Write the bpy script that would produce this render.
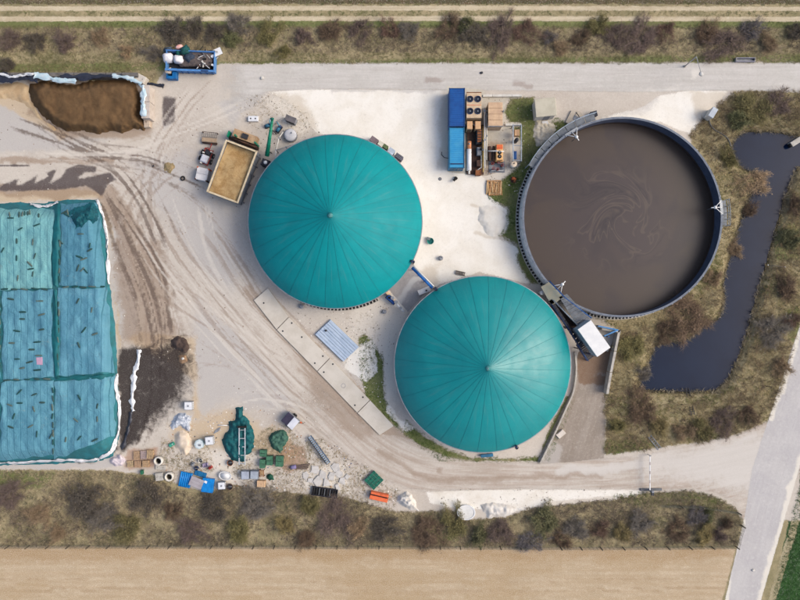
import bpy, math, random
import numpy as np
from mathutils import Vector

R = math.radians
random.seed(7)
for o in list(bpy.data.objects):
    bpy.data.objects.remove(o)
SC = bpy.context.scene
C = SC.collection

# ------------------------------------------------------------------ camera, sky, sun, exposure
CAM_H = 100.0            # metres above the yard, looking straight down
S = 0.15                 # metres on the ground per photo pixel
cam = bpy.data.cameras.new('camera')
cam.sensor_width = 36.0
cam.lens = 36.0 * CAM_H / (800 * S)
cam.clip_start = 1.0
cam.clip_end = 4000.0
cam_o = bpy.data.objects.new('camera', cam)
C.objects.link(cam_o)
cam_o.location = (0, 0, CAM_H)
cam_o.rotation_euler = (0, 0, 0)
SC.camera = cam_o

SUN_EL, SUN_AZ = R(42), R(2)          # azimuth counted from +X (right of the picture) towards +Y
wd = bpy.data.worlds.new('World')
SC.world = wd
wd.use_nodes = True
wn = wd.node_tree
sky = wn.nodes.new('ShaderNodeTexSky')
sky.sky_type = 'NISHITA'
sky.sun_disc = False
sky.sun_elevation = SUN_EL
sky.sun_rotation = R(90) - SUN_AZ
sky.dust_density = 5.0
sky.ozone_density = 0.6
sky.air_density = 1.0
bg = wn.nodes['Background']
bg.inputs['Strength'].default_value = 0.15
wn.links.new(sky.outputs[0], bg.inputs['Color'])
sun = bpy.data.lights.new('sun', 'SUN')
sun.energy = 0.9
sun.angle = R(30)
sun.color = (1.0, 0.985, 0.885)
sun_o = bpy.data.objects.new('sun', sun)
C.objects.link(sun_o)
sd_ = Vector((math.cos(SUN_EL) * math.cos(SUN_AZ), math.cos(SUN_EL) * math.sin(SUN_AZ), math.sin(SUN_EL)))
sun_o.rotation_euler = sd_.to_track_quat('Z', 'Y').to_euler()
sun_o.location = sd_ * 200
vs = SC.view_settings
vs.view_transform = 'Standard'
vs.look = 'None'
vs.exposure = 0.60
vs.gamma = 1.0
vs.use_curve_mapping = False

# ------------------------------------------------------------------ helpers: places and colours
def P(px, py, z=0.0):
    """the place at height z that stands over photo pixel px, py"""
    k = S * (CAM_H - z) / CAM_H
    return Vector(((px - 400) * k, (300 - py) * k, z))

KALB = 0.72
def col(r, g, b, k=KALB):
    f = lambda c: ((c / 255 + 0.055) / 1.055) ** 2.4 if c > 10 else c / 255 / 12.92
    return (f(r) * k, f(g) * k, f(b) * k, 1.0)

def fr(x):
    return x - np.floor(x)
def vnoise(x, y, seed=0.0):
    x = np.asarray(x, dtype=np.float64); y = np.asarray(y, dtype=np.float64)
    ix, iy = np.floor(x), np.floor(y)
    fx, fy = x - ix, y - iy
    fx = fx * fx * (3 - 2 * fx); fy = fy * fy * (3 - 2 * fy)
    h = lambda a, b: fr(np.sin(a * 127.1 + b * 311.7 + seed * 17.3) * 43758.5453)
    return (h(ix, iy) * (1 - fx) + h(ix + 1, iy) * fx) * (1 - fy) + (h(ix, iy + 1) * (1 - fx) + h(ix + 1, iy + 1) * fx) * fy
def fbm(x, y, oct=4, seed=0.0):
    a, s, t = 0.5, 0.0, 0.0
    for i in range(oct):
        s = s + a * vnoise(x * 2 ** i, y * 2 ** i, seed + i * 3.1); t += a; a *= 0.5
    return s / t
def sdf(poly, X, Y):
    """signed distance to a polygon, positive inside (flat arrays)"""
    X = np.asarray(X, dtype=np.float64); Y = np.asarray(Y, dtype=np.float64)
    d = np.full(X.shape, 1e9); ins = np.zeros(X.shape, bool)
    n = len(poly)
    for i in range(n):
        x0, y0 = poly[i]; x1, y1 = poly[(i + 1) % n]
        ex, ey = x1 - x0, y1 - y0
        t = np.clip(((X - x0) * ex + (Y - y0) * ey) / (ex * ex + ey * ey + 1e-12), 0, 1)
        d = np.minimum(d, np.hypot(X - x0 - t * ex, Y - y0 - t * ey))
        if y0 != y1:
            c = ((y0 > Y) != (y1 > Y)) & (X < (x1 - x0) * (Y - y0) / (y1 - y0) + x0)
            ins ^= c
    return np.where(ins, d, -d)
def pline(pts, X, Y):
    """distance across (signed) and length along a polyline"""
    X = np.asarray(X, dtype=np.float64); Y = np.asarray(Y, dtype=np.float64)
    best = np.full(X.shape, 1e9); v = np.zeros(X.shape); u = np.zeros(X.shape); acc = 0.0
    for (x0, y0), (x1, y1) in zip(pts[:-1], pts[1:]):
        ex, ey = x1 - x0, y1 - y0; L = math.hypot(ex, ey)
        t = np.clip(((X - x0) * ex + (Y - y0) * ey) / (L * L), 0, 1)
        d = np.hypot(X - x0 - t * ex, Y - y0 - t * ey)
        sgn = np.sign((X - x0) * ey - (Y - y0) * ex)
        m = d < best
        best = np.where(m, d, best); v = np.where(m, d * sgn, v); u = np.where(m, acc + t * L, u)
        acc += L
    return v, u
def sstep(a, b, x):
    t = np.clip((x - a) / (b - a), 0, 1)
    return t * t * (3 - 2 * t)
def curve(pts, n=8):
    """Catmull-Rom through the points"""
    out = []
    q = [pts[0]] + list(pts) + [pts[-1]]
    for i in range(len(pts) - 1):
        p0, p1, p2, p3 = [np.array(a, float) for a in q[i:i + 4]]
        for k in range(n):
            t = k / n
            out.append(tuple(0.5 * (2 * p1 + (p2 - p0) * t + (2 * p0 - 5 * p1 + 4 * p2 - p3) * t * t + (3 * p1 - p0 - 3 * p2 + p3) * t ** 3)))
    out.append(tuple(float(a) for a in pts[-1]))
    return out

# ------------------------------------------------------------------ materials
class NT:
    def __init__(s, name):
        s.m = bpy.data.materials.new(name); s.m.use_nodes = True
        s.t = s.m.node_tree; s.b = s.t.nodes['Principled BSDF']
    def n(s, typ, **kw):
        nd = s.t.nodes.new(typ)
        for k, v in kw.items():
            setattr(nd, k, v)
        return nd
    def set(s, sock, v):
        if isinstance(v, bpy.types.NodeSocket):
            s.t.links.new(v, sock)
        else:
            sock.default_value = v
    def pos(s):
        if not hasattr(s, '_p'):
            s._p = s.n('ShaderNodeNewGeometry').outputs['Position']
        return s._p
    def scaled(s, v, sc):
        m = s.n('ShaderNodeVectorMath', operation='MULTIPLY')
        s.set(m.inputs[0], v); m.inputs[1].default_value = sc
        return m.outputs[0]
    def noise(s, scale, detail=5.0, rough=0.6, dist=0.0, vec=None):
        nd = s.n('ShaderNodeTexNoise')
        s.set(nd.inputs['Vector'], vec if vec is not None else s.pos())
        nd.inputs['Scale'].default_value = scale; nd.inputs['Detail'].default_value = detail
        nd.inputs['Roughness'].default_value = rough; nd.inputs['Distortion'].default_value = dist
        return nd.outputs['Fac']
    def attr(s, name, vec=False):
        a = s.n('ShaderNodeAttribute'); a.attribute_name = name
        return a.outputs['Vector'] if vec else a.outputs['Fac']
    def math(s, op, a, b=0.0, clamp=False):
        m = s.n('ShaderNodeMath', operation=op); m.use_clamp = clamp
        s.set(m.inputs[0], a); s.set(m.inputs[1], b)
        return m.outputs[0]
    def ramp(s, v, lo, hi, a=0.0, b=1.0):
        m = s.n('ShaderNodeMapRange'); m.interpolation_type = 'SMOOTHSTEP'
        s.set(m.inputs[0], v); s.set(m.inputs[1], lo); s.set(m.inputs[2], hi)
        s.set(m.inputs[3], a); s.set(m.inputs[4], b)
        return m.outputs[0]
    def mix(s, f, a, b, mode='MIX'):
        m = s.n('ShaderNodeMix', data_type='RGBA', blend_type=mode)
        s.set(m.inputs[0], f); s.set(m.inputs[6], a); s.set(m.inputs[7], b)
        return m.outputs[2]
    def bump(s, h, strength, dist=0.05):
        b = s.n('ShaderNodeBump'); b.inputs['Strength'].default_value = strength; b.inputs['Distance'].default_value = dist
        s.set(b.inputs['Height'], h); s.t.links.new(b.outputs[0], s.b.inputs['Normal'])
    def done(s, color, rough=0.85, spec=0.3, metal=0.0, alpha=None):
        s.set(s.b.inputs['Base Color'], color); s.set(s.b.inputs['Roughness'], rough)
        s.b.inputs['Specular IOR Level'].default_value = spec; s.b.inputs['Metallic'].default_value = metal
        if alpha is not None:
            s.set(s.b.inputs['Alpha'], alpha)
        return s.m

_M = {}
def mat(rgb, rgb2=None, scale=1.2, rough=0.75, spec=0.3, metal=0.0, bump=0.0, bscale=8.0, grime=0.35):
    """plain painted or raw surface with patchy wear"""
    key = (rgb, rgb2, scale, rough, spec, metal, bump, bscale, grime)
    if key in _M:
        return _M[key]
    t = NT('surface_%d' % len(_M))
    c1 = col(*rgb)
    c2 = col(*(rgb2 or tuple(max(0, c * 0.82) for c in rgb)))
    f = t.ramp(t.noise(scale, 6, 0.65), 0.36, 0.66)
    c = t.mix(f, c1, c2)
    if grime:
        g = t.ramp(t.noise(scale * 3.7, 7, 0.7, 0.6), 0.55, 0.78, 0.0, grime)
        c = t.mix(g, c, col(104, 92, 78))
    if bump:
        t.bump(t.noise(bscale, 5), bump)
    _M[key] = t.done(c, rough, spec, metal)
    return _M[key]

# ------------------------------------------------------------------ objects
def tag(o, label=None, cat=None, group=None, kind=None):
    if label: o['label'] = label
    if cat: o['category'] = cat
    if group: o['group'] = group
    if kind: o['kind'] = kind
    return o
def thing(name, label, cat, loc, rz=0.0, group=None):
    o = bpy.data.objects.new(name, None); C.objects.link(o)
    o.empty_display_size = 0.5
    o.location = loc; o.rotation_euler = (0, 0, rz)
    return tag(o, label, cat, group)
def kid(parent, name, data, loc=(0, 0, 0), rot=(0, 0, 0), scale=(1, 1, 1)):
    o = bpy.data.objects.new(name, data); C.objects.link(o)
    o.parent = parent; o.location = loc; o.rotation_euler = rot; o.scale = scale
    return o
def copy_tree(o, parent=None):
    c = o.copy(); C.objects.link(c); c.parent = parent
    for ch in list(o.children):
        copy_tree(ch, c)
    return c

class MB:
    def __init__(s):
        s.v = []; s.f = []
    def add(s, vs, fs):
        b = len(s.v); s.v += [tuple(v) for v in vs]; s.f += [tuple(b + i for i in f) for f in fs]
        return s
    def box(s, c, d, rz=0.0, ch=0.0):
        x, y, z = d[0] / 2, d[1] / 2, d[2] / 2
        if ch:
            vs = [(a * x, b * y, -z) for a, b in ((-1, -1), (1, -1), (1, 1), (-1, 1))]
            vs += [(a * x, b * y, z - ch) for a, b in ((-1, -1), (1, -1), (1, 1), (-1, 1))]
            vs += [(a * (x - ch), b * (y - ch), z) for a, b in ((-1, -1), (1, -1), (1, 1), (-1, 1))]
            fs = [(3, 2, 1, 0), (8, 9, 10, 11)]
            for k in (0, 4):
                fs += [(k + i, k + (i + 1) % 4, k + 4 + (i + 1) % 4, k + 4 + i) for i in range(4)]
        else:
            vs = [(a * x, b * y, e * z) for e in (-1, 1) for a, b in ((-1, -1), (1, -1), (1, 1), (-1, 1))]
            fs = [(3, 2, 1, 0), (4, 5, 6, 7)] + [(i, (i + 1) % 4, 4 + (i + 1) % 4, 4 + i) for i in range(4)]
        cs, sn = math.cos(rz), math.sin(rz)
        return s.add([(c[0] + a * cs - b * sn, c[1] + a * sn + b * cs, c[2] + e) for a, b, e in vs], fs)
    def cyl(s, c, z0, z1, r0, r1=None, n=20, caps=True):
        r1 = r0 if r1 is None else r1
        vs = [(c[0] + r * math.cos(2 * math.pi * i / n), c[1] + r * math.sin(2 * math.pi * i / n), z) for r, z in ((r0, z0), (r1, z1)) for i in range(n)]
        fs = [(i, (i + 1) % n, n + (i + 1) % n, n + i) for i in range(n)]
        if caps:
            fs += [tuple(range(n - 1, -1, -1)), tuple(range(n, 2 * n))]
        return s.add(vs, fs)
    def ring(s, c, prof, n=64, a0=0.0, a1=2 * math.pi):
        """revolve a closed profile [(r, z)]"""
        full = abs(a1 - a0 - 2 * math.pi) < 1e-6
        m = n if full else n + 1; k = len(prof)
        vs = [(c[0] + r * math.cos(a0 + (a1 - a0) * i / n), c[1] + r * math.sin(a0 + (a1 - a0) * i / n), z) for i in range(m) for r, z in prof]
        fs = []
        for i in range(n):
            j = (i + 1) % m
            fs += [(i * k + q, j * k + q, j * k + (q + 1) % k, i * k + (q + 1) % k) for q in range(k)]
        if not full:
            fs += [tuple(range(k)), tuple((m - 1) * k + q for q in range(k - 1, -1, -1))]
        return s.add(vs, fs)
    def tube(s, pts, r, n=6, r1=None):
        pts = [Vector(p) for p in pts]; m = len(pts); vs = []; fs = []
        for i, p in enumerate(pts):
            d = (pts[min(i + 1, m - 1)] - pts[max(i - 1, 0)]).normalized()
            a = d.cross(Vector((0, 0, 1)))
            if a.length < 1e-3: a = Vector((1, 0, 0))
            a.normalize(); b = d.cross(a)
            rr = r if r1 is None else r + (r1 - r) * i / (m - 1)
            vs += [p + (a * math.cos(2 * math.pi * k / n) + b * math.sin(2 * math.pi * k / n)) * rr for k in range(n)]
        for i in range(m - 1):
            fs += [(i * n + k, i * n + (k + 1) % n, (i + 1) * n + (k + 1) % n, (i + 1) * n + k) for k in range(n)]
        fs += [tuple(range(n - 1, -1, -1)), tuple((m - 1) * n + k for k in range(n))]
        return s.add(vs, fs)
    def bar(s, a, b, w, h):
        """square bar from a to b"""
        a, b = Vector(a), Vector(b); d = (b - a).normalized()
        u = d.cross(Vector((0, 0, 1)))
        if u.length < 1e-3: u = Vector((1, 0, 0))
        u.normalize(); v = d.cross(u)
        vs = [p + u * i * w / 2 + v * j * h / 2 for p in (a, b) for i, j in ((-1, -1), (1, -1), (1, 1), (-1, 1))]
        return s.add(vs, [(3, 2, 1, 0), (4, 5, 6, 7)] + [(i, (i + 1) % 4, 4 + (i + 1) % 4, 4 + i) for i in range(4)])
    def prism(s, poly, z0, z1):
        n = len(poly)
        a = sum(poly[i][0] * poly[(i + 1) % n][1] - poly[(i + 1) % n][0] * poly[i][1] for i in range(n))
        if a < 0: poly = poly[::-1]
        vs = [(x, y, z) for z in (z0, z1) for x, y in poly]
        return s.add(vs, [tuple(range(n - 1, -1, -1)), tuple(range(n, 2 * n))] + [(i, (i + 1) % n, n + (i + 1) % n, n + i) for i in range(n)])
    def ball(s, c, r, n=10, m=6, sq=(1, 1, 1)):
        vs = []; fs = []
        for j in range(m + 1):
            t = math.pi * j / m
            vs += [(c[0] + sq[0] * r * math.sin(t) * math.cos(2 * math.pi * i / n), c[1] + sq[1] * r * math.sin(t) * math.sin(2 * math.pi * i / n), c[2] + sq[2] * r * math.cos(t)) for i in range(n)]
        for j in range(m):
            fs += [(j * n + i, (j + 1) * n + i, (j + 1) * n + (i + 1) % n, j * n + (i + 1) % n) for i in range(n)]
        return s.add(vs, fs)
    def mesh(s, name, m, smooth=False, off=(0, 0, 0)):
        me = bpy.data.meshes.new(name)
        me.from_pydata([(v[0] - off[0], v[1] - off[1], v[2] - off[2]) for v in s.v], [], s.f)
        me.materials.append(m)
        if smooth: me.polygons.foreach_set('use_smooth', [True] * len(me.polygons))
        me.update()
        return me
    def part(s, parent, name, m, smooth=False, world=False):
        return kid(parent, name, s.mesh(name, m, smooth, parent.location if world else (0, 0, 0)))

def np_mesh(name, V, F, m, smooth=True, attrs=None, vattrs=None):
    V = np.asarray(V, dtype=np.float32); F = np.asarray(F, dtype=np.int32)
    me = bpy.data.meshes.new(name); k = F.shape[1]
    me.vertices.add(len(V)); me.vertices.foreach_set('co', V.ravel())
    me.loops.add(F.size); me.loops.foreach_set('vertex_index', F.ravel())
    me.polygons.add(len(F)); me.polygons.foreach_set('loop_start', np.arange(0, F.size, k, dtype=np.int32))
    me.polygons.foreach_set('loop_total', np.full(len(F), k, dtype=np.int32))
    if smooth: me.polygons.foreach_set('use_smooth', np.ones(len(F), dtype=bool))
    me.materials.append(m)
    for nm, a in (attrs or {}).items():
        me.attributes.new(nm, 'FLOAT', 'POINT').data.foreach_set('value', np.asarray(a, dtype=np.float32).ravel())
    for nm, a in (vattrs or {}).items():
        me.attributes.new(nm, 'FLOAT_VECTOR', 'POINT').data.foreach_set('vector', np.asarray(a, dtype=np.float32).ravel())
    me.update(calc_edges=True)
    return me
def obj(name, me, loc=(0, 0, 0)):
    o = bpy.data.objects.new(name, me); C.objects.link(o); o.location = loc
    return o
def grid_px(x0, x1, y0, y1, step, keep):
    """grid over a photo-pixel box; keep(X, Y) says per vertex what to keep; returns X, Y, quads"""
    xs = np.arange(x0, x1 + step * 0.5, step); ys = np.arange(y0, y1 + step * 0.5, step)
    X, Y = np.meshgrid(xs, ys); nx, ny = len(xs), len(ys)
    k = keep(X.ravel(), Y.ravel()).reshape(ny, nx)
    q = k[:-1, :-1] | k[1:, :-1] | k[:-1, 1:] | k[1:, 1:]
    j, i = np.nonzero(q)
    F = np.stack([j * nx + i, (j + 1) * nx + i, (j + 1) * nx + i + 1, j * nx + i + 1], 1)
    u, inv = np.unique(F, return_inverse=True)
    return X.ravel()[u], Y.ravel()[u], inv.reshape(-1, 4)
def bbox(poly, m=4):
    xs = [p[0] for p in poly]; ys = [p[1] for p in poly]
    return min(xs) - m, max(xs) + m, min(ys) - m, max(ys) + m
def to_world(X, Y, Z):
    k = S * (CAM_H - Z) / CAM_H
    return np.stack([(X - 400) * k, (300 - Y) * k, Z], 1)

def sheet(name, poly, z, m, step=2.0, ragged=2.0, masks=None, flow=None, cut=None, label=None):
    """a piece of the ground's surface, ragged where it thins out at its edge"""
    def sd(X, Y):
        d = sdf(poly, X, Y)
        return cut(X, Y, d) if cut else d
    X, Y, F = grid_px(*bbox(poly, step * 2), step, lambda X, Y: sd(X, Y) > -ragged)
    at = {'edge': sd(X, Y) * S}
    wx = X + 9 * (fbm(X * 0.07, Y * 0.07, 4, 21) - 0.5); wy = Y + 9 * (fbm(X * 0.07, Y * 0.07, 4, 43) - 0.5)
    for k, fn in (masks or {}).items():
        at[k] = fn(X, Y) if k in ('track', 'streaks', 'wet', 'scuff') else fn(wx, wy)
    va = None
    if flow is not None:
        v, u = pline(flow, X, Y)
        va = {'flow': np.stack([u * S * 0.06, v * S, np.zeros_like(u)], 1)}
    o = obj(name, np_mesh(name, to_world(X, Y, np.full(X.shape, z)), F, m, True, at, va))
    o['kind'] = 'structure'
    return o

def blob(poly, soft):
    return lambda X, Y: np.clip(sdf(poly, X, Y) / soft + 0.5, 0, 1)
def stroke(pts, w, soft):
    pts = curve(pts, 5)
    return lambda X, Y: 1 - sstep(w - soft, w + soft, np.abs(pline(pts, X, Y)[0]))
def tracks(list_):
    """bundles of worn wheel marks (path, half width)"""
    cs = [(curve(p, 6), w) for p, w in list_]
    def f(X, Y):
        r = np.zeros_like(X)
        for i, (c, w) in enumerate(cs):
            v, u = pline(c, X, Y)
            v = v + 3 * (fbm(u * 0.02, v * 0.02, 2, i) - 0.5)
            n = vnoise(v * 0.42, u * 0.012, i * 5 + 1) * 0.65 + vnoise(v * 0.9, u * 0.03, i * 7 + 2) * 0.35
            L = u.max()
            r = np.maximum(r, np.exp(-(v / w) ** 2) * sstep(0.42, 0.72, n) * sstep(0, 0.12 * L, u) * sstep(0, 0.12 * L, L - u))
        return r
    return f
def many(*fs):
    return lambda X, Y: np.max(np.stack([f(X, Y) for f in fs]), 0)

def soil_mat(name, base, base2, layers=(), grain=0.12, gscale=14.0, pscale=0.25, flow=False, rag=0.35, soft=0.12, rough=0.92, bump=0.25, streak=0.5, strcol=None, mott=0.2):
    """ground surface: patchy base, stain layers from masks broken up by noise, fine grain, ragged edge"""
    t = NT(name)
    c = t.mix(t.ramp(t.noise(pscale, 6, 0.62, 0.4), 0.35, 0.68), col(*base), col(*base2))
    if flow:
        fv = t.attr('flow', True)
        s1 = t.ramp(t.noise(1.4, 5, 0.6, 0.0, fv), 0.38, 0.66, 0.0, streak)
        c = t.mix(s1, c, col(*(strcol or tuple(x * 0.86 for x in base2))))
        s2 = t.ramp(t.noise(3.3, 5, 0.6, 0.0, fv), 0.52, 0.75, 0.0, streak * 0.8)
        c = t.mix(s2, c, col(*tuple(min(255, x * 1.08) for x in base)))
    md = t.noise(2.6, 8, 0.75, 0.5)
    c = t.mix(t.ramp(md, 0.5, 0.74, 0.0, mott), c, (0.80, 0.76, 0.70, 1)); c = t.mix(t.ramp(md, 0.48, 0.28, 0.0, mott), c, (0.16, 0.135, 0.11, 1))
    n1 = t.noise(0.9, 8, 0.72, 0.8)
    for (a, rgb, k) in layers:
        f = t.math('ADD', t.attr(a), t.math('MULTIPLY', t.math('SUBTRACT', n1, 0.5), 1.5))
        f = t.ramp(f, 0.2, 0.95, 0.0, k)
        f = t.math('MULTIPLY', f, t.ramp(t.attr(a), 0.0, 0.12))
        c = t.mix(f, c, col(*rgb))
    g = t.noise(gscale, 4, 0.7)
    hi = t.ramp(g, 0.5, 0.78, 0.0, grain * 2); lo = t.ramp(g, 0.5, 0.25, 0.0, grain * 2)
    c = t.mix(hi, c, (0.85, 0.82, 0.76, 1)); c = t.mix(lo, c, (0.07, 0.06, 0.05, 1))
    e = t.math('ADD', t.attr('edge'), t.math('MULTIPLY', t.math('SUBTRACT', t.noise(0.8, 7, 0.7), 0.5), 2 * rag))
    e = t.math('ADD', e, t.math('MULTIPLY', t.math('SUBTRACT', t.noise(9, 3, 0.8), 0.5), soft * 5))
    al = t.math('GREATER_THAN', e, 0.0)
    if bump:
        t.bump(t.noise(gscale * 0.7, 6, 0.7), bump, 0.06)
    return t.done(c, rough, 0.2, 0.0, al)

# ================================================================== THE SETTING
POND = [(733,148),(738,137),(746,131),(772,131),(800,136),(850,140),(856,168),(800,166),(796,172),(790,188),(782,212),(774,240),(766,270),(757,300),(749,332),(739,360),(727,383),(716,391),
        (690,392),(655,391),(640,389),(646,374),(653,356),(657,346),(672,343),(690,340),(704,327),(721,319),(727,300),(725,284),(730,265),(738,236),(745,214),(752,196),(760,181),(758,172),(745,168),(736,158)]
TANK_C = P(622.5, 217, 3.0); TANK_R = 14.6
TCX, TCY = 400 + TANK_C.x / S, 300 - TANK_C.y / S
TOP_VERGE = [(-170,26),(970,26),(970,61),(225,62),(214,58),(160,62),(152,80),(130,78),(-170,74)]
LOW_VERGE = [(-170,471),(105,472),(150,478),(175,490),(200,496),(236,487),(262,492),(310,497),(345,499),(395,513),(425,513),(448,511),(470,521),(505,519),(530,510),(610,501),(650,494),(690,492),(715,498),(733,508),(741,520),(738,545),(-170,545)]
BANK = [(738,92),(770,91),(970,99),(970,110),(858,118),(838,180),(797,330),(782,385),(765,421),(740,432),(700,441),(606,453),(605,392),(612,360),(619,329),(590,316),(560,290),(640,300),(700,240),(712,180),(690,135),(705,118),(720,103)]
NECK = [(512,98),(534,97),(534,120),(540,135),(556,120),(572,126),(535,160),(520,190),(516,230),(524,258),(540,282),(532,284),(517,262),(519,245),(497,233),(509,215),(509,207),(490,200),(487,193),(503,180),(519,166),(522,145),(505,112)]
G1 = [(358,338),(366,334),(383,360),(384,398),(402,432),(386,418),(366,398),(362,380)]
G2 = [(406,421),(424,436),(447,450),(472,458),(520,459),(540,456),(549,430),(562,404),(566,396),(575,398),(547,462),(440,460),(404,434)]
CLUT = [(232,470),(262,432),(286,424),(300,444),(322,440),(356,462),(366,468),(398,490),(392,512),(345,498),(300,494),(262,492)]
LEFTC = [(160,468),(163,438),(176,452),(196,456),(206,446),(214,468),(196,478),(178,470),(172,488)]
MID = [(345,318),(368,312),(380,330),(372,350),(356,340)]
ZB = [(236,100),(275,92),(316,120),(318,134),(290,138),(250,132)]

def tank_out(X, Y):
    return np.hypot(X - TCX, Y - TCY) - TANK_R / S
def veg_sd(X, Y):
    b = np.minimum(sdf(BANK, X, Y), np.minimum(tank_out(X, Y) - 3, -sdf(POND, X, Y)))
    return np.maximum(np.maximum(sdf(TOP_VERGE, X, Y), sdf(LOW_VERGE, X, Y)), b)
def ground_z(X, Y):
    p = sdf(POND, X, Y)
    z = np.where(p > 0, -0.55 - 0.9 * sstep(0, 12, p), -0.55 * (1 - sstep(0, 9, -p)))
    v = veg_sd(X, Y)
    z = z + sstep(2, 14, v) * 0.35 * (fbm(X * 0.06, Y * 0.06, 3, 5) - 0.35)
    return z

t = NT('verge_soil')
c = t.mix(t.ramp(t.noise(0.35, 7, 0.65, 0.5), 0.36, 0.66), col(178,164,130), col(148,138,106))
c = t.mix(t.ramp(t.noise(0.16, 5, 0.6), 0.5, 0.7, 0.0, 0.4), c, col(130,128,92))
f = t.ramp(t.math('ADD', t.attr('green'), t.math('MULTIPLY', t.math('SUBTRACT', t.noise(0.7, 7, 0.7), 0.5), 0.9)), 0.3, 0.8, 0.0, 0.75)
c = t.mix(f, c, col(100,118,60))
c = t.mix(t.ramp(t.noise(11, 5, 0.75), 0.45, 0.75, 0.0, 0.4), c, col(196,184,150))
c = t.mix(t.ramp(t.noise(8, 5, 0.75), 0.5, 0.3, 0.0, 0.35), c, col(66,58,44))
c = t.mix(t.ramp(t.attr('mud'), 0.1, 0.9), c, col(52,48,40))
t.bump(t.noise(4, 7, 0.75), 0.6, 0.15)
M_VERGE = t.done(c, 0.95, 0.1)

GREENS = many(blob([(-170,66),(970,52),(970,64),(-170,74)], 8), blob([(-170,20),(970,20),(970,28),(-170,28)], 6), blob(NECK, 8), blob(G1, 4), blob(G2, 6),
              blob([(690,492),(733,505),(720,500),(660,498)], 6), blob([(-10,470),(60,472),(40,490),(-10,485)], 10), blob([(610,440),(660,440),(640,455),(606,455)], 8),
              blob([(785,310),(800,305),(800,345),(788,340)], 6), blob([(775,230),(800,220),(800,260),(775,262)], 8), blob([(425,515),(470,525),(460,542),(430,540)], 8))
def mk_ground():
    X, Y, F = grid_px(-170, 970, -120, 722, 3, lambda X, Y: np.ones(X.shape, bool))
    Z = ground_z(X, Y)
    Z[(X < -166) | (X > 966)] = 0
    n = len(X)
    V = to_world(X, Y, np.zeros_like(X)); V[:, 2] = Z
    mud = 1 - sstep(0, 3.5, np.abs(Y - 545 + 0.012 * (X - 400) * 0)) 
    mud = np.where(X < 742, mud, 0) * 0.4
    mud = np.maximum(mud, 1 - sstep(0, 5, np.abs(sdf(POND, X, Y))))
    g = GREENS(X, Y)
    x0, x1, y0, y1 = X.min(), X.max(), Y.min(), Y.max()
    B = 9000
    ext = [(-B, -B), (x0, -B), (x1, -B), (B, -B), (-B, y0), (x0, y0), (x1, y0), (B, y0), (-B, y1), (x0, y1), (x1, y1), (B, y1), (-B, B), (x0, B), (x1, B), (B, B)]
    EV = [((a - 400) * S, (300 - b) * S, 0.0) for a, b in ext]
    EF = [(r * 4 + k, (r + 1) * 4 + k, (r + 1) * 4 + k + 1, r * 4 + k + 1) for r in range(3) for k in range(3) if not (r == 1 and k == 1)]
    V = np.concatenate([V, EV]); F = np.concatenate([F, np.array(EF) + n])
    z16 = np.zeros(16)
    o = obj('ground', np_mesh('ground', V, F, M_VERGE, True, {'green': np.concatenate([g, z16]), 'mud': np.concatenate([mud, z16])}))
    o['kind'] = 'structure'
mk_ground()

# ---- water
t = NT('pond_water')
t.bump(t.noise(1.6, 4, 0.6), 0.05, 0.05)
M_WATER = t.done(t.mix(t.ramp(t.noise(0.12, 4), 0.4, 0.65), col(10,27,53), col(16,33,59)), 0.05, 0.5)
t.b.inputs['IOR'].default_value = 1.33
X, Y, F = grid_px(*bbox(POND, 6), 3, lambda X, Y: sdf(POND, X, Y) > -4)
o = obj('pond_water', np_mesh('pond_water', to_world(X, Y, np.full(X.shape, -0.55)), F, M_WATER)); o['kind'] = 'structure'

# ---- fields and farm track
HLINE = [(-300, 600), (1100, 600)]
def field_mat(name, a, b, st, **kw):
    return soil_mat(name, a, b, flow=True, strcol=st, **kw)
sheet('stubble_field', [(-170,546),(736,548),(722,602),(690,722),(-170,722)], 0.004,
      soil_mat('stubble', (199,179,150), (188,168,138), [('row', (180,158,126), 0.5), ('damp', (176,150,112), 0.5), ('wheel', (172,148,116), 0.6), ('dark', (168,138,98), 0.55)], grain=0.3, gscale=10, flow=True, streak=0.6, strcol=(182,157,122), rag=0.4, mott=0.2),
      3, 3, {'row': lambda X, Y: 0.5 + 0.5 * np.sin(Y * 0.95 + 1.5 * fbm(X * 0.006, Y * 0.02, 2)), 'dark': blob([(-170,546),(736,548),(730,560),(-170,562)], 12), 'damp': lambda X, Y: sstep(0.5, 0.75, fbm(X * 0.012, Y * 0.05, 4, 31)), 'wheel': lambda X, Y: np.maximum(np.exp(-((np.abs(Y - 583 - 3 * np.sin(X * 0.004)) - 5.5) / 1.1) ** 2), np.exp(-((np.abs(Y - 640) - 5.5) / 1.1) ** 2))}, HLINE)
sheet('crop_field', [(800,470),(970,0),(970,722),(746,722),(771,602)], 0.004,
      soil_mat('crop', (44,84,34), (32,68,26), [('row', (52,98,40), 0.5)], grain=0.10, gscale=7, flow=True, rag=0.4), 3, 3,
      {'row': lambda X, Y: 0.5 + 0.5 * np.sin((X + Y * 0.27) * 0.8)}, [(746,722),(810,460),(970,-100)])
sheet('ploughed_field', [(-170,-122),(970,-122),(970,4),(-170,4)], 0.004,
      soil_mat('ploughed', (112,92,66), (92,84,56), [('row', (74,66,44), 0.6)], grain=0.25, gscale=6, flow=True, rag=0.5), 3, 3,
      {'row': lambda X, Y: 0.5 + 0.5 * np.sin(Y * 0.9)}, [(-300, 0), (1100, 0)])
M_TRACK = soil_mat('farm_track', (214,200,172), (196,180,150), [], grain=0.16, gscale=10, flow=True, rag=0.3, soft=0.15)
sheet('farm_track', [(-170,6.5),(200,6),(500,5.5),(800,7),(970,7),(970,11),(800,11),(500,10.5),(200,10.5),(-170,11)], 0.008, M_TRACK, 2, 3, None, [(-300, 9), (1100, 9)])
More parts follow.
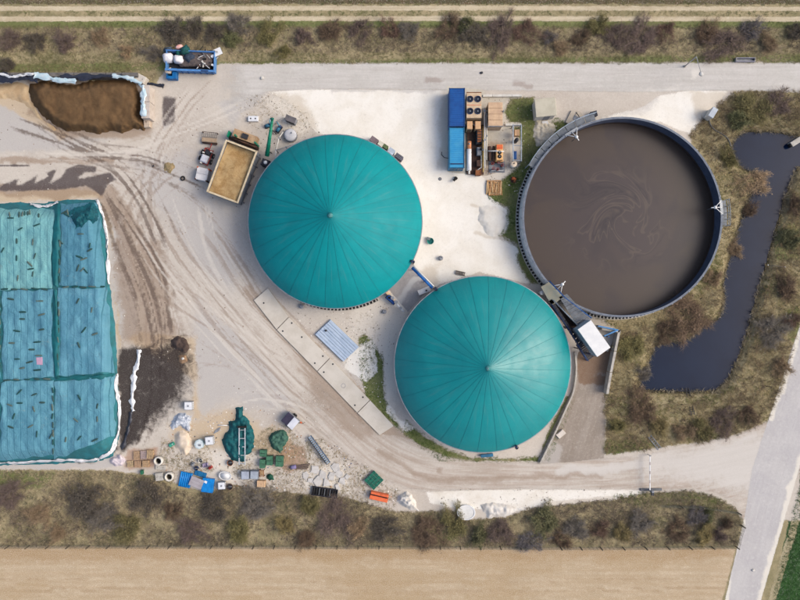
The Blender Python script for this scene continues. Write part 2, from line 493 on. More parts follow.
sheet('farm_track', [(-170,16.5),(200,16.5),(500,16),(800,17),(970,17),(970,21.5),(800,21.5),(500,21),(200,21),(-170,22)], 0.008, M_TRACK, 2, 3, None, [(-300, 19), (1100, 19)])

# ---- the yard
YARD = [(-170,76),(0,79),(140,82),(156,84),(164,72),(216,64),(300,63),(970,62),(970,97),(800,93),(762,90),(738,92),(722,103),(705,119),(690,136),(700,180),(650,290),(600,316),(618,330),(606,392),(605,455),
        (700,442),(740,433),(766,422),(800,420),(800,520),(742,520),(733,507),(712,496),(690,491),(650,493),(610,500),(530,509),(505,517),(470,520),(448,510),(425,512),(395,512),(345,497),(310,495),(262,490),(236,485),(205,492),(180,486),(163,476),(105,470),(-170,469)]
dark_stain = [(118,349),(135,346),(165,344),(180,336),(190,352),(193,370),(190,388),(182,402),(168,410),(160,420),(148,428),(138,438),(126,452),(118,455),(120,430),(117,400),(115,370)]
up_stain = [(-30,192),(-6,188),(4,184),(19,178),(16,186),(30,180),(38,174),(35,183),(48,176),(46,173),(58,168),(50,183),(62,176),(66,169),(78,164),(97,166),(96,172),(84,173),(78,179),(92,176),(110,172),(117,180),(108,184),(102,197),(96,192),(86,186),(60,190),(30,191)]
def np_soft_stain(X, Y):
    d = sdf(dark_stain, X, Y) / S * S
    k = np.where(X > 150, 30, 9)
    return np.clip(d / k + 0.5, 0, 1) * (0.85 + 0.3 * fbm(X * 0.05, Y * 0.12, 3, 61))
yard_masks = {
    'grey': many(blob([(-170,104),(20,100),(34,110),(50,124),(70,134),(120,140),(60,152),(-170,152)], 10), blob([(108,214),(122,216),(132,260),(138,338),(118,340),(110,280)], 4),
                 blob([(128,160),(190,150),(205,190),(235,215),(246,260),(230,300),(190,260),(150,200)], 24), blob([(196,300),(240,330),(300,405),(290,418),(232,402),(196,420),(188,350)], 22),
                 blob([(-170,463),(60,462),(100,458),(116,452),(120,460),(104,470),(-170,470)], 3), blob([(162,96),(174,98),(174,124),(163,130)], 3), blob([(218,100),(245,92),(268,92),(250,108),(232,128)], 8)),
    'dark': many(np_soft_stain, blob([(60,446),(122,444),(100,462),(70,464)], 6)),
    'wet': many(blob(up_stain, 3), blob([(162,96),(176,98),(175,122),(163,128)], 4), stroke([(0,165.5),(28,165.5)], 1.2, 1)),  # wet stain on top; middle blob paints the shade right of the bunker wall
    'scuff': tracks([([(225,78),(185,112),(160,170),(185,250),(250,330),(330,410)], 22), ([(30,150),(120,152),(190,130),(260,100)], 14), ([(200,190),(215,250),(250,310),(310,370)], 16), ([(130,215),(170,280),(230,350),(300,420)], 14), ([(200,420),(260,400),(330,425),(400,470),(520,484)], 12)]),
    'streaks': tracks([([(122,232),(134,275),(150,330),(152,380)], 14), ([(106,190),(130,240),(158,310),(160,400)], 8), ([(98,186),(112,215),(130,262),(148,310),(156,360)], 16), ([(104,190),(125,215),(160,275),(172,345)], 12), ([(150,345),(150,400),(130,450)], 14), ([(30,112),(90,150),(150,160),(215,190)], 16), ([(0,120),(80,150),(130,180),(170,260)], 20)]),
    'brown': many(stroke([(104,196),(116,215),(132,255),(146,300),(152,345)], 9, 6), stroke([(110,190),(150,260),(170,330)], 6, 6), blob([(112,240),(160,240),(172,300),(174,345),(122,345)], 14),
                  stroke([(0,160),(60,162),(110,160)], 3, 3), stroke([(-100,190),(0,190),(60,194),(96,190)], 6, 4), stroke([(250,292),(300,345),(350,395),(400,438),(450,470)], 6, 6),
                  blob([(250,300),(270,300),(330,360),(420,450),(480,470),(470,480),(400,470),(320,400)], 14), blob([(28,76),(150,80),(152,136),(120,140),(60,138),(30,112)], 8)),
    'sand': many(blob([(-170,84),(28,84),(36,110),(52,126),(70,134),(60,140),(30,120),(0,104),(-170,104)], 5), blob([(-170,190),(0,192),(100,190),(104,200),(-170,206)], 4), blob([(126,340),(140,330),(196,336),(200,420),(190,424),(194,380)], 8),
                 blob([(168,425),(240,408),(262,430),(280,425),(300,450),(290,462),(214,450),(170,445)], 14), blob([(118,350),(112,250),(104,215),(110,216),(116,300),(122,345)], 3)),
    'pale': many(blob([(200,450),(262,452),(275,470),(262,486),(232,484),(214,474)], 10), blob([(300,470),(345,462),(350,494),(305,492)], 8), blob([(425,492),(530,488),(640,488),(640,496),(530,506),(440,506)], 8), blob([(355,300),(410,290),(400,380),(388,420),(372,350),(340,372)], 14),
                 blob([(262,96),(300,96),(330,130),(288,136)], 12), blob([(486,140),(512,138),(520,165),(500,180),(470,178)], 8)),
    'rust': many(blob([(278,440),(306,446),(308,470),(282,472)], 8), blob([(128,448),(156,446),(156,468),(124,468)], 6), blob([(165,482),(205,490),(200,500),(165,498)], 6)),
    'track': tracks([([(20,150),(110,165),(200,215),(262,300),(330,372),(420,470),(600,480)], 20), ([(140,180),(180,260),(260,360),(350,440),(430,478)], 24), ([(190,362),(225,368),(258,366),(300,345)], 3), ([(230,70),(190,105),(150,180),(160,300),(185,380)], 22),
                     ([(104,196),(125,250),(145,300),(150,360)], 12), ([(190,150),(130,210),(150,280),(220,330),(300,380)], 26)]),
}
M_YARD = soil_mat('yard_dirt', (209,200,189), (196,186,175),
    [('grey', (190,186,183), 0.75), ('sand', (204,182,152), 0.8), ('pale', (226,218,206), 0.8), ('brown', (150,124,100), 0.62), ('track', (150,130,114), 0.55), ('rust', (168,122,90), 0.6), ('wet', (86,76,76), 0.92), ('streaks', (102,86,77), 0.78), ('scuff', (224,217,207), 0.55), ('dark', (46,37,37), 0.95)],
    grain=0.10, gscale=9, pscale=0.14, rag=0.6, soft=0.25)
sheet('yard', YARD, 0.008, M_YARD, 1.7, 4, yard_masks, None, lambda X, Y, d: np.minimum(np.minimum(d, tank_out(X, Y) + 6), -np.maximum(np.maximum(sdf(NECK, X, Y), sdf(G1, X, Y)), sdf(G2, X, Y))))

# ---- white crushed-stone apron
APRON = [(268,92),(300,89),(450,90),(450,170),(470,172),(486,178),(488,195),(506,209),(509,220),(507,232),(498,238),(519,248),(516,262),(532,285),(480,272),(440,284),(405,310),(380,300),(420,240),(420,200),(395,160),(330,136),(318,134),(300,112),(282,98)]
M_APRON = soil_mat('crushed_stone', (246,242,234), (236,230,219), [('dirt', (206,192,172), 0.6), ('road', (205,200,195), 0.8)], grain=0.10, gscale=12, pscale=0.3, rag=0.45, soft=0.2)
amask = {'dirt': many(blob([(268,92),(300,92),(320,134),(300,130)], 10), blob([(440,90),(452,90),(452,170),(438,170)], 7), blob([(400,278),(440,262),(440,284),(405,310)], 10), stroke([(470,206),(480,208),(508,215),(508,230),(492,238),(476,234)], 2, 2)),
         'road': blob([(330,88),(450,88),(450,92),(330,92)], 3)}
sheet('gravel_apron', APRON, 0.012, M_APRON, 2.0, 3, amask)
sheet('gravel_apron', [(600,118),(640,108),(660,96),(688,90),(728,91),(720,101),(704,117),(690,134),(660,122),(620,117)], 0.012, M_APRON, 2.0, 3,
      {'dirt': blob([(690,90),(740,92),(700,140)], 6), 'road': blob([(590,118),(660,90),(650,112)], 14)}, None, lambda X, Y, d: np.minimum(d, tank_out(X, Y) + 6))
sheet('gravel_apron', [(352,346),(374,340),(378,372),(366,382),(344,368)], 0.012, M_APRON, 1.7, 3, {'dirt': lambda X, Y: X * 0 + 0.1, 'road': lambda X, Y: X * 0})
sheet('gravel_apron', [(388,400),(398,418),(416,428),(406,432),(386,412)], 0.012, M_APRON, 1.7, 3, {'dirt': lambda X, Y: X * 0 + 0.3, 'road': lambda X, Y: X * 0})

sheet('gravel_apron', [(426,492),(470,490),(540,489),(640,489),(640,494),(600,497),(545,502),(528,510),(505,512),(470,508),(448,507),(430,503)], 0.012, M_APRON, 1.7, 3, {'dirt': lambda X, Y: 0.25 + 0.5 * sstep(0.4, 0.7, fbm(X * 0.05, Y * 0.1, 3, 5)) - 0.3 * sstep(60, 20, np.abs(X - 490)), 'road': lambda X, Y: X * 0})

# ---- concrete lane along the top and the loop lane below
M_LANE = soil_mat('concrete_lane', (208,204,199), (198,194,188), [('stain', (158,143,134), 0.6), ('white', (228,223,214), 0.7)], grain=0.05, gscale=12, flow=True, streak=0.55, strcol=(190,184,178), rag=0.25, soft=0.2)
sheet('lane', [(205,66),(300,63.5),(500,63.5),(970,63),(970,96),(800,92),(720,90),(640,92),(500,90),(330,89),(268,91),(235,104),(215,100),(200,85)], 0.016, M_LANE, 2, 3,
      {'stain': many(blob([(425,78),(445,79),(440,85),(424,84)], 5), blob([(515,80),(535,84),(530,90),(512,86)], 5), blob([(552,92),(600,96),(610,108),(570,102)], 6)), 'white': many(blob([(690,73),(700,70),(700,78),(692,79)], 4), blob([(600,96),(690,88),(640,106)], 12))},
      [(200,76),(500,77),(970,79)], lambda X, Y, d: np.minimum(d, (X - 232) * 0.06))
LOOP = [(300,366),(330,394),(356,420),(380,434),(404,437),(424,447),(446,457),(480,462),(540,464),(604,459),(650,454),(700,444),(740,434),(768,422),(790,440),(770,520),(743,521),(735,502),(718,493),(690,488),(640,490),(520,489),(440,490),(405,488),(380,478),(350,456),(320,430),(296,406),(280,388)]
LOOPC = curve([(270,350),(330,408),(380,452),(430,472),(500,476),(600,475),(680,468),(740,456),(800,440)], 6)
M_LOOP = soil_mat('loop_lane', (206,197,187), (194,184,173), [('stain', (158,138,120), 0.6), ('white', (214,209,203), 0.8)], grain=0.07, gscale=11, flow=True, streak=0.7, strcol=(172,155,140), rag=0.5, soft=0.3)
sheet('lane', LOOP, 0.016, M_LOOP, 2, 3,
      {'stain': many(blob([(436,465),(443,465),(443,472),(436,472)], 4), stroke([(380,450),(430,478),(520,478),(600,474)], 3, 4), blob([(300,366),(380,436),(360,440),(290,390)], 12)),
       'white': many(blob([(640,456),(740,436),(790,430),(770,500),(700,484),(640,480)], 30), stroke([(560,470),(640,466),(700,456),(750,440)], 5, 5))},
      LOOPC, lambda X, Y, d: np.minimum(d, (pline(LOOPC, X, Y)[1] - 70) * 0.06))
ROADL = [(672,790),(725,600),(745,515),(752,470),(768,421),(800,325),(850,150),(905,-120)]
ROADR = [(948,-120),(895,150),(838,335),(800,466),(761,600),(712,790)]
M_ROAD = soil_mat('asphalt_road', (200,197,196), (190,187,188), [('white', (232,226,214), 0.9)], grain=0.04, gscale=14, flow=True, streak=0.4, strcol=(186,182,182), rag=0.12, soft=0.12)
sheet('road', ROADL + ROADR, 0.020, M_ROAD, 2, 3, {'white': many(stroke([(957,-120),(900,150),(843,335),(803,466),(764,600),(714,790)], 7, 3), stroke([(668,790),(722,602),(742,520)], 2.5, 2), stroke([(772,420),(800,330),(850,155)], 2.5, 2))},
      [(690,790),(742,600),(775,470),(820,330),(870,150),(925,-120)])
sheet('verge_edge', [(957,-120),(905,140),(850,330),(808,466),(768,600),(728,740),(735,740),(775,602),(800,520),(816,466),(858,330),(912,140),(966,-120)], 0.006,
      soil_mat('road_edge', (176,164,132), (150,140,104), [], grain=0.2, rag=0.5), 2, 3)
# ramp beside the right-hand digester
M_RAMP = soil_mat('ramp_concrete', (164,153,142), (150,139,128), [('rust', (128,100,78), 0.8), ('dark', (92,64,46), 0.7), ('white', (186,180,174), 0.8)], grain=0.08, flow=True, strcol=(140,126,113), rag=0.1, soft=0.08)
sheet('ramp', [(578,352),(592,346),(608,352),(618,331),(606,392),(604,458),(570,462),(536,464),(552,430),(566,402),(574,385)], 0.020, M_RAMP, 1.7, 2,
      {'rust': many(blob([(578,345),(620,328),(608,372),(576,376)], 8), blob([(580,372),(606,374),(606,384),(578,384)], 3)), 'dark': blob([(600,330),(620,328),(612,350),(600,355)], 5), 'white': blob([(536,466),(546,440),(562,446),(556,466)], 6)},
      [(610,330),(590,390),(570,460)])
# paved pad under the generators and around
sheet('concrete_pad', [(447,86),(484,90),(486,95),(522,95),(522,98),(506,99),(505,122),(521,122),(521,127),(510,128),(510,168),(486,176),(447,172)], 0.020,
      soil_mat('pad_concrete', (212,206,192), (196,188,174), [('rust', (158,122,96), 0.6)], grain=0.08, rag=0.08, soft=0.06), 1.5, 2, {'rust': many(blob([(465,118),(482,118),(484,176),(464,174)], 4), blob([(486,140),(505,142),(505,174),(486,174)], 10))})
sheet('concrete_pad', [(385,285),(411,262),(432,285),(408,312)], 0.020, soil_mat('grey_concrete', (178,176,176), (162,159,160), [('pale', (206,206,206), 0.8)], grain=0.06, rag=0.12, soft=0.1), 1.5, 2,
      {'pale': stroke([(396,300),(422,275)], 3.5, 2.5)})

# ---- grass and herbs: too many to count
t = NT('grass_blades')
M_GRASS = t.done(t.mix(t.ramp(t.noise(20, 2), 0.3, 0.7, 0.0, 0.25), t.attr('tint', True), (0.05, 0.045, 0.03, 1)), 0.8, 0.15)
def grass(name, label, polys, dens, palette, size=(0.12, 0.32), thr=0.35, seed=1, cut=None, nb=6, flat=1.0, zone=None):
    rng = np.random.default_rng(seed)
    pts = []
    for poly in polys:
        x0, x1, y0, y1 = bbox(poly, 0)
        x0, x1, y0, y1 = max(x0, -150), min(x1, 950), max(y0, -60), min(y1, 660)
        n = int((x1 - x0) * (y1 - y0) * S * S * dens)
        X = rng.uniform(x0, x1, n); Y = rng.uniform(y0, y1, n)
        d = sdf(poly, X, Y)
        k = (d > -1.5 + 4 * (fbm(X * 0.09, Y * 0.09, 3, seed) - 0.5)) & (fbm(X * 0.05, Y * 0.05, 4, seed + 9) + rng.uniform(-0.25, 0.25, n) > thr)
        if cut is not None: k &= cut(X, Y)
        pts.append(np.stack([X[k], Y[k]], 1))
    p = np.concatenate(pts); n = len(p)
    X, Y = p[:, 0], p[:, 1]
    Z = ground_z(X, Y)
    pal = np.array([col(*c)[:3] for c in palette])
    w = fbm(X * 0.035, Y * 0.05, 4, seed + 3)
    if zone is not None: w = np.clip(w + zone(X, Y), 0, 0.999)
    idx = np.clip(((w - 0.2) / 0.6 + rng.uniform(-0.28, 0.28, n)) * len(pal), 0, len(pal) - 1).astype(int)
    tint = pal[idx] * rng.uniform(0.7, 1.3, (n, 1))
    base = to_world(X, Y, np.zeros(n)); base[:, 2] = Z
    ang = rng.uniform(0, 2 * np.pi, (n, nb)); ln = rng.uniform(size[0], size[1], (n, nb)); up = rng.uniform(0.25, 0.9, (n, nb)) / flat
    wd_ = rng.uniform(0.012, 0.034, (n, nb))
    dx, dy = np.cos(ang), np.sin(ang)
    off = rng.uniform(-0.12, 0.12, (n, nb, 2))
    A = np.zeros((n, nb, 3, 3))
    bx = base[:, None, 0] + off[..., 0]; by = base[:, None, 1] + off[..., 1]; bz = np.repeat(base[:, 2:3], nb, 1)
    A[..., 0, 0] = bx - dy * wd_; A[..., 0, 1] = by + dx * wd_; A[..., 0, 2] = bz - 0.02
    A[..., 1, 0] = bx + dy * wd_; A[..., 1, 1] = by - dx * wd_; A[..., 1, 2] = bz - 0.02
    A[..., 2, 0] = bx + dx * ln; A[..., 2, 1] = by + dy * ln; A[..., 2, 2] = bz + ln * up
    V = A.reshape(-1, 3); F = np.arange(len(V)).reshape(-1, 3)
    T = np.repeat(tint, nb * 3, 0)
    o = obj(name, np_mesh(name, V, F, M_GRASS, False, None, {'tint': T}))
    return tag(o, label, 'grass', None, 'stuff')
DRY = [(122,114,88),(152,140,110),(178,162,130),(200,184,150),(182,164,132),(156,140,112),(132,128,90)]
topz = lambda X, Y: np.where((Y > 53) | (Y < 29), 0.28, 0.0)
grass('dry_grass', 'dry straw coloured grass on the verge between lane and farm track', [TOP_VERGE], 30, DRY, seed=2, thr=0.25, zone=topz)
grass('dry_grass', 'dry straw coloured grass on the strip above the stubble field', [LOW_VERGE], 28, DRY, seed=3, thr=0.27)
grass('dry_grass', 'dry yellow grass on the banks around the pond', [BANK], 30, [(128,116,86),(156,142,104),(182,164,122),(204,184,142),(168,152,108),(134,128,82),(118,122,74)], seed=4, thr=0.25, cut=lambda X, Y: (tank_out(X, Y) > 3) & (sdf(POND, X, Y) < -1))
GRN = [(74,98,40),(92,116,50),(112,132,64),(130,140,80),(152,148,104)]
grass('green_grass', 'fresh green grass beside the slurry tank and round stone patch', [NECK], 30, GRN, seed=5, thr=0.22, cut=lambda X, Y: tank_out(X, Y) > 3, size=(0.08, 0.22), nb=8)
grass('green_grass', 'fresh green grass along the end of the concrete slab strip', [G1], 18, GRN, seed=6, thr=0.42, size=(0.08, 0.22), nb=8)
grass('green_grass', 'green grass below the pale teal dome along the lane', [G2], 20, GRN, seed=7, thr=0.33, size=(0.08, 0.22), nb=8)
grass('dry_grass', 'patchy dry weeds among the stored building material', [CLUT, LEFTC], 30, DRY, seed=8, thr=0.45, size=(0.08, 0.22), nb=8)
grass('dry_grass', 'sparse dry weeds above the feed hopper', [ZB, MID], 16, DRY, seed=9, thr=0.5, size=(0.06, 0.16))
grass('green_grass', 'green grass on the bend where lane meets road', [[(612,495),(660,493),(700,492),(726,502),(736,512),(700,506),(640,506)], [(600,440),(640,444),(655,446),(606,454)]], 18, GRN, seed=10, thr=0.3, size=(0.12, 0.35))
grass('dry_grass', 'narrow green and straw grass between the two wheel tracks', [[(-170,11),(970,11),(970,16),(-170,16)], [(-170,22),(970,22),(970,27),(-170,27)], [(-170,1),(970,1),(970,5.5),(-170,5.5)]], 14, [(90,100,58),(106,116,68),(124,126,84),(142,136,96)], seed=11, thr=0.25, size=(0.1, 0.25))
grass('crop_grass', 'dense dark green crop beside the asphalt road', [[(804,470),(950,100),(950,660),(757,660),(773,602)]], 22, [(28,70,22),(36,82,28),(44,94,34),(52,100,40)], seed=12, thr=0.1, size=(0.1, 0.25))

# bramble thickets, reeds, chips of stone: masses nobody could count
BRAM = [(126,114,96),(142,128,108),(118,107,94),(134,120,106),(152,136,112),(130,124,100)]
grass('bramble_thicket', 'low tangled grey brown brambles covering the lower verge', [LOW_VERGE], 13, BRAM, size=(0.25, 0.65), thr=0.5, seed=21, nb=9, flat=0.8)['category'] = 'brambles'
grass('bramble_thicket', 'low tangled grey brown brambles in patches of the upper verge', [[(-170,28),(970,28),(970,52),(-170,52)]], 10, BRAM, size=(0.25, 0.6), thr=0.55, seed=22, nb=9, flat=0.8)['category'] = 'brambles'
grass('bramble_thicket', 'low brown scrub on the banks around the pond', [BANK], 7, [(134,118,94),(140,122,98),(112,98,82),(132,118,92)], size=(0.3, 0.8), thr=0.5, seed=23, nb=9, flat=0.8, cut=lambda X, Y: (tank_out(X, Y) > 14) & (sdf(POND, X, Y) < -2))['category'] = 'brambles'
grass('reeds', 'pale dry reeds along the waterline of the pond', [POND], 26, [(172,160,138),(150,140,118),(186,174,150),(128,118,98)], size=(0.3, 0.7), thr=0.46, seed=24, nb=6, flat=0.5, cut=lambda X, Y: (sdf(POND, X, Y) < 1.0 + 2.5 * (fbm(X * 0.05, Y * 0.05, 3, 77) - 0.5)) | ((X < 652) & (Y > 352) & (X + (Y - 360) * 0.3 < 653)))['category'] = 'reeds'
t = NT('stone_chips')
M_CHIP = t.done(t.attr('tint', True), 0.9, 0.2)
def chips(name, label, polys, dens, palette, size, thr, seed):
    rng = np.random.default_rng(seed); pts = []
    for poly in polys:
        x0, x1, y0, y1 = bbox(poly, 0); n = int((x1 - x0) * (y1 - y0) * S * S * dens)
        X = rng.uniform(x0, x1, n); Y = rng.uniform(y0, y1, n)
        k = (sdf(poly, X, Y) > 0) & (fbm(X * 0.08, Y * 0.08, 3, seed) + rng.uniform(-0.2, 0.2, n) > thr)
        pts.append(np.stack([X[k], Y[k]], 1))
    p = np.concatenate(pts); n = len(p); b = to_world(p[:, 0], p[:, 1], np.zeros(n)); b[:, 2] = 0.005
    r = size[0] + (size[1] - size[0]) * rng.uniform(0, 1, n) ** 3
    V = np.zeros((n, 6, 3)); a0 = rng.uniform(0, 6.28, n)
    for i in range(5):
        a = a0 + i * 1.2566; rr = r * rng.uniform(0.6, 1.2, n)
        V[:, i, 0] = b[:, 0] + rr * np.cos(a); V[:, i, 1] = b[:, 1] + rr * np.sin(a); V[:, i, 2] = b[:, 2]
    V[:, 5] = b + np.stack([r * rng.uniform(-0.3, 0.3, n), r * rng.uniform(-0.3, 0.3, n), r * rng.uniform(0.4, 0.9, n)], 1)
    F = np.array([[i, (i + 1) % 5, 5] for i in range(5)])[None] + (np.arange(n) * 6)[:, None, None]
    pal = np.array([col(*c)[:3] for c in palette]); T = pal[rng.integers(0, len(pal), n)] * rng.uniform(0.8, 1.15, (n, 1))
    o = obj(name, np_mesh(name, V.reshape(-1, 3), F.reshape(-1, 3), M_CHIP, False, None, {'tint': np.repeat(T, 6, 0)}))
    return tag(o, label, 'rubble', None, 'stuff')
chips('rubble_chips', 'scattered pale rubble and litter in the storage yard', [[(164,425),(262,404),(300,432),(352,452),(398,488),(420,510),(345,496),(262,490),(205,490),(160,470)]], 9, [(226,220,212),(206,198,188),(236,232,226),(176,166,156),(190,146,112),(120,112,104),(216,208,200),(150,150,160)], (0.04, 0.17), 0.45, 41)
chips('rubble_chips', 'scattered pebbles beside slab strip and the roofing panels', [[(300,296),(345,308),(395,300),(405,330),(388,360),(386,410),(340,370),(296,318)], [(420,488),(640,488),(640,497),(530,510),(440,510)]], 6, [(214,206,196),(232,226,218),(186,176,164),(150,142,132)], (0.04, 0.16), 0.45, 42)
chips('rubble_chips', 'loose stones around the hopper machines and dome edge', [[(232,100),(275,92),(318,118),(320,136),(280,150),(262,160),(246,130)], [(480,95),(560,95),(556,150),(520,200),(484,182)]], 6, [(206,196,182),(226,218,206),(150,140,126),(112,104,96)], (0.04, 0.15), 0.45, 43)
chips('rubble_chips', 'stray clods and stones on the open dirt yard', [[(0,100),(220,90),(250,300),(400,470),(300,420),(120,345),(105,200),(0,195)]], 0.9, [(206,194,178),(160,140,122),(120,104,92),(226,220,210)], (0.04, 0.14), 0.4, 44)

# ================================================================== DIGESTERS AND SLURRY TANK
def membrane(name, rgb, rgb2, rough, spec):
    t = NT(name)
    rnd = t.n('ShaderNodeObjectInfo').outputs['Random']
    c = t.mix(t.ramp(t.noise(0.22, 5, 0.6, 0.6), 0.35, 0.68), col(*rgb), col(*rgb2))
    c = t.mix(t.math('MULTIPLY', rnd, 0.16), c, col(20,120,126))
    ad = t.n('ShaderNodeVectorMath', operation='ADD'); t.set(ad.inputs[0], t.attr('flow', True)); t.set(ad.inputs[1], rnd)
    st = t.noise(1.0, 6, 0.65, 0.2, ad.outputs[0])
    c = t.mix(t.ramp(st, 0.54, 0.8, 0.0, 0.2), c, col(118,146,142))
    c = t.mix(t.ramp(st, 0.46, 0.22, 0.0, 0.35), c, col(6,96,104))
    c = t.mix(t.ramp(t.noise(2.6, 8, 0.8, 0.6), 0.66, 0.78, 0.0, 0.5), c, col(150,168,160))
    c = t.mix(t.ramp(t.noise(7.0, 3, 0.6), 0.76, 0.80, 0.0, 0.7), c, col(206,212,206))
    t.bump(t.noise(0.9, 6, 0.6), 0.25, 0.12)
    t.done(c, t.ramp(t.noise(0.5, 5), 0.35, 0.65, rough - 0.05, rough + 0.07), spec)
    return t.m
M_STEEL = mat((168,172,178), (140,146,152), rough=0.45, metal=0.6, grime=0.2)
M_CLAD = mat((214,220,228), (198,204,214), rough=0.5, grime=0.2)
M_CONC = mat((196,192,184), (172,166,158), rough=0.9, bump=0.2, grime=0.3)
M_BLACK = mat((22,22,24), (34,33,33), rough=0.8, grime=0.1)
M_SEAM = mat((0,132,140), (0,124,132), rough=0.6, grime=0.1)
M_PALE = mat((222,220,214), (204,200,192), rough=0.7, grime=0.3)
M_BLUE = mat((38,92,158), (30,74,132), rough=0.5, grime=0.25)
M_DKBLUE = mat((34,58,104), (28,46,84), rough=0.5, grime=0.25)
M_WHITE = mat((240,240,240), (228,229,231), rough=0.45, grime=0.12)
M_GRATE = mat((120,126,134), (98,104,112), rough=0.5, metal=0.4, grime=0.3)
M_DKSTEEL = mat((66,68,74), (50,50,56), rough=0.55, metal=0.3, grime=0.3)

def vent_ring(t, R, a0=0.0, a1=2 * math.pi):
    MB().ring((0, 0), [(R + 0.02, 0.0), (R + 0.02, 0.10), (R + 0.36, 0.10), (R + 0.36, 0.0)], 120, a0, a1).part(t, 'vent_gap', M_BLACK)
    m = MB(); n = int((a1 - a0) * R / 0.52)
    for i in range(n):
        a = a0 + (a1 - a0) * (i + 0.5) / n
        m.box(((R + 0.20) * math.cos(a), (R + 0.20) * math.sin(a), 0.14), (0.36, 0.20, 0.10), a)
    m.ring((0, 0), [(R + 0.36, 0.0), (R + 0.36, 0.16), (R + 0.44, 0.16), (R + 0.44, 0.0)], 120, a0, a1)
    tag(m.part(t, 'vent_spacer', M_CONC), kind='stuff')

def digester(label, px, py, rpx, zw, rise, m, n=28, turn=0.0, vent=None):
    c = P(px, py, zw); Rr = rpx * S * (CAM_H - zw) / CAM_H
    t = thing('biogas_digester', label, 'digester', (c.x, c.y, 0), 0, 'teal domed digesters')
    MB().ring((0, 0), [(Rr - 0.3, 0), (Rr - 0.3, zw), (Rr - 0.03, zw), (Rr - 0.03, 0)], 120).part(t, 'wall', M_CLAD, True)
    MB().ring((0, 0), [(Rr - 0.06, zw - 0.12), (Rr - 0.06, zw + 0.05), (Rr + 0.06, zw + 0.05), (Rr + 0.06, zw - 0.12)], 120).part(t, 'clamp_rail', M_STEEL)
    if vent: vent_ring(t, Rr, *vent)
    prof = lambda s: zw + rise * (1 - (0.74 * s + 0.26 * s ** 6))
    da = 2 * math.pi / n
    us = np.linspace(-1, 1, 7); ts = np.concatenate([np.linspace(0.015, 0.9, 16), np.linspace(0.93, 1.0, 5)])
    V = []
    for s in ts:
        for u in us:
            r = Rr * s
            V.append((r * math.cos(u * da / 2), r * math.sin(u * da / 2), prof(s) + 0.03 * (1 - u * u) * s * (1 - s ** 6) - 0.02))
    k = len(us)
    F = [(i * k + j, (i + 1) * k + j, (i + 1) * k + j + 1, i * k + j + 1) for i in range(len(ts) - 1) for j in range(k - 1)]
    FL = [(s * 2.2, u * 3.0 * (0.25 + 0.75 * s), 0) for s in ts for u in us]
    g = np_mesh('roof_panel', V, F, m, True, None, {'flow': FL})
    sm = MB()
    pts = [(Rr * s, 0, prof(s) + 0.0) for s in ts]
    for a, b in zip(pts[:-1], pts[1:]):
        sm.bar(a, b, 0.04, 0.02)
    sme = sm.mesh('seam', M_SEAM)
    for i in range(n):
        kid(t, 'roof_panel', g, rot=(0, 0, turn + i * da))
        kid(t, 'seam', sme, rot=(0, 0, turn + (i + 0.5) * da))
    cap = MB().cyl((0, 0), prof(0.0) - 0.12, prof(0.0) - 0.02, 0.36, 0.22, 24).part(t, 'apex_cap', mat((40,134,138), (90,146,146), grime=0.3), True)
    MB().cyl((0, 0), prof(0) - 0.03, prof(0) + 0.08, 0.1, 0.07, 12).part(cap, 'vent_stub', M_STEEL)
    return t, c, Rr
DIG1, D1C, D1R = digester('large teal dome left of centre, next to the feed hopper', 335.2, 221.5, 87, 4.0, 7.2, membrane('membrane_dark', (0,150,156), (0,140,147), 0.60, 0.18), vent=(R(-118), R(-62)))
DIG2, D2C, D2R = digester('large teal dome with pale sheen, beside the white roofed container', 482.6, 364.2, 88.3, 4.0, 6.0, membrane('membrane_light', (0,146,150), (0,136,142), 0.42, 0.42), turn=0.05)

# open slurry tank
ZL, ZR = 0.3, 3.0
TANK = thing('slurry_tank', 'open round tank full of dark brown slurry', 'tank', (TANK_C.x, TANK_C.y, 0))
t = NT('tank_wall')
c = t.mix(t.ramp(t.noise(0.6, 6, 0.65), 0.35, 0.68), col(214,221,230), col(196,203,214))
M_TWALL = t.done(c, 0.55, 0.4)
MB().ring((0, 0), [(TANK_R - 0.28, 0), (TANK_R - 0.28, ZR - 0.05), (TANK_R - 0.02, ZR - 0.05), (TANK_R - 0.02, 0)], 180).part(TANK, 'wall', M_TWALL, False)
MB().ring((0, 0), [(TANK_R - 0.295, ZL + 0.74), (TANK_R - 0.295, ZR - 0.05), (TANK_R - 0.275, ZR - 0.05), (TANK_R - 0.275, ZL + 0.74)], 180).part(TANK, 'inner_wall_shade', mat((84,92,114), (70,78,98), rough=0.6, grime=0.25))  # shade of the inner wall, put into this ring's darker colour
rim = MB().ring((0, 0), [(TANK_R - 0.30, ZR - 0.05), (TANK_R - 0.30, ZR + 0.03), (TANK_R - 0.02, ZR + 0.03), (TANK_R - 0.02, ZR - 0.05)], 180).part(TANK, 'rim', mat((122,130,144), (100,108,122), rough=0.6, scale=1.5, grime=0.3))
MB().ring((0, 0), [(TANK_R - 0.30, 0), (TANK_R - 0.30, ZL + 0.75), (TANK_R - 0.275, ZL + 0.75), (TANK_R - 0.275, 0)], 180).part(TANK, 'residue_band', mat((72,56,48), (54,42,38), rough=0.7, scale=2.5, grime=0.1))
vent_ring(TANK, TANK_R)
m = MB()
for i in range(60):
    a0 = 2 * math.pi * i / 60
    m.bar(((TANK_R + 0.03) * math.cos(a0), (TANK_R + 0.03) * math.sin(a0), 0.2), ((TANK_R + 0.03) * math.cos(a0), (TANK_R + 0.03) * math.sin(a0), ZR - 0.05), 0.08, 0.08)
tag(m.part(TANK, 'stiffener', M_CLAD), kind='stuff')
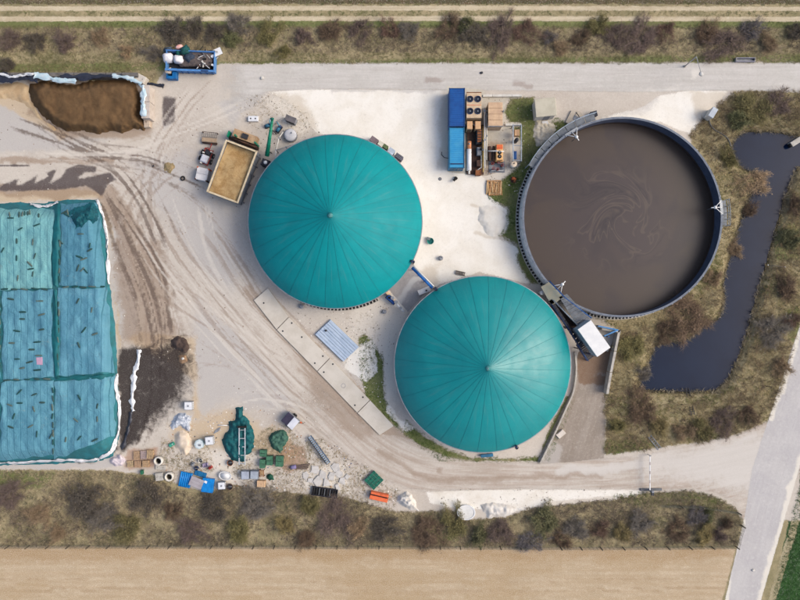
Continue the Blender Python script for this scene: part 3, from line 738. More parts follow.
def slurry():
    rs = np.concatenate([[0.02], np.linspace(0.2, TANK_R - 0.29, 70)]); na = 160
    A = np.linspace(0, 2 * np.pi, na, endpoint=False)
    Rg, Ag = np.meshgrid(rs, A, indexing='ij')
    x = (Rg * np.cos(Ag)).ravel(); y = (Rg * np.sin(Ag)).ravel()
    F = [(i * na + j, (i + 1) * na + j, (i + 1) * na + (j + 1) % na, i * na + (j + 1) % na) for i in range(len(rs) - 1) for j in range(na)]
    fx, fy = x.copy(), y.copy()
    for cx, cy, k, w in ((1.5, 0.3, 2.2, 3.6), (-3.0, 4.0, -1.7, 3.0), (3.0, -4.2, 1.6, 3.2), (0, 0, 0.6, 11)):
        dx, dy = fx - cx, fy - cy
        a = k * np.exp(-((dx ** 2 + dy ** 2) / (w * w)))
        fx, fy = cx + dx * np.cos(a) - dy * np.sin(a), cy + dx * np.sin(a) + dy * np.cos(a)
    t = NT('slurry')
    fv = t.attr('flow', True)
    n1 = t.noise(0.16, 3, 0.5, 0.6, fv); n2 = t.noise(0.24, 2, 0.5, 0.9, fv)
    sp = t.n('ShaderNodeVectorMath', operation='LENGTH'); t.set(sp.inputs[0], fv)
    c = t.mix(t.ramp(sp.outputs['Value'], 4.0, 12.0), col(72,62,62), col(76,65,58))
    c = t.mix(t.ramp(n1, 0.45, 0.62, 0.0, 0.7), c, col(64,56,57))
    ctr = t.ramp(sp.outputs['Value'], 10.0, 4.0)
    thin = t.math('ABSOLUTE', t.math('SUBTRACT', n2, 0.5))
    c = t.mix(t.math('MULTIPLY', t.ramp(thin, 0.03, 0.0, 0.0, 0.65), ctr), c, col(96,84,74))
    thin2 = t.math('ABSOLUTE', t.math('SUBTRACT', n2, 0.585))
    c = t.mix(t.math('MULTIPLY', t.ramp(thin2, 0.03, 0.0, 0.0, 0.7), ctr), c, col(54,47,50))
    foam = t.math('MULTIPLY', t.ramp(n2, 0.62, 0.72), t.ramp(sp.outputs['Value'], 7.0, 1.5, 0.0, 0.7))
    c = t.mix(foam, c, col(110,94,78))
    c = t.mix(t.ramp(t.noise(1.2, 6, 0.7), 0.55, 0.8, 0.0, 0.25), c, col(94,83,76))
    t.bump(t.noise(2.5, 3), 0.03, 0.03)
    me = np_mesh('slurry', np.stack([x, y, np.full_like(x, ZL)], 1), F, t.done(c, 0.32, 0.35), True, None, {'flow': np.stack([fx, fy, 0 * fx], 1)})
    kid(TANK, 'slurry', me)
slurry()

def mixer(label, ang, reach=1.1):
    """white tripod mast leaning in over the slurry"""
    ca, sa = math.cos(ang), math.sin(ang)
    b = Vector((TANK_C.x + (TANK_R - 0.13) * ca, TANK_C.y + (TANK_R - 0.13) * sa, ZR + 0.05))
    t = thing('mixer_mast', label, 'mixer', b, ang, 'mixer masts on the tank rim')
    hub = Vector((-reach, 0, 0.75))
    for dy in (-0.95, 0.0, 0.95):
        MB().tube([(0.0, dy, 0.0), tuple(hub)], 0.055, 8).part(t, 'strut', M_WHITE, True)
    h = MB().ball(tuple(hub), 0.24, 12, 8).part(t, 'winch_head', M_WHITE, True)
    MB().tube([tuple(hub), (hub.x - 0.62, 0, hub.z + 0.05)], 0.07, 8).part(h, 'jib', M_WHITE, True)
    MB().tube([(hub.x, 0, hub.z), (hub.x, 0, -1.9)], 0.05, 8).part(t, 'mast', M_STEEL, True)
    MB().box((-0.05, 0, 0.03), (0.4, 2.1, 0.06)).part(t, 'foot_plate', M_STEEL)
    return t
def ang_of(px, py):
    w = P(px, py, ZR); return math.atan2(w.y - TANK_C.y, w.x - TANK_C.x)
mixer('white tripod mixer mast on the tank rim beside the grey platform', ang_of(572, 133))
mixer('white tripod mixer mast on the rim of the tank nearest the pond', ang_of(724, 207), 1.3)
mixer('white tripod mixer mast on the tank rim beside the blue railings', ang_of(556, 290), 1.2)

# service platforms around the tank rim
def rim_platform(label, a0, a1, m_rail, w=0.9):
    c = TANK_C
    am = (a0 + a1) / 2
    t = thing('service_platform', label, 'platform', (c.x + (TANK_R + 0.5) * math.cos(am), c.y + (TANK_R + 0.5) * math.sin(am), 0))
    n = 8; r0, r1 = TANK_R + 0.12, TANK_R + 0.12 + w
    for i in range(n):
        b0, b1 = a0 + (a1 - a0) * i / n, a0 + (a1 - a0) * (i + 0.94) / n
        MB().ring((c.x, c.y), [(r0, ZR - 0.5), (r0, ZR - 0.44), (r1, ZR - 0.44), (r1, ZR - 0.5)], 3, b0, b1).part(t, 'grating', M_GRATE, False, True)
    for i in range(0, n + 1, 2):
        b = a0 + (a1 - a0) * i / n
        MB().bar((c.x + r1 * math.cos(b), c.y + r1 * math.sin(b), 0), (c.x + r1 * math.cos(b), c.y + r1 * math.sin(b), ZR + 0.6), 0.08, 0.08).part(t, 'post', m_rail, False, True)
    for z in (ZR + 0.1, ZR + 0.6):
        MB().tube([(c.x + r1 * math.cos(a0 + (a1 - a0) * i / 16), c.y + r1 * math.sin(a0 + (a1 - a0) * i / 16), z) for i in range(17)], 0.04, 6).part(t, 'rail', m_rail, True, True)
    return t
rim_platform('curved grey steel platform on the outside of the slurry tank', ang_of(530, 165), ang_of(597, 119), mat((176,190,206), grime=0.1))
rim_platform('small railed ladder platform on the tank side facing the pond', ang_of(725, 200), ang_of(722, 225), mat((180,190,198), grime=0.1), 0.7)

# ================================================================== SEPARATOR PLATFORM BETWEEN TANK AND RIGHT DOME
def quadbar(t, name, a, b, za, zb, w, h, m):
    A, B = P(a[0], a[1], za), P(b[0], b[1], zb)
    return MB().bar(A, B, w, h).part(t, name, m, False, True)
def railing(t, pts, z, m, posts=True):
    W = [P(a, b, z) for a, b in pts]
    for dz in (0.55, 1.05):
        MB().tube([w + Vector((0, 0, dz)) for w in W], 0.045, 6).part(t, 'rail', m, True, True)
    for a, b in zip(W[:-1], W[1:]):
        n = max(1, int((b - a).length / 1.3))
        for i in range(n + 1):
            p = a + (b - a) * i / n
            MB().bar(p, p + Vector((0, 0, 1.08)), 0.06, 0.06).part(t, 'rail_post', m, False, True)
WALK = thing('steel_walkway', 'raised steel walkway with blue railings leading to the white container', 'walkway', P(566, 312))
zk = 3.2
def deck(t, name, quad, z, m, th=0.08):
    MB().prism([(P(a, b, z).x, P(a, b, z).y) for a, b in quad], z - th, z).part(t, name, m, False, True)
for k in range(9):                       # right-hand deck laid in gratings
    f0, f1 = k / 9, (k + 0.93) / 9
    l = lambda a, b, f: (a[0] + (b[0] - a[0]) * f, a[1] + (b[1] - a[1]) * f)
    deck(WALK, 'grating', [l((559,297),(578,327),f0), l((567,294),(591,320),f0), l((567,294),(591,320),f1), l((559,297),(578,327),f1)], zk, M_GRATE)
for k in range(11):
    f0, f1 = k / 11, (k + 0.9) / 11
    deck(WALK, 'grating', [l((549,301),(580,349),f0), l((552,299),(583,346),f0), l((552,299),(583,346),f1), l((549,301),(580,349),f1)], zk, M_DKSTEEL)
deck(WALK, 'landing', [(541,287),(549,282),(563,297),(552,306)], zk, mat((132,138,130), (150,146,128), grime=0.4))
deck(WALK, 'landing', [(572,331),(579,326),(588,338),(581,344)], zk, M_GRATE)
railing(WALK, [(548,281),(563,297),(590,318)], zk, M_BLUE)
railing(WALK, [(550,304),(566,327),(580,350)], zk, M_DKBLUE)
railing(WALK, [(552,300),(577,326)], zk, mat((150,160,172), grime=0.1))
for a in ((548,284),(563,297),(551,304),(566,327),(580,349),(578,326),(590,319)):
    p = P(a[0], a[1], zk); MB().bar((p.x, p.y, 0), (p.x, p.y, zk - 0.08), 0.14, 0.14).part(WALK, 'leg', M_DKSTEEL, False, True)
WTR = thing('solids_trough', 'narrow brown trough running beside the raised walkway', 'trough', P(562, 314))
for a, b in (((556,302),(577,326)), ((551,306),(572,331))):
    quadbar(WTR, 'side_wall', a, b, 2.3, 2.3, 0.12, 1.0, M_DKSTEEL)
deck(WTR, 'floor', [(556,302),(577,326),(572,331),(551,306)], 1.95, mat((78,60,50), (56,44,40), rough=0.9, bump=0.4), 0.3)
for i in range(4):
    l2 = lambda f: ((551 + 5 * 0.5 + 21 * f), (306 - 4 * 0.5 + 24.5 * f))
    a = l2(0.1 + 0.26 * i); p = P(a[0], a[1], 0); MB().bar((p.x, p.y, 0), (p.x, p.y, 1.65), 0.2, 0.2).part(WTR, 'support', M_DKSTEEL, False, True)

CONT = thing('white_container', 'white roofed container raised on a steel stand beside the walkway', 'container', (P(594, 338.5, 6.2).x, P(594, 338.5, 6.2).y, 0), math.atan2(-27.5, 19.5))
Lc, Wc, z0, z1 = 4.75, 2.3, 3.6, 6.2
MB().box((0, 0, (z0 + z1) / 2 - 0.03), (Lc - 0.06, Wc - 0.06, z1 - z0 - 0.1)).part(CONT, 'body', mat((176,184,196), (158,166,180), rough=0.5, grime=0.2))
rf = MB().box((0, 0, z1 - 0.02), (Lc, Wc, 0.12), 0, 0.03).part(CONT, 'roof', M_WHITE)
for sx in (-1, 1):
    for sy in (-1, 1):
        MB().box((sx * (Lc / 2 - 0.12), sy * (Wc / 2 - 0.12), z0 / 2), (0.2, 0.2, z0)).part(CONT, 'leg', M_DKBLUE)
for i in range(14):
    MB().box((-Lc / 2 + 0.25 + i * 0.326, -Wc / 2 - 0.0, (z0 + z1) / 2), (0.12, 0.05, z1 - z0 - 0.3)).part(CONT, 'rib', mat((160,168,182), grime=0.2))
MB().box((Lc / 2 + 0.0, 0.2, z0 + 1.05), (0.06, 0.9, 2.0)).part(CONT, 'door', mat((150,158,172)))
STAIR = thing('steel_stair', 'dark blue steel stair at the lower side of the white container', 'stair', P(586, 350))
for k in range(10):
    f = k / 9; zz = 3.2 * (1 - f)
    a = P(580 + 10 * f, 343 + 15 * f, zz)
    MB().box((a.x, a.y, a.z), (1.1, 0.26, 0.05), math.atan2(-27.5, 19.5) + math.pi / 2).part(STAIR, 'tread', M_DKSTEEL)
for q in STAIR.children: q.location = Vector((0, 0, 0)) - STAIR.location
for dx, dy in ((-3.4, 2.4), (3.4, -2.4)):
    quadbar(STAIR, 'stringer', (580 + dx, 343 + dy), (590 + dx, 358 + dy), 3.2, 0.05, 0.08, 0.28, M_DKBLUE)
    A, B = P(580 + dx, 343 + dy, 3.2), P(590 + dx, 358 + dy, 0.05)
    MB().tube([A + Vector((0, 0, 1)), B + Vector((0, 0, 1))], 0.045, 6).part(STAIR, 'handrail', M_BLUE, True, True)
    for f in (0, 0.33, 0.66, 1):
        p = A + (B - A) * f; MB().bar(p, p + Vector((0, 0, 1)), 0.05, 0.05).part(STAIR, 'rail_post', M_BLUE, False, True)

RW = thing('retaining_wall', 'pale concrete retaining wall along the rusty ramp', 'wall', P(611, 361))
rwp = [(P(a, b, 1.6).x, P(a, b, 1.6).y) for a, b in ((602,327.5),(621,330),(619,332.5),(602,330))]
MB().prism(rwp, 0, 1.6).part(RW, 'wall_panel', M_CONC, False, True)
for (a0, b0), (a1, b1) in (((619.6,330),(615.4,351)), ((615.3,351.6),(611.2,372)), ((611.1,372.6),(607.5,394))):
    q = [(a0 - 1.2, b0), (a0 + 1.2, b0), (a1 + 1.2, b1), (a1 - 1.2, b1)]
    MB().prism([(P(a, b, 1.6).x, P(a, b, 1.6).y) for a, b in q], 0, 1.6).part(RW, 'wall_panel', M_CONC, False, True)
RW2 = thing('retaining_wall', 'low concrete kerb wall between teal dome and ramp', 'wall', P(560, 430))
kp = curve([(575,352),(576,372),(573,392),(566,408),(556,430),(540,463)], 4)
for a, b in zip(kp[:-1], kp[1:]):
    quadbar(RW2, 'kerb', a, (a[0] + (b[0] - a[0]) * 0.97, a[1] + (b[1] - a[1]) * 0.97), 0.3, 0.3, 0.24, 0.62, M_CONC)
BR = thing('pipe_brace', 'light blue steel brace from white container to retaining wall corner', 'brace', P(609, 330))
for a, b in (((598,326),(618,330)), ((604,336),(618,330))):
    quadbar(BR, 'beam', a, b, 2.4, 1.75, 0.2, 0.2, mat((70,130,186), (60,110,160), grime=0.2))
quadbar(BR, 'post', (598,326), (598.01,326), 0, 2.4, 0.2, 0.2, M_BLUE)
p = P(604,336,0); MB().bar((p.x,p.y,0),(p.x,p.y,2.3),0.16,0.16).part(BR, 'post', M_BLUE, False, True)

# ================================================================== HEAPS, TARPS, FILM
def centroid(poly):
    return sum(p[0] for p in poly) / len(poly), sum(p[1] for p in poly) / len(poly)
def heap_z(poly, h, fall, lump, seed, ls=0.12):
    def f(X, Y):
        d = sdf(poly, X, Y) + 3.4 * (fbm(X * 0.3, Y * 0.3, 4, seed + 1) - 0.5)
        return h * sstep(0, fall, d) ** 0.8 * (1 - lump + 2 * lump * fbm(X * ls, Y * ls, 4, seed)) - 0.06 + np.clip(d, -4, 0) * 0.05
    return f
def heap_mesh(name, poly, h, fall, m, step=1.2, lump=0.25, seed=1, ls=0.12, org=None, smooth=True):
    f = heap_z(poly, h, fall, lump, seed, ls)
    X, Y, F = grid_px(*bbox(poly, 4), step, lambda X, Y: sdf(poly, X, Y) > -3)
    Z = f(X, Y)
    V = to_world(X, Y, Z)
    if org is not None: V = V - np.array([org[0], org[1], 0])
    return np_mesh(name, V, F, m, smooth)
def heap(name, label, cat, poly, h, fall, m, group=None, **kw):
    cx, cy = centroid(poly); o0 = P(cx, cy)
    return tag(obj(name, heap_mesh(name, poly, h, fall, m, org=o0, **kw), o0), label, cat, group)
def heap_part(parent, name, poly, h, fall, m, **kw):
    return kid(parent, name, heap_mesh(name, poly, h, fall, m, org=parent.location, **kw))

# brown manure heap in the upper bunker
t = NT('manure')
c = t.mix(t.ramp(t.noise(0.5, 8, 0.7, 0.4), 0.36, 0.66), col(116,92,66), col(98,76,54))
c = t.mix(t.ramp(t.noise(4, 7, 0.75), 0.55, 0.8, 0.0, 0.5), c, col(142,116,86))
t.bump(t.noise(3, 8, 0.75), 0.6, 0.15)
M_MANURE = t.done(c, 0.95, 0.1)
HEAP = [(29,84),(44,80),(60,83),(76,84),(92,80),(120,79),(137,83),(141,98),(140,114),(147,124),(145,131),(133,129),(122,134),(112,131),(98,135),(84,132),(66,132),(52,124),(40,114),(31,102),(28,92)]
heap('manure_heap', 'big brown heap of solid manure in the bunker bay', 'heap', HEAP, 2.0, 9, M_MANURE, step=1.2, lump=0.16, seed=3, ls=0.09)
heap('soil_bank', 'pale sandy earth spilled left of the brown manure heap', 'heap', [(-60,82),(0,82),(20,80),(30,84),(32,100),(44,118),(60,130),(54,133),(38,120),(24,106),(10,100),(-60,103)], 0.35, 8, mat((206,182,148), (188,160,124), scale=0.8, bump=0.6, rough=0.95, grime=0.4), lump=0.5, seed=4)
def film(name, label, pts, w, z0, m, seed=1, zf=None, n=6, cat='plastic film', group=None, parent=None):
    """crumpled sheet of plastic along a line (photo pixels, metres wide)"""
    pts = curve(pts, n); k = 7
    X = np.array([p[0] for p in pts]); Y = np.array([p[1] for p in pts])
    tx, ty = np.gradient(X), np.gradient(Y); L = np.hypot(tx, ty); nx, ny = ty / L, -tx / L
    V = []
    for i in range(len(X)):
        ww = w / S * (0.35 + 1.35 * float(vnoise(i * 0.45, 0.3, seed)))
        for j in range(k):
            a = (j / (k - 1) - 0.5) * ww
            x, y = X[i] + nx[i] * a, Y[i] + ny[i] * a
            x += 1.9 * (float(vnoise(i * 1.1, j * 1.3, seed + 2)) - 0.5); y += 1.9 * (float(vnoise(i * 1.1, j * 1.3, seed + 4)) - 0.5)
            z = z0 + (float(zf(np.array([x]), np.array([y]))[0]) if zf else 0) + 0.32 * float(vnoise(i * 1.3, j * 0.9, seed + 6)) * math.sin(math.pi * j / (k - 1))
            V.append(P(x, y, z))
    F = [(i * k + j, (i + 1) * k + j, (i + 1) * k + j + 1, i * k + j + 1) for i in range(len(X) - 1) for j in range(k - 1)]
    c = P(*pts[len(pts) // 2]) if parent is None else parent.location
    me = np_mesh(name, np.array([(v.x - c[0], v.y - c[1], v.z) for v in V]), F, m, False)
    if parent is not None: return kid(parent, name, me)
    return tag(obj(name, me, (c[0], c[1], 0)), label, cat, group)
M_FILM = mat((232,234,238), (210,214,222), rough=0.35, spec=0.5, grime=0.2, scale=2)
M_FILMB = mat((176,206,220), (206,220,228), rough=0.35, spec=0.5, grime=0.15, scale=1.5)
M_FILMD = mat((46,50,66), (34,36,48), rough=0.4, spec=0.5, grime=0.2, scale=2)
# bunker walls
BW = thing('bunker_wall', 'long low concrete wall behind the manure heap at the verge', 'wall', P(60, 76))
for i in range(13):
    a, b = -70 + i * 16, -70 + (i + 0.97) * 16
    MB().prism([(P(q, w, 1.6).x, P(q, w, 1.6).y) for q, w in ((a, 72.5), (b, 72.5), (b, 76.5), (a, 76.5))], 0, 1.6).part(BW, 'wall_panel', mat((120,116,112), (96,92,90), rough=0.9, bump=0.3), False, True)
film('plastic_film', 'dark film draped over the bunker wall left of the manure heap', [(-40,77),(0,77),(14,79),(28,77),(38,78)], 1.2, 1.62, M_FILMD, 3)
film('plastic_film', 'dark film draped over the bunker wall above the manure heap', [(60,77),(80,77),(100,76.5),(122,76)], 0.8, 1.63, M_FILMD, 4)
film('plastic_film', 'pale blue film along the wall at the upper left of the heap', [(34,75),(46,77),(58,80),(76,81)], 0.7, 1.75, M_FILMB, 5)
film('plastic_film', 'pale blue film along the wall at the upper right of the heap', [(112,76),(124,77),(134,80),(141,84)], 0.6, 1.75, M_FILMB, 6)
film('plastic_film', 'thin white film edge on the bunker wall at the far left', [(-30,74),(0,74),(12,77),(22,75),(34,74)], 0.35, 1.85, M_FILM, 7)
BW2 = thing('bunker_wall', 'short thick concrete wall right of the manure heap under white film', 'wall', P(146, 104))
for a, b in ((85, 101.5), (102, 118)):
    MB().prism([(P(q, w, 2).x, P(q, w, 2).y) for q, w in ((141.5, a), (149.5, a), (149.5, b), (141.5, b))], 0, 2.0).part(BW2, 'wall_panel', mat((206,196,188), (188,176,166), rough=0.9, bump=0.2), False, True)
film('plastic_film', 'pale blue white film on the short wall right of the manure heap', [(143,85),(143.5,95),(143,105),(144,116)], 0.75, 2.03, M_FILMB, 8)
CB = thing('concrete_block', 'pale concrete block at the corner of the manure bunker', 'block', (P(140,78,1.2).x, P(140,78,1.2).y, 0), R(-28))
MB().box((0, 0, 0.6), (1.6, 1.05, 1.2), 0, 0.06).part(CB, 'body', mat((214,208,200), (196,188,180), rough=0.9))
for x in (-0.45, 0.45):
    MB().tube([(x, -0.1, 1.2), (x, -0.05, 1.32), (x, 0.05, 1.32), (x, 0.1, 1.2)], 0.025, 6).part(CB, 'lifting_loop', M_DKSTEEL)
CB = thing('concrete_block', 'small sandy concrete block at the lower right of the manure heap', 'block', P(148.5, 123.5), R(4))
MB().box((0, 0, 0.4), (0.9, 1.5, 0.8), 0, 0.06).part(CB, 'body', mat((206,190,172), (184,166,148), rough=0.9))
MB().tube([(0, -0.1, 0.8), (0, -0.05, 0.9), (0, 0.05, 0.9), (0, 0.1, 0.8)], 0.025, 6).part(CB, 'lifting_loop', M_DKSTEEL)
film('plastic_film', 'dark film scrap between manure bunker and lane', [(146,83),(154,84.5),(164,86)], 0.55, 0.06, M_FILMD, 9)

# covered silage clamp
CLAMP = [(-170,204),(0,204),(18,203),(45,204),(60,201),(98,200),(101,206),(106,240),(107,252),(110,290),(115,330),(117,375),(119,410),(118,440),(112,456),(96,461),(60,463),(0,465),(-170,468)]
def clamp_z(X, Y):
    d = sdf(CLAMP, X, Y)
    return 2.3 * sstep(-1, 16, d) ** 0.7 * (0.9 + 0.2 * fbm(X * 0.04, Y * 0.04, 3, 8)) + 0.12 * (fbm(X * 0.25, Y * 0.25, 3, 2) - 0.5)
def tarp_mat(name, a, b, along=True):
    t = NT(name)
    c = t.mix(t.ramp(t.noise(0.3, 6, 0.65, 0.5), 0.34, 0.68), col(*a), col(*b))
    sx = t.n('ShaderNodeSeparateXYZ'); t.set(sx.inputs[0], t.pos())
    ph = t.math('ADD', t.math('MULTIPLY', sx.outputs[0], 1.02), t.math('MULTIPLY', t.noise(0.4, 3), 0.25))
    l = t.math('ABSOLUTE', t.math('SUBTRACT', t.math('FRACT', ph), 0.5))
    c = t.mix(t.ramp(l, 0.07, 0.02, 0.0, 0.55), c, col(28,90,112))
    f2 = t.math('ABSOLUTE', t.math('SUBTRACT', t.math('FRACT', t.math('MULTIPLY', ph, 3.07)), 0.5))
    c = t.mix(t.ramp(f2, 0.12, 0.03, 0.0, 0.14), c, col(30,96,112))
    c = t.mix(t.ramp(t.noise(1.6, 8, 0.75, 0.8), 0.6, 0.78, 0.0, 0.5), c, col(150,190,196))
    c = t.mix(t.ramp(t.noise(0.9, 8, 0.75, 0.8), 0.6, 0.74, 0.0, 0.45), c, col(44,106,124))
    c = t.mix(t.ramp(t.noise(0.7, 8, 0.78, 1.2), 0.58, 0.72, 0.0, 0.35), c, col(150,160,150))
    c = t.mix(t.ramp(t.noise(5, 6, 0.8, 0.5), 0.64, 0.76, 0.0, 0.6), c, col(126,128,108))
    t.bump(t.noise(0.8, 6, 0.65, 1.5), 0.8, 0.25)
    return t.done(c, 0.75, 0.25)
CL = thing('silage_clamp', 'long silage heap under teal netting at the left edge', 'silage heap', P(55, 335))
X, Y, F = grid_px(-130, 124, 195, 472, 2.0, lambda X, Y: sdf(CLAMP, X, Y) > -3)
V = to_world(X, Y, clamp_z(X, Y) - 0.05) - np.array([CL.location.x, CL.location.y, 0])
t = NT('clamp_film')
c = t.mix(t.ramp(t.noise(0.8, 7, 0.7), 0.35, 0.65), col(44,122,134), col(44,104,112))
c = t.mix(t.ramp(t.noise(2.5, 8, 0.75), 0.56, 0.75, 0.0, 0.7), c, col(112,122,96))
t.bump(t.noise(2.5, 7, 0.7), 0.6, 0.1)
kid(CL, 'cover_film', np_mesh('cover_film', V, F, t.done(c, 0.7, 0.3), True))
def tarp(label, q, m, seed):
    """one net tarp draped on the clamp; q = four photo corners, top-left clockwise"""
    n = 34
    V = []
    for j in range(n + 1):
        for i in range(n + 1):
            u, v = i / n, j / n
            x = (q[0][0] * (1 - u) + q[1][0] * u) * (1 - v) + (q[3][0] * (1 - u) + q[2][0] * u) * v
            y = (q[0][1] * (1 - u) + q[1][1] * u) * (1 - v) + (q[3][1] * (1 - u) + q[2][1] * u) * v
            e = min(u, 1 - u, v, 1 - v)
            if e < 0.001:
                x += 3.4 * (float(vnoise(x * 0.12, y * 0.12, seed)) - 0.5); y += 3.4 * (float(vnoise(x * 0.12, y * 0.12, seed + 5)) - 0.5)
            V.append((x, y, 0.1 if e < 0.001 else 0.16))
    A = np.array(V)
    Z = clamp_z(A[:, 0], A[:, 1]) + A[:, 2] + 0.5 * (fbm(A[:, 0] * 0.16, A[:, 1] * 0.09, 4, seed) - 0.5)
    W = to_world(A[:, 0], A[:, 1], Z)
    cx, cy = P(*centroid(q)).xy
    W = W - np.array([cx, cy, 0])
    F = [(j * (n + 1) + i, (j + 1) * (n + 1) + i, (j + 1) * (n + 1) + i + 1, j * (n + 1) + i + 1) for j in range(n) for i in range(n)]
    return tag(obj('net_tarp', np_mesh('net_tarp', W, F, m, True), (cx, cy, 0)), label, 'tarp', 'net tarps on the silage heap')
MT = [tarp_mat('tarp_%d' % i, a, b) for i, (a, b) in enumerate([((124,180,184), (106,166,176)), ((88,146,168), (76,132,156)), ((100,158,178), (86,144,166)), ((84,142,166), (98,154,176))])]
tarp('greenish teal net tarp at the upper left corner of the silage heap', [(-2,209),(54,209),(51,288),(-2,289)], MT[0], 1)
tarp('teal net tarp under the dark crumpled net on the silage heap', [(60,203),(98,203),(107,287),(60,286)], MT[1], 2)
tarp('teal net tarp with the pink sheet on it', [(2,291),(52,289),(54,377),(2,379)], MT[2], 3)
tarp('teal net tarp with a round bulge, right of the pink sheet', [(59,288),(107,288),(114,373),(58,376)], MT[3], 4)
tarp('teal net tarp in the lower left corner of the silage heap', [(2,382),(53,380),(54,455),(-1,461)], MT[2], 5)
tarp('teal net tarp in the lower right corner of the silage heap', [(55,381),(115,376),(115,436),(54,460)], MT[2], 6)
tarp('teal net tarp cut by the left picture edge near the top', [(-58,208),(-4,208),(-4,288),(-58,290)], MT[0], 7)
tarp('teal net tarp cut by the left picture edge halfway down', [(-58,292),(0,291),(0,378),(-58,380)], MT[2], 8)
tarp('teal net tarp cut by the left picture edge near the bottom', [(-58,382),(0,382),(-3,460),(-58,462)], MT[1], 9)
cz = lambda X, Y: clamp_z(X, Y)
film('plastic_film', 'white film edge along the upper right side of the silage heap', [(97,200),(102,212),(105,226),(107,240),(108,262),(109,284)], 0.35, 0.1, M_FILM, 11, cz)
film('plastic_film', 'white film edge along the lower right side of the silage heap', [(117,374),(116,388),(119,402),(119,425),(116,440),(111,452),(100,458)], 0.4, 0.1, M_FILM, 12, cz)
film('plastic_film', 'white film edge along the bottom of the silage heap', [(100,459),(84,461),(66,460),(44,461),(20,463),(0,463),(-40,464)], 0.35, 0.1, M_FILM, 13, cz)
film('plastic_film', 'white film edge along the top of the silage heap', [(30,204),(42,206),(50,205),(58,202)], 0.25, 0.14, M_FILM, 14, cz)
film('plastic_film', 'white film shreds lying on the dark wet ground', [(139,350),(138,362),(134,374),(133,388),(132,400),(133,411)], 0.75, 0.1, M_FILM, 15)
film('plastic_film', 'dark film strip below the white shreds on the wet ground', [(131,412),(129,424),(126,436),(122,450)], 0.6, 0.06, M_FILMD, 16)
film('plastic_film', 'dark teal netting strip between the columns of tarps on top', [(57.5,203),(57,225),(56,250),(55.5,286)], 0.95, 0.2, mat((18,106,116), (14,92,100), rough=0.7, grime=0.3), 17, cz)
film('plastic_film', 'dark teal netting strip beside the pink sheet tarp', [(55,290),(56,320),(56,350),(57,376)], 0.75, 0.2, mat((18,106,116), (14,92,100), rough=0.7, grime=0.3), 18, cz)
film('plastic_film', 'dark teal netting strip between the two lower right tarps', [(56,378),(76,378),(96,377),(114,375)], 0.6, 0.2, mat((22,104,112), (16,90,96), rough=0.7, grime=0.3), 19, cz)
CN = heap('crumpled_net', 'crumpled dark teal net bundle on the upper right silage tarp', 'net', [(78,218),(84,213),(94,211),(99,208),(103,214),(102,220),(95,225),(90,230),(84,231),(80,225)], 0.7, 5, mat((14,96,108), (8,70,82), scale=2.5, bump=1.0, bscale=5, grime=0.1), lump=0.6, seed=5, ls=0.4, step=0.8)
CN.location.z = 2.45
PS = thing('pink_sheet', 'small pink folded sheet lying on a teal tarp', 'sheet', P(39.5, 361, 2.45))
for k in range(3):
    MB().box((0.02 * k, 0.015 * k, 0.03 + 0.05 * k), (0.92 - 0.05 * k, 1.15 - 0.06 * k, 0.045), R(3 * k), 0.015).part(PS, 'fold', mat((196,160,186), (180,146,172), grime=0.15))
# gravel bags that weigh the tarps down
def bag_mesh(m):
    b = MB(); n, k = 8, 9
    for i in range(k):
        s = i / (k - 1); x = (s - 0.5) * 0.95
        r = 0.095 * (math.sin(math.pi * min(max(s, 0.03), 0.97)) ** 0.18) * (1 + 0.1 * math.sin(i * 2.3))
        b.v += [(x, 1.25 * r * math.cos(2 * math.pi * j / n), 0.8 * r * math.sin(2 * math.pi * j / n) + 0.09) for j in range(n)]
    b.f += [(i * n + j, (i + 1) * n + j, (i + 1) * n + (j + 1) % n, i * n + (j + 1) % n) for i in range(k - 1) for j in range(n)]
    return b.mesh('gravel_bag', m, True)
BAGM = [bag_mesh(mat(c, None, scale=4, grime=0.3)) for c in ((34,84,84), (56,88,86), (96,116,110))]
bags = [(20.5,229,30),(17,241,90),(33,242,85),(17,258,90),(35,256,70),(30,264,135),(31,269,10),(33,274,80),(18,278,85),(37,225,20),(39,216,90),(10,215,100),(11,218,0),(19.5,215,90),(22.5,215,80),(25,214,90),(28,214,90),(30,213,95),(3,250,60),
        (64.5,212.5,30),(68,213,100),(67,215,150),(61,242,135),(81,234,0),(90,245.5,80),(90,250,30),(84,259,20),(79.5,257,160),(78,268,70),(82.5,269.5,45),(86,271,130),
        (11,299,-10),(40,301,0),(23,312,0),(22.5,319,0),(42,314.5,15),(17,331,-10),(42,329.5,10),(12,343,0),(37.5,342,5),(32,349.5,0),(39,355.5,0),(17.5,359,0),(30,362,15),(22.5,368,10),(37.5,370,5),(78,301,60),(92,310,80),(84,330,50),(79,345,110),(95,334,20),
        (19.5,392,45),(34.5,394.5,20),(10,405,-20),(20,403,0),(42.5,402.5,0),(34,409,-70),(14,416,70),(11,427,-20),(31,426,30),(37,434,85),(51,436,60),(66,439.5,80),(79.5,438,50),(95,440,25),(76,420,-40),(79.5,397.5,-60),(97.5,406,80),(97.5,419,90)]
for seam in ([(0,289.5),(50,289)], [(62,287),(106,287)], [(2,380.5),(52,378.5)], [(53,386),(53,455)], [(60,240),(60,284)], [(59,300),(58,370)], [(0,300),(0,370)]):
    (xa, ya), (xb, yb) = seam; L = math.hypot(xb - xa, yb - ya); n = int(L / 8.5)
    for i in range(n):
        f = (i + 0.5) / n; bags.append((xa + (xb - xa) * f + random.uniform(-0.5, 0.5), ya + (yb - ya) * f + random.uniform(-0.5, 0.5), -math.degrees(math.atan2(yb - ya, xb - xa)) + random.uniform(-12, 12)))
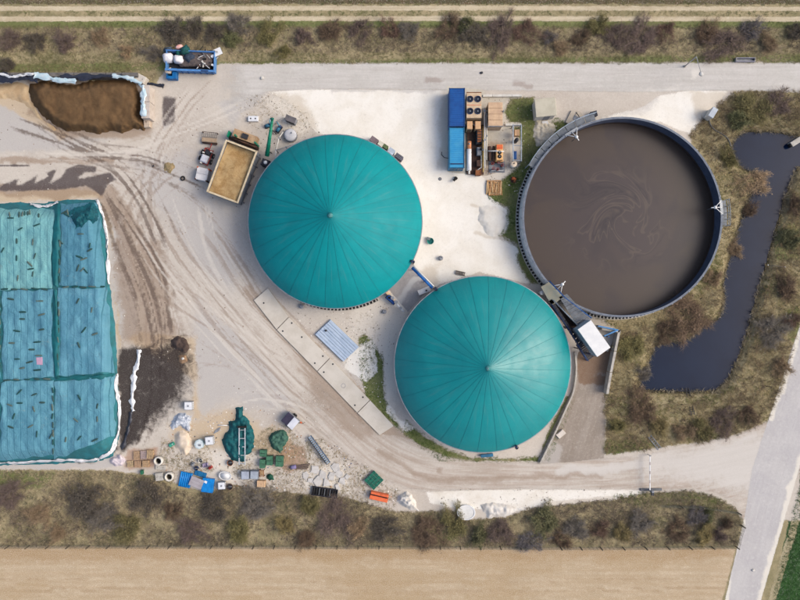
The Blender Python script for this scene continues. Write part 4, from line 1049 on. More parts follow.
for i, (x, y, a) in enumerate(bags):
    z = float(cz(np.array([x]), np.array([y]))[0]) + 0.2
    o = obj('gravel_bag', BAGM[i % 3], P(x, y, z)); o.rotation_euler = (0, 0, R(a)); o.scale = (random.uniform(0.8, 1.15), random.uniform(0.85, 1.2), 1)
    row = 'upper' if y < 286 else ('middle' if y < 377 else 'lower'); side = 'left' if x < 55 else 'right'
    lying = 'set lengthwise' if 55 < abs(a) % 180 < 125 else ('set crosswise' if abs(a) % 180 < 20 or abs(a) % 180 > 160 else 'set aslant')
    tag(o, '%s gravel bag %s on the %s %s part of silage cover' % (('dark teal', 'slate', 'greyish')[i % 3], lying, row, side), 'bag', 'gravel bags on the %s %s silage cover' % (row, side))

# small heaps of earth and stone
M_STONE = mat((228,224,218), (206,200,192), scale=1.6, rough=0.95, bump=0.9, bscale=6, grime=0.3)
heap('sand_heap', 'pale sand heap below the crumpled white tarp', 'heap', [(174,431),(184,429),(192,436),(194,446),(190,452),(186,458),(180,453),(173,446)], 0.8, 7, mat((230,214,196), (214,196,174), bump=0.5, rough=0.95, grime=0.2), seed=6, step=1)
heap('stone_heap', 'white stone heap beside the orange skip', 'heap', [(398,494),(406,491),(412,494),(417,502),(419,511),(410,510),(402,507),(396,501)], 0.9, 6, M_STONE, seed=7, lump=0.5, ls=0.35, step=0.8)
heap('gravel_heap', 'spread white gravel right of the white disc at the lower lane', 'heap', [(478,504),(492,501),(510,504),(530,510),(514,513),(506,518),(494,518),(488,521),(484,513)], 0.5, 6, M_STONE, seed=8, lump=0.5, ls=0.3, step=1)
heap('gravel_heap', 'round pale chalk heap on the white yard beside the slurry tank', 'heap', [(478,205),(490,203),(500,206),(507,213),(509,222),(506,231),(498,238),(488,238),(482,230),(476,220)], 0.45, 9, mat((236,232,224), (226,220,210), rough=0.95, bump=0.3, grime=0.08), seed=9, lump=0.1, step=1)
heap('stone_heap', 'pale rubble patch between flat grey roof and slurry tank', 'heap', [(534,119),(550,119),(556,126),(557,136),(548,142),(540,148),(535,146),(532,134)], 0.3, 5, mat((216,208,192), (190,180,162), scale=2.5, bump=1.0, bscale=6, rough=0.95, grime=0.5), seed=10, lump=0.6, ls=0.4, step=0.8)
M_GREENNET = mat((14,98,104), (8,74,82), scale=1.6, bump=1.0, bscale=4, grime=0.15)
heap('tarp_heap', 'large crumpled dark teal tarp heap under the pale ladder', 'tarp heap', [(235,406),(243,406),(243,415),(250,420),(254,430),(255,442),(252,452),(246,456),(246,462),(232,462),(224,450),(221,440),(224,432),(229,430),(228,421),(235,419)], 0.9, 5, M_GREENNET, seed=12, lump=0.5, ls=0.3, step=0.8)
heap('net_heap', 'rounded pile of grey green netting left of the blue conveyor frame', 'net heap', [(272,432),(280,428),(287,431),(289,439),(285,447),(280,453),(273,450),(269,443),(268,437)], 0.7, 4, mat((70,112,98), (46,84,72), scale=3, bump=1.0, bscale=5, grime=0.5), seed=13, lump=0.5, ls=0.4, step=0.8)
heap('net_heap', 'small round dark green net bundle beside the grey totes', 'net heap', [(266,475),(270,473),(274,475),(274,480),(269,481),(266,479)], 0.6, 3, mat((28,92,72), (18,66,54), scale=3, bump=1.0, grime=0.2), seed=14, lump=0.5, ls=0.5, step=0.6)
heap('tarp_heap', 'crumpled white and grey tarp heap above the sand heap', 'tarp heap', [(171,421),(176,414),(186,412),(192,416),(190,424),(191,432),(186,432),(180,426),(173,430),(170,426)], 0.7, 4, mat((216,222,232), (150,160,178), scale=1.6, bump=1.0, bscale=3, rough=0.5, grime=0.2), seed=15, lump=0.6, ls=0.35, step=0.7)
heap('tarp_heap', 'crumpled pinkish white film heap at the foot of the silage heap', 'tarp heap', [(109,459),(114,456),(119,453),(125,456),(127,460),(122,466),(115,467),(109,463)], 0.5, 3, mat((226,214,218), (196,186,196), scale=2, bump=1.0, bscale=4, rough=0.5, grime=0.25), seed=16, lump=0.6, ls=0.4, step=0.7)
heap('soil_heap', 'dark muddy mound with grey top on the edge of the wet ground', 'heap', [(170,340),(178,335),(186,338),(190,348),(186,354),(178,352),(171,347)], 0.7, 5, mat((92,78,72), (66,54,50), bump=0.8, rough=0.95), seed=17, lump=0.5, ls=0.3, step=0.9)
heap('soil_heap', 'sandy mound with a pale stone beside the wet ground', 'heap', [(178,355),(186,354),(188,361),(182,364),(178,361)], 0.45, 3, mat((160,132,106), (136,110,88), bump=0.8, rough=0.95), seed=18, step=0.8)
heap('soil_heap', 'small scrub topped earth mound in the open yard left of the trailers', 'heap', [(162,164),(168,161),(174,162),(176,168),(171,174),(164,172)], 0.3, 4, mat((168,146,112), (130,118,84), scale=3, bump=1, rough=0.95), seed=19, step=0.8)

# ================================================================== MACHINES, CONTAINERS, STORED MATERIAL
def bx(t, name, c, d, m, rz=0.0, ch=0.02):
    return MB().box(c, d, rz, ch).part(t, name, m)
def at(name, label, cat, px, py, h=0.0, rot=0.0, group=None):
    """a thing whose top (height h) shows at photo pixel px, py; rot in degrees"""
    p = P(px, py, h)
    return thing(name, label, cat, (p.x, p.y, 0), R(rot), group)
def quad_frame(q, h):
    """centre pixel, length, width, rotation of a photo quad a-b-c-d (a-b the long side) at height h"""
    k = S * (CAM_H - h) / CAM_H
    cx, cy = centroid(q)
    L = (math.dist(q[0], q[1]) + math.dist(q[3], q[2])) / 2 * k; W = (math.dist(q[1], q[2]) + math.dist(q[0], q[3])) / 2 * k
    return cx, cy, L, W, math.degrees(math.atan2(-(q[1][1] - q[0][1]), q[1][0] - q[0][0]))
M_RUST = mat((150,96,62), (112,70,48), scale=2.5, rough=0.9, grime=0.4)
M_RUSTDK = mat((92,66,54), (62,48,44), scale=2.5, rough=0.85, grime=0.4)
M_BEIGE = mat((214,190,160), (196,170,142), scale=1.5, grime=0.35)
M_PEACH = mat((222,178,132), (204,164,128), scale=2, grime=0.4)
M_ORANGE = mat((226,112,62), (204,94,52), scale=2, rough=0.5, grime=0.2)
M_WOOD = mat((196,164,126), (168,136,102), scale=4, rough=0.9, grime=0.4)
M_GREEN = mat((10,138,108), (8,116,92), scale=2, rough=0.5, grime=0.2)
M_CRATE = mat((62,106,90), (46,84,72), scale=3, rough=0.6, grime=0.35)
M_GREYB = mat((150,154,162), (126,130,138), scale=2, grime=0.3)
M_TOTE = mat((236,238,242), (222,225,231), scale=3, rough=0.4, grime=0.1)
M_TYRE = mat((34,34,36), (46,44,44), rough=0.9, grime=0.3)
M_RED = mat((172,58,50), (142,46,42), rough=0.5, grime=0.3)

def container(label, x0, x1, y0, y1, h, rgb, rgb2, n=20):
    k = S * (CAM_H - h) / CAM_H
    L, W = (y1 - y0) * k, (x1 - x0) * k
    t = at('shipping_container', label, 'container', (x0 + x1) / 2, (y0 + y1) / 2, h, 0, 'blue containers by the generator')
    m = mat(rgb, rgb2, scale=0.8, rough=0.5, grime=0.18); dk = mat(tuple(c * 0.75 for c in rgb), None, rough=0.5)
    bx(t, 'body', (0, 0, h / 2 - 0.04), (W - 0.1, L - 0.1, h - 0.08), m)
    for i in range(n):
        bx(t, 'roof_rib', (0, -L / 2 + (i + 0.5) * L / n, h - 0.05), (W - 0.34, L / n * 0.5, 0.05), m, 0, 0.015)
    for s in (-1, 1):
        bx(t, 'side_rail', (s * (W / 2 - 0.07), 0, h - 0.06), (0.13, L, 0.13), dk)
        bx(t, 'end_rail', (0, s * (L / 2 - 0.06), h - 0.065), (W - 0.28, 0.12, 0.12), dk)
        for q in (-1, 1):
            bx(t, 'corner_casting', (s * (W / 2 - 0.08), q * (L / 2 - 0.09), h - 0.03), (0.18, 0.2, 0.15), dk)
    for s in (-0.5, 0.5):
        d = bx(t, 'door', (s * (W / 2 - 0.05), -L / 2 + 0.02, h / 2), (W / 2 - 0.16, 0.06, h - 0.35), dk)
        MB().tube([(s * 0.5, -L / 2 - 0.04, 0.3), (s * 0.5, -L / 2 - 0.04, h - 0.3)], 0.025, 6).part(d, 'lock_bar', M_STEEL)
    return t
container('dark blue shipping container left of the four cooling fans', 449, 465, 88, 126.5, 2.7, (18,88,164), (14,74,146))
c2 = container('bright light blue shipping container below the dark blue one', 449, 464.5, 127.5, 168, 2.5, (44,148,204), (66,160,208))
bx(c2, 'drip_strip', (0.05, -2.35, 2.52), (1.9, 0.16, 0.06), M_DKBLUE)
p = at('vent_hose', 'thin bent grey hose left of the light blue container', 'hose', 445, 156)
MB().tube([(-0.5, 0.6, 0.05), (-0.55, 0.2, 0.06), (-0.1, -0.25, 0.08), (0.5, -0.45, 0.5), (0.6, -0.5, 1.2)], 0.05, 8).part(p, 'pipe', M_DKSTEEL, True)
MB().cyl((0.6, -0.5), 1.15, 1.3, 0.07, 0.07, 10).part(p, 'coupling', M_STEEL)

# roof cooler with four fans
hC = 2.6
t = at('roof_cooler', 'beige cooler with four dark round fans beside dark blue container', 'cooler', 474, 105.3, hC)
bx(t, 'housing', (0, 0, 1.75), (2.2, 3.65, 1.7), M_BEIGE)
for sx in (-1, 1):
    for sy in (-1, 1):
        bx(t, 'leg', (sx * 0.95, sy * 1.6, 0.45), (0.12, 0.12, 0.9), M_STEEL)
        fx, fy = sx * 0.565, 0.22 + sy * 0.88 - 0.2
        f = MB().ring((fx, fy), [(0.40, hC - 0.06), (0.40, hC + 0.14), (0.47, hC + 0.14), (0.47, hC - 0.06)], 28).part(t, 'fan', M_DKBLUE, True)
        MB().cyl((fx, fy), hC, hC + 0.02, 0.4, 0.4, 24).part(f, 'fan_well', M_BLACK)
        b = MB()
        for k in range(6):
            a = k * math.pi / 3
            b.bar((fx + 0.1 * math.cos(a), fy + 0.1 * math.sin(a), hC + 0.05), (fx + 0.37 * math.cos(a), fy + 0.37 * math.sin(a), hC + 0.09), 0.13, 0.02)
        b.part(f, 'fan_blade', mat((40,52,76), grime=0.1))
        MB().cyl((fx, fy), hC + 0.03, hC + 0.12, 0.1, 0.08, 12).part(f, 'hub', M_GREYB)
MB().bar((-1.05, 0.02, hC + 0.02), (1.05, 0.02, hC + 0.02), 0.05, 0.05).part(t, 'joint_strip', M_ORANGE)
bx(t, 'top_edge', (0, 1.9, hC - 0.05), (2.2, 0.1, 0.1), M_RUST)
for i, (x, lab) in enumerate(((469.7, 'left of two small peach boxes below the four fans'), (478, 'right of two small peach boxes below the four fans'))):
    t = at('intake_box', lab, 'box', x, 125, 2.2)
    bx(t, 'housing', (0, 0, 1.2), (0.82, 1.15, 2.0), M_PEACH, 0, 0.05)
    bx(t, 'plinth', (0, 0, 0.1), (0.95, 1.25, 0.2), M_DKSTEEL)
    for k in range(4): bx(t, 'louvre', (0, -0.59, 0.7 + 0.3 * k), (0.6, 0.05, 0.12), M_RUSTDK)
# engine skid with silencer
t = at('engine_skid', 'dark rusty engine skid between light blue container and pale pipes', 'engine', 474.5, 150)
bx(t, 'base_frame', (0.1, 0, 0.15), (2.5, 7.4, 0.3), M_RUSTDK)
bx(t, 'engine_block', (0.55, 1.7, 0.85), (0.9, 2.2, 1.1), M_DKSTEEL, 0, 0.1)
for k in range(5):
    bx(t, 'cylinder_head', (0.55, 0.95 + 0.4 * k, 1.45), (0.6, 0.28, 0.14), M_RUST)
bx(t, 'gearbox', (0.6, -0.4, 0.65), (0.7, 1.2, 0.8), M_GREYB, 0, 0.08)
MB().cyl((0.85, 0.75), 0.3, 1.7, 0.16, 0.16, 16).part(t, 'filter', M_BLACK, True)
MB().cyl((0.85, -0.15), 0.3, 1.6, 0.17, 0.17, 16).part(t, 'filter', M_BLACK, True)
MB().tube([(0.3, 2.4, 1.3), (0.3, 3.2, 1.6), (-0.4, 3.3, 1.9)], 0.1, 8).part(t, 'manifold', M_STEEL, True)
MB().tube([(0.9, -1.0, 0.9), (0.9, -2.8, 0.9), (0.3, -3.2, 0.9)], 0.07, 8).part(t, 'coolant_pipe', M_PALE, True)
bx(t, 'control_box', (0.5, -2.2, 0.7), (0.6, 0.9, 0.9), M_RUSTDK)
bx(t, 'brown_cover', (0.45, -3.55, 0.55), (0.8, 0.8, 0.8), M_RUST)
t = at('exhaust_silencer', 'long white horizontal silencer with rusty end beside light blue container', 'silencer', 469.3, 157, 3.0)
def hcyl(t, name, p0, p1, r, m, n=20):
    return MB().tube([p0, p1], r, n).part(t, name, m, True)
hcyl(t, 'barrel', (0, -1.9, 2.65), (0, 1.2, 2.65), 0.34, M_WHITE)
hcyl(t, 'rusty_section', (0, 1.2, 2.65), (0, 2.35, 2.65), 0.33, mat((206,140,96), (170,112,80), scale=3))
hcyl(t, 'end_pipe', (0, -1.9, 2.65), (0, -2.4, 2.65), 0.16, M_PALE)
MB().cyl((0, 1.9), 2.9, 3.3, 0.12, 0.12, 12).part(t, 'stack', M_STEEL, True)
for y in (-1.5, 1.6):
    bx(t, 'stand', (0, y, 1.2), (0.5, 0.12, 2.4), M_DKSTEEL)
# beige housing
t = at('generator_housing', 'large beige roofed generator housing right of the cooler fans', 'housing', 495.5, 114, 2.7)
bx(t, 'body', (0, 0, 1.3), (2.05, 3.45, 2.55), mat((206,180,152), (180,156,134), scale=1.5, grime=0.45))
for k in range(4):
    bx(t, 'roof_panel', (0, -1.3 + 0.87 * k, 2.62), (2.1, 0.82, 0.1), mat((216,184,150), (196,164,136), scale=1.2, grime=0.5))
bx(t, 'door', (-1.04, -0.6, 1.1), (0.05, 0.9, 2.0), M_RUSTDK); bx(t, 'louvre', (-1.04, 0.7, 1.3), (0.05, 1.2, 1.2), M_DKSTEEL)
bx(t, 'gable_trim', (0, -1.75, 2.5), (2.2, 0.1, 0.2), M_GREYB)
MB().cyl((1.15, 0.4), 0, 2.9, 0.1, 0.1, 10).part(t, 'flue', M_STEEL, True)
def piperun(label, pts, r, m, group='pipe runs at the generator'):
    c = centroid([q[:2] for q in pts]); t = at('pipe_run', label, 'pipe', c[0], c[1], 0, 0, group)
    W = [P(*q) for q in pts]
    MB().tube(W, r, 8).part(t, 'pipe', m, True, True)
    for q in W[1:-1] if len(W) > 2 else W:
        MB().cyl((q.x, q.y), q.z - r * 1.3, q.z + r * 1.3, r * 1.5, r * 1.5, 10).part(t, 'flange', M_STEEL, False, True)
        MB().bar((q.x, q.y, 0), (q.x, q.y, q.z - r), 0.08, 0.08).part(t, 'support', M_DKSTEEL, False, True)
    return t
piperun('pale bent pipe leading from beige housing down past the engine', [(489,111,1.6),(484.6,111,1.6),(484.6,140,1.5),(484.6,168,1.4)], 0.12, M_PALE)
piperun('inner pale pipe parallel to the longer bent pipe', [(488.5,114,1.3),(486.6,114,1.3),(486.6,136,1.2),(486.6,160,1.2)], 0.10, M_PALE)
piperun('yellowish pipe nearest the engine skid', [(483,126,1.0),(483,150,1.0),(483.2,172,0.9)], 0.09, mat((206,178,110), (180,150,90)))
piperun('white cross pipe over the orange generator', [(488,151,1.9),(496,151,1.9),(504,151.5,1.9)], 0.09, M_PALE)
t = at('fuel_tank', 'left one of two narrow dark brown tanks beside orange generator', 'tank', 489.7, 153, 1.6)
hcyl(t, 'barrel', (0, -1.05, 1.2), (0, 1.05, 1.2), 0.24, M_RUSTDK); bx(t, 'cradle', (0, 0.6, 0.5), (0.4, 0.12, 1.0), M_DKSTEEL); bx(t, 'cradle', (0, -0.6, 0.5), (0.4, 0.12, 1.0), M_DKSTEEL)
t = at('fuel_tank', 'right one of two narrow dark brown tanks, touching orange generator', 'tank', 494, 153, 1.6)
hcyl(t, 'barrel', (0, -1.1, 1.2), (0, 1.1, 1.2), 0.18, M_RUSTDK); bx(t, 'cradle', (0, 0.6, 0.5), (0.3, 0.12, 1.0), M_DKSTEEL); bx(t, 'cradle', (0, -0.6, 0.5), (0.3, 0.12, 1.0), M_DKSTEEL)
t = at('orange_generator', 'small orange generator with two round black vents', 'generator', 499.6, 152, 1.9)
bx(t, 'housing', (0, 0, 1.0), (1.0, 2.3, 1.8), mat((238,190,130), (224,170,112), scale=2, grime=0.2), 0, 0.06)
bx(t, 'hood', (0, 0.75, 1.92), (0.9, 0.65, 0.08), M_ORANGE)
for y in (-0.05, -0.65):
    v = MB().cyl((0, y), 1.9, 1.98, 0.3, 0.28, 20).part(t, 'vent', M_BLACK); MB().cyl((0, y), 1.98, 2.01, 0.08, 0.08, 10).part(v, 'hub', M_STEEL)
bx(t, 'skid', (0, 0, 0.06), (1.15, 2.45, 0.12), M_DKSTEEL)
t = at('valve_station', 'cluster of valves and pipes below the orange generator', 'valves', 496, 167)
for i, (x, y) in enumerate(((-0.6, 0.4), (0.3, 0.55), (0.8, 0.1), (-0.5, -0.4), (0.1, -0.55))):
    v = MB().cyl((x, y), 0, 0.7 + 0.1 * i, 0.13, 0.13, 12).part(t, 'valve', M_GREYB if i % 2 else M_DKSTEEL, True)
    MB().ring((x, y), [(0.16, 0.8 + 0.1 * i), (0.16, 0.85 + 0.1 * i), (0.22, 0.85 + 0.1 * i), (0.22, 0.8 + 0.1 * i)], 16).part(v, 'handwheel', M_RED)
MB().tube([(-0.9, 0.4, 0.4), (1.0, 0.4, 0.4), (1.0, -0.6, 0.4), (-0.8, -0.6, 0.4), (-0.8, -1.1, 0.4)], 0.1, 8).part(t, 'header_pipe', M_STEEL, True)
bx(t, 'base_plate', (0.1, 0, 0.04), (2.4, 1.7, 0.08), M_GREYB)
bx(t, 'junction_box', (0.75, 0.75, 0.6), (0.5, 0.3, 0.6), M_PEACH)
t = at('pipe_rack', 'grey steel rack with small peach box right of orange generator', 'rack', 514.5, 146)
for x, y in ((-0.55, 2.6), (0.65, 2.6), (-0.55, -2.6), (0.65, -2.6)): bx(t, 'post', (x, y, 1.0), (0.12, 0.12, 2.0), M_GREYB)
for x in (-0.55, 0.65): bx(t, 'beam', (x, 0, 2.05), (0.16, 5.4, 0.1), mat((168,178,188), grime=0.2))
for y in (-2.6, -0.4, 2.6): bx(t, 'crossbeam', (0.05, y, 2.0), (1.1, 0.12, 0.1), M_STEEL)
bx(t, 'peach_box', (0.1, 1.6, 1.2), (0.75, 0.9, 0.9), M_PEACH, 0, 0.05)
MB().cyl((0.1, 0.6), 0.2, 1.5, 0.28, 0.28, 16).part(t, 'vessel', M_DKSTEEL, True)
bx(t, 'cable_tray', (-0.1, -1.6, 0.9), (0.5, 1.2, 0.3), M_BLUE)
t = at('round_tank', 'small round cream lidded tank near the slurry tank', 'tank', 514, 163.5, 1.6)
MB().cyl((0, 0), 0, 1.5, 0.46, 0.46, 24).part(t, 'shell', M_PALE, True)
l = MB().cyl((0, 0), 1.5, 1.62, 0.48, 0.30, 24).part(t, 'lid', mat((238,220,196), (222,200,176))); MB().cyl((0, 0), 1.62, 1.72, 0.1, 0.1, 10).part(l, 'plug', M_DKSTEEL)
MB().tube([(0.3, 0.3, 1.3), (0.6, 0.55, 1.4), (0.75, 0.7, 0.4)], 0.06, 8).part(t, 'outlet', M_STEEL, True)
t = at('rusty_pump', 'rusty orange pump on grass left of the slurry tank', 'pump', 514.3, 178.8, 0.8)
hcyl(t, 'motor', (-0.3, 0.2, 0.4), (0.3, -0.05, 0.4), 0.24, mat((196,102,58), (160,82,50), scale=3)); MB().cyl((0.1, -0.3), 0, 0.6, 0.22, 0.16, 14).part(t, 'pump_body', M_RUST, True)
bx(t, 'base', (0, 0, 0.08), (0.8, 0.8, 0.14), M_RUSTDK)
# timber pile
t = at('timber_pile', 'square pile of tan timber boards below the generator yard', 'timber pile', 494, 188)
rng = random.Random(4)
for k in range(30):
    lay = k // 10; i = k % 10
    bx(t, 'board', (-1.05 + 0.232 * i + rng.uniform(-0.05, 0.05) if lay != 1 else rng.uniform(-0.1, 0.1), rng.uniform(-0.12, 0.12) if lay != 1 else -1.05 + 0.232 * i, 0.06 + 0.11 * lay), (0.16, rng.uniform(1.5, 2.3), 0.09), mat(*[((214,170,118), (188,144,98)), ((196,150,106), (170,130,92)), ((222,190,146), (196,160,118))][k % 3], scale=4, rough=0.9, grime=0.4), (R(90) if lay == 1 else 0) + R(rng.uniform(-7, 7)), 0.01)
t = at('manhole_cover', 'round dark manhole cover on the white yard', 'manhole', 440, 179)
MB().ring((0, 0), [(0.17, 0.01), (0.17, 0.06), (0.24, 0.06), (0.24, 0.01)], 20).part(t, 'frame', M_DKSTEEL); MB().cyl((0, 0), 0.012, 0.05, 0.165, 0.165, 20).part(t, 'lid', M_GREYB)
t = at('hand_cart', 'small black hand cart on white yard below light blue container', 'cart', 455.5, 178.5, 0.5, 50)
bx(t, 'tray', (0, 0, 0.35), (0.62, 0.36, 0.12), M_BLACK); bx(t, 'handle', (-0.4, 0, 0.6), (0.06, 0.34, 0.5), M_BLACK)
for y in (-0.2, 0.2): hcyl(t, 'wheel', (0.15, y - 0.04, 0.17), (0.15, y + 0.04, 0.17), 0.17, M_TYRE)
# flat roofed hut
q = [(535,99),(556,97),(556.3,115.5),(535.5,117)]
cx, cy, L, W, a = quad_frame(q, 2.5)
t = at('transformer_hut', 'small hut with flat grey beige roof beside the slurry tank', 'hut', cx, cy, 2.5, a)
bx(t, 'wall', (0, 0, 1.15), (L - 0.25, W - 0.25, 2.3), M_PALE)
bx(t, 'roof', (0, 0, 2.4), (L, W, 0.2), mat((200,194,176), (186,180,162), scale=0.6, grime=0.3), 0, 0.04)
d = bx(t, 'door', (0.3, -W / 2 + 0.11, 1.0), (0.9, 0.06, 2.0), M_GREYB); bx(d, 'handle', (0.6, -W / 2 + 0.06, 1.0), (0.05, 0.06, 0.15), M_STEEL)
bx(t, 'step', (0.25, -W / 2 - 0.35, 0.1), (0.9, 0.5, 0.2), M_WHITE)
for lab, a, b in (('pale low kerb wall along the top of the generator yard', (483,95.5), (522,95.3)), ('pale low kerb wall right of the beige housing', (505.5,124.5), (521.5,124.5))):
    A, B = P(*a, 0.4), P(*b, 0.4); t = thing('kerb_wall', lab, 'wall', ((A.x + B.x) / 2, (A.y + B.y) / 2, 0)); n = 4
    for i in range(n):
        MB().bar(A + (B - A) * (i / n) - Vector((0, 0, 0.19)), A + (B - A) * ((i + 0.97) / n) - Vector((0, 0, 0.19)), 0.34, 0.4).part(t, 'kerb_stone', M_PALE, False, True)
# inspection shafts beside the rim platform
t = at('pump_shaft', 'grey concrete pump shaft cover at the upper rim of the slurry tank', 'shaft', 576, 118, 0.5)
MB().prism([(-1.5, -0.6), (0.2, -1.3), (1.7, -0.3), (0.6, 1.1), (-0.6, 1.2)], 0, 0.3).part(t, 'slab', mat((196,186,172), (178,168,154), bump=0.2)); bx(t, 'hatch', (0.1, 0, 0.33), (0.9, 0.7, 0.06), M_GREYB, R(-25)); MB().tube([(0.1, 0.9, 0.3), (0.3, 0.3, 0.75), (0.9, -0.5, 0.4)], 0.06, 8).part(t, 'pipe', M_DKSTEEL, True)
t = at('valve_box', 'dark square valve box at the top edge of the slurry tank', 'box', 594, 114, 0.8)
bx(t, 'body', (0, 0, 0.4), (0.9, 0.75, 0.8), M_DKSTEEL, R(15)); bx(t, 'lid', (0, 0, 0.83), (0.98, 0.83, 0.07), mat((48,50,62), grime=0.2), R(15))

# ---- feed hopper
q = [(226,140),(207,191),(238,204),(257,151)]
cx, cy, L, W, a = quad_frame(q, 3.0)
t = at('feed_hopper', 'large open feed hopper filled with tan silage beside dome', 'hopper', cx, cy, 3.0, a)
mw = mat((222,206,176), (204,184,150), scale=2, rough=0.6, grime=0.25); ms = mat((122,128,138), (98,104,114), rough=0.5, grime=0.3)
for s in (-1, 1):
    bx(t, 'side_wall', (0, s * (W / 2 - 0.08), 1.85), (L, 0.16, 2.3), ms)
    bx(t, 'end_wall', (s * (L / 2 - 0.08), 0, 1.85), (0.16, W - 0.34, 2.3), ms)
    bx(t, 'top_rail', (0, s * (W / 2 - 0.08), 3.03), (L + 0.06, 0.26, 0.1), mw)
    bx(t, 'top_rail', (s * (L / 2 - 0.08), 0, 3.032), (0.26, W - 0.5, 0.1), mw)
    for i in range(6):
        bx(t, 'rib', (-L / 2 + 0.5 + i * (L - 1) / 5, s * (W / 2 + 0.05), 1.5), (0.14, 0.12, 2.9), ms)
        bx(t, 'leg', (-L / 2 + 0.5 + i * (L - 1) / 5, s * (W / 2 - 0.3), 0.35), (0.2, 0.2, 0.7), M_DKSTEEL)
n = 26; V = []; F = []
for i in range(n + 1):
    for j in range(n + 1):
        x, y = (i / n - 0.5) * (L - 0.34), (j / n - 0.5) * (W - 0.34)
        z = 2.55 + 0.35 * (float(fbm(x * 0.6 + 3, y * 0.6, 4, 3)) - 0.5) - 0.5 * math.exp(-((x + L / 2 - 0.8) ** 2 + y * y * 0.3)) 
        V.append((x, y, z))
F = [(i * (n + 1) + j, (i + 1) * (n + 1) + j, (i + 1) * (n + 1) + j + 1, i * (n + 1) + j + 1) for i in range(n) for j in range(n)]
tm = NT('silage'); c = tm.mix(tm.ramp(tm.noise(0.7, 7, 0.7, 0.5), 0.36, 0.66), col(198,168,122), col(164,130,86)); c = tm.mix(tm.ramp(tm.noise(9, 6, 0.75), 0.5, 0.75, 0.0, 0.5), c, col(222,198,152)); tm.bump(tm.noise(7, 7, 0.75), 0.9, 0.1)
kid(t, 'silage_fill', np_mesh('silage_fill', V, F, tm.done(c, 0.95, 0.1)))
bx(t, 'floor', (0, 0, 0.75), (L - 0.3, W - 0.3, 0.1), M_DKSTEEL)
HA = math.radians(a)
t = at('feeder_drive', 'rusty feeder drive unit with green posts at the hopper head', 'machine', 244, 136.5, 1.8, a)
bx(t, 'gear_house', (-0.1, 0, 0.8), (1.2, 3.6, 1.5), mat((196,166,132), (168,136,104), scale=2, grime=0.45)); bx(t, 'motor_cover', (-0.1, 0.1, 1.7), (0.7, 0.9, 0.35), M_DKSTEEL)
hcyl(t, 'shaft', (0.75, -2.2, 1.2), (0.75, 2.2, 1.2), 0.16, M_RUSTDK); bx(t, 'channel', (0.8, 0, 0.6), (0.45, 4.6, 0.6), M_RUSTDK)
for y in (-1.1, 2.0): bx(t, 'post', (0.35, y, 1.3), (0.22, 0.22, 2.6), M_GREEN)
bx(t, 'guard', (0.45, -2.3, 1.3), (0.9, 0.12, 1.6), M_GREEN)
t = thing('screw_conveyor', 'bright green screw conveyor rising beside the hopper', 'conveyor', P(269, 140))
A, B = P(267, 156, 1.6), P(272.3, 119.5, 3.6)
MB().tube([A, B], 0.34, 14, 0.17).part(t, 'trough', M_GREEN, True, True); MB().tube([B + Vector((0, 0, 0.05)), B + (B - A) * 0.03 + Vector((0, 0, 0.1))], 0.26, 12).part(t, 'motor', mat((20,120,104)), True, True)
for f in (0.15, 0.75):
    p = A + (B - A) * f; MB().bar((p.x - 0.25, p.y, 0), (p.x, p.y, p.z - 0.2), 0.09, 0.09).part(t, 'leg', M_DKSTEEL, False, True); MB().bar((p.x + 0.25, p.y, 0), (p.x, p.y, p.z - 0.2), 0.09, 0.09).part(t, 'leg', M_DKSTEEL, False, True)
for k in range(5):
    p = A + (B - A) * (0.1 + 0.2 * k); MB().tube([p - (B - A) * 0.004, p + (B - A) * 0.004], 0.37 - 0.03 * k, 14).part(t, 'band', mat((8,112,92)), True, True)
t = at('intake_gearbox', 'dark gearbox with white cover between hopper and dome', 'gearbox', 264.5, 162, 2.2, a)
bx(t, 'body', (0, 0, 1.0), (1.0, 1.1, 1.9), mat((52,56,68), (40,42,52), grime=0.3), 0, 0.1); MB().cyl((0.0, 0.1), 1.95, 2.2, 0.3, 0.22, 18).part(t, 'cover', M_WHITE, True); MB().tube([(0.3, 0.4, 1.8), (0.8, 0.7, 2.2), (1.3, 0.6, 1.0)], 0.07, 8).part(t, 'hose', M_BLACK, True)
for lab, x, y in (('blue pump left of the green screw conveyor', 267.5, 124.5), ('blue pump right of the green screw conveyor', 278, 128)):
    t = at('blue_pump', lab, 'pump', x, y, 0.9, random.uniform(-30, 60))
    hcyl(t, 'motor', (-0.45, 0, 0.45), (0.2, 0, 0.45), 0.24, mat((58,120,150), (40,92,124), grime=0.3)); MB().cyl((0.4, 0), 0.1, 0.8, 0.26, 0.2, 14).part(t, 'pump_body', M_DKBLUE, True)
    MB().tube([(0.4, 0, 0.8), (0.5, 0.4, 0.95), (0.7, 0.9, 0.3)], 0.09, 8).part(t, 'outlet', mat((90,150,170))); bx(t, 'base', (0, 0, 0.06), (1.2, 0.6, 0.12), M_DKSTEEL)
t = at('white_buffer_tank', 'low round whitish buffer tank right of the blue pumps', 'tank', 290, 134.5, 1.0)
MB().cyl((0, 0), 0, 0.75, 0.95, 0.95, 32).part(t, 'shell', M_GREYB, True); MB().ball((0, 0, 0.72), 0.93, 24, 10, (1, 1, 0.32)).part(t, 'cover', mat((206,206,210), (186,188,194), scale=2, grime=0.3), True)
MB().cyl((0.2, 0.25), 0.95, 1.1, 0.12, 0.12, 12).part(t, 'fitting', M_STEEL)
t = at('grey_cabinet', 'dark grey cabinet above the whitish buffer tank', 'cabinet', 290.5, 119, 1.4, -22)
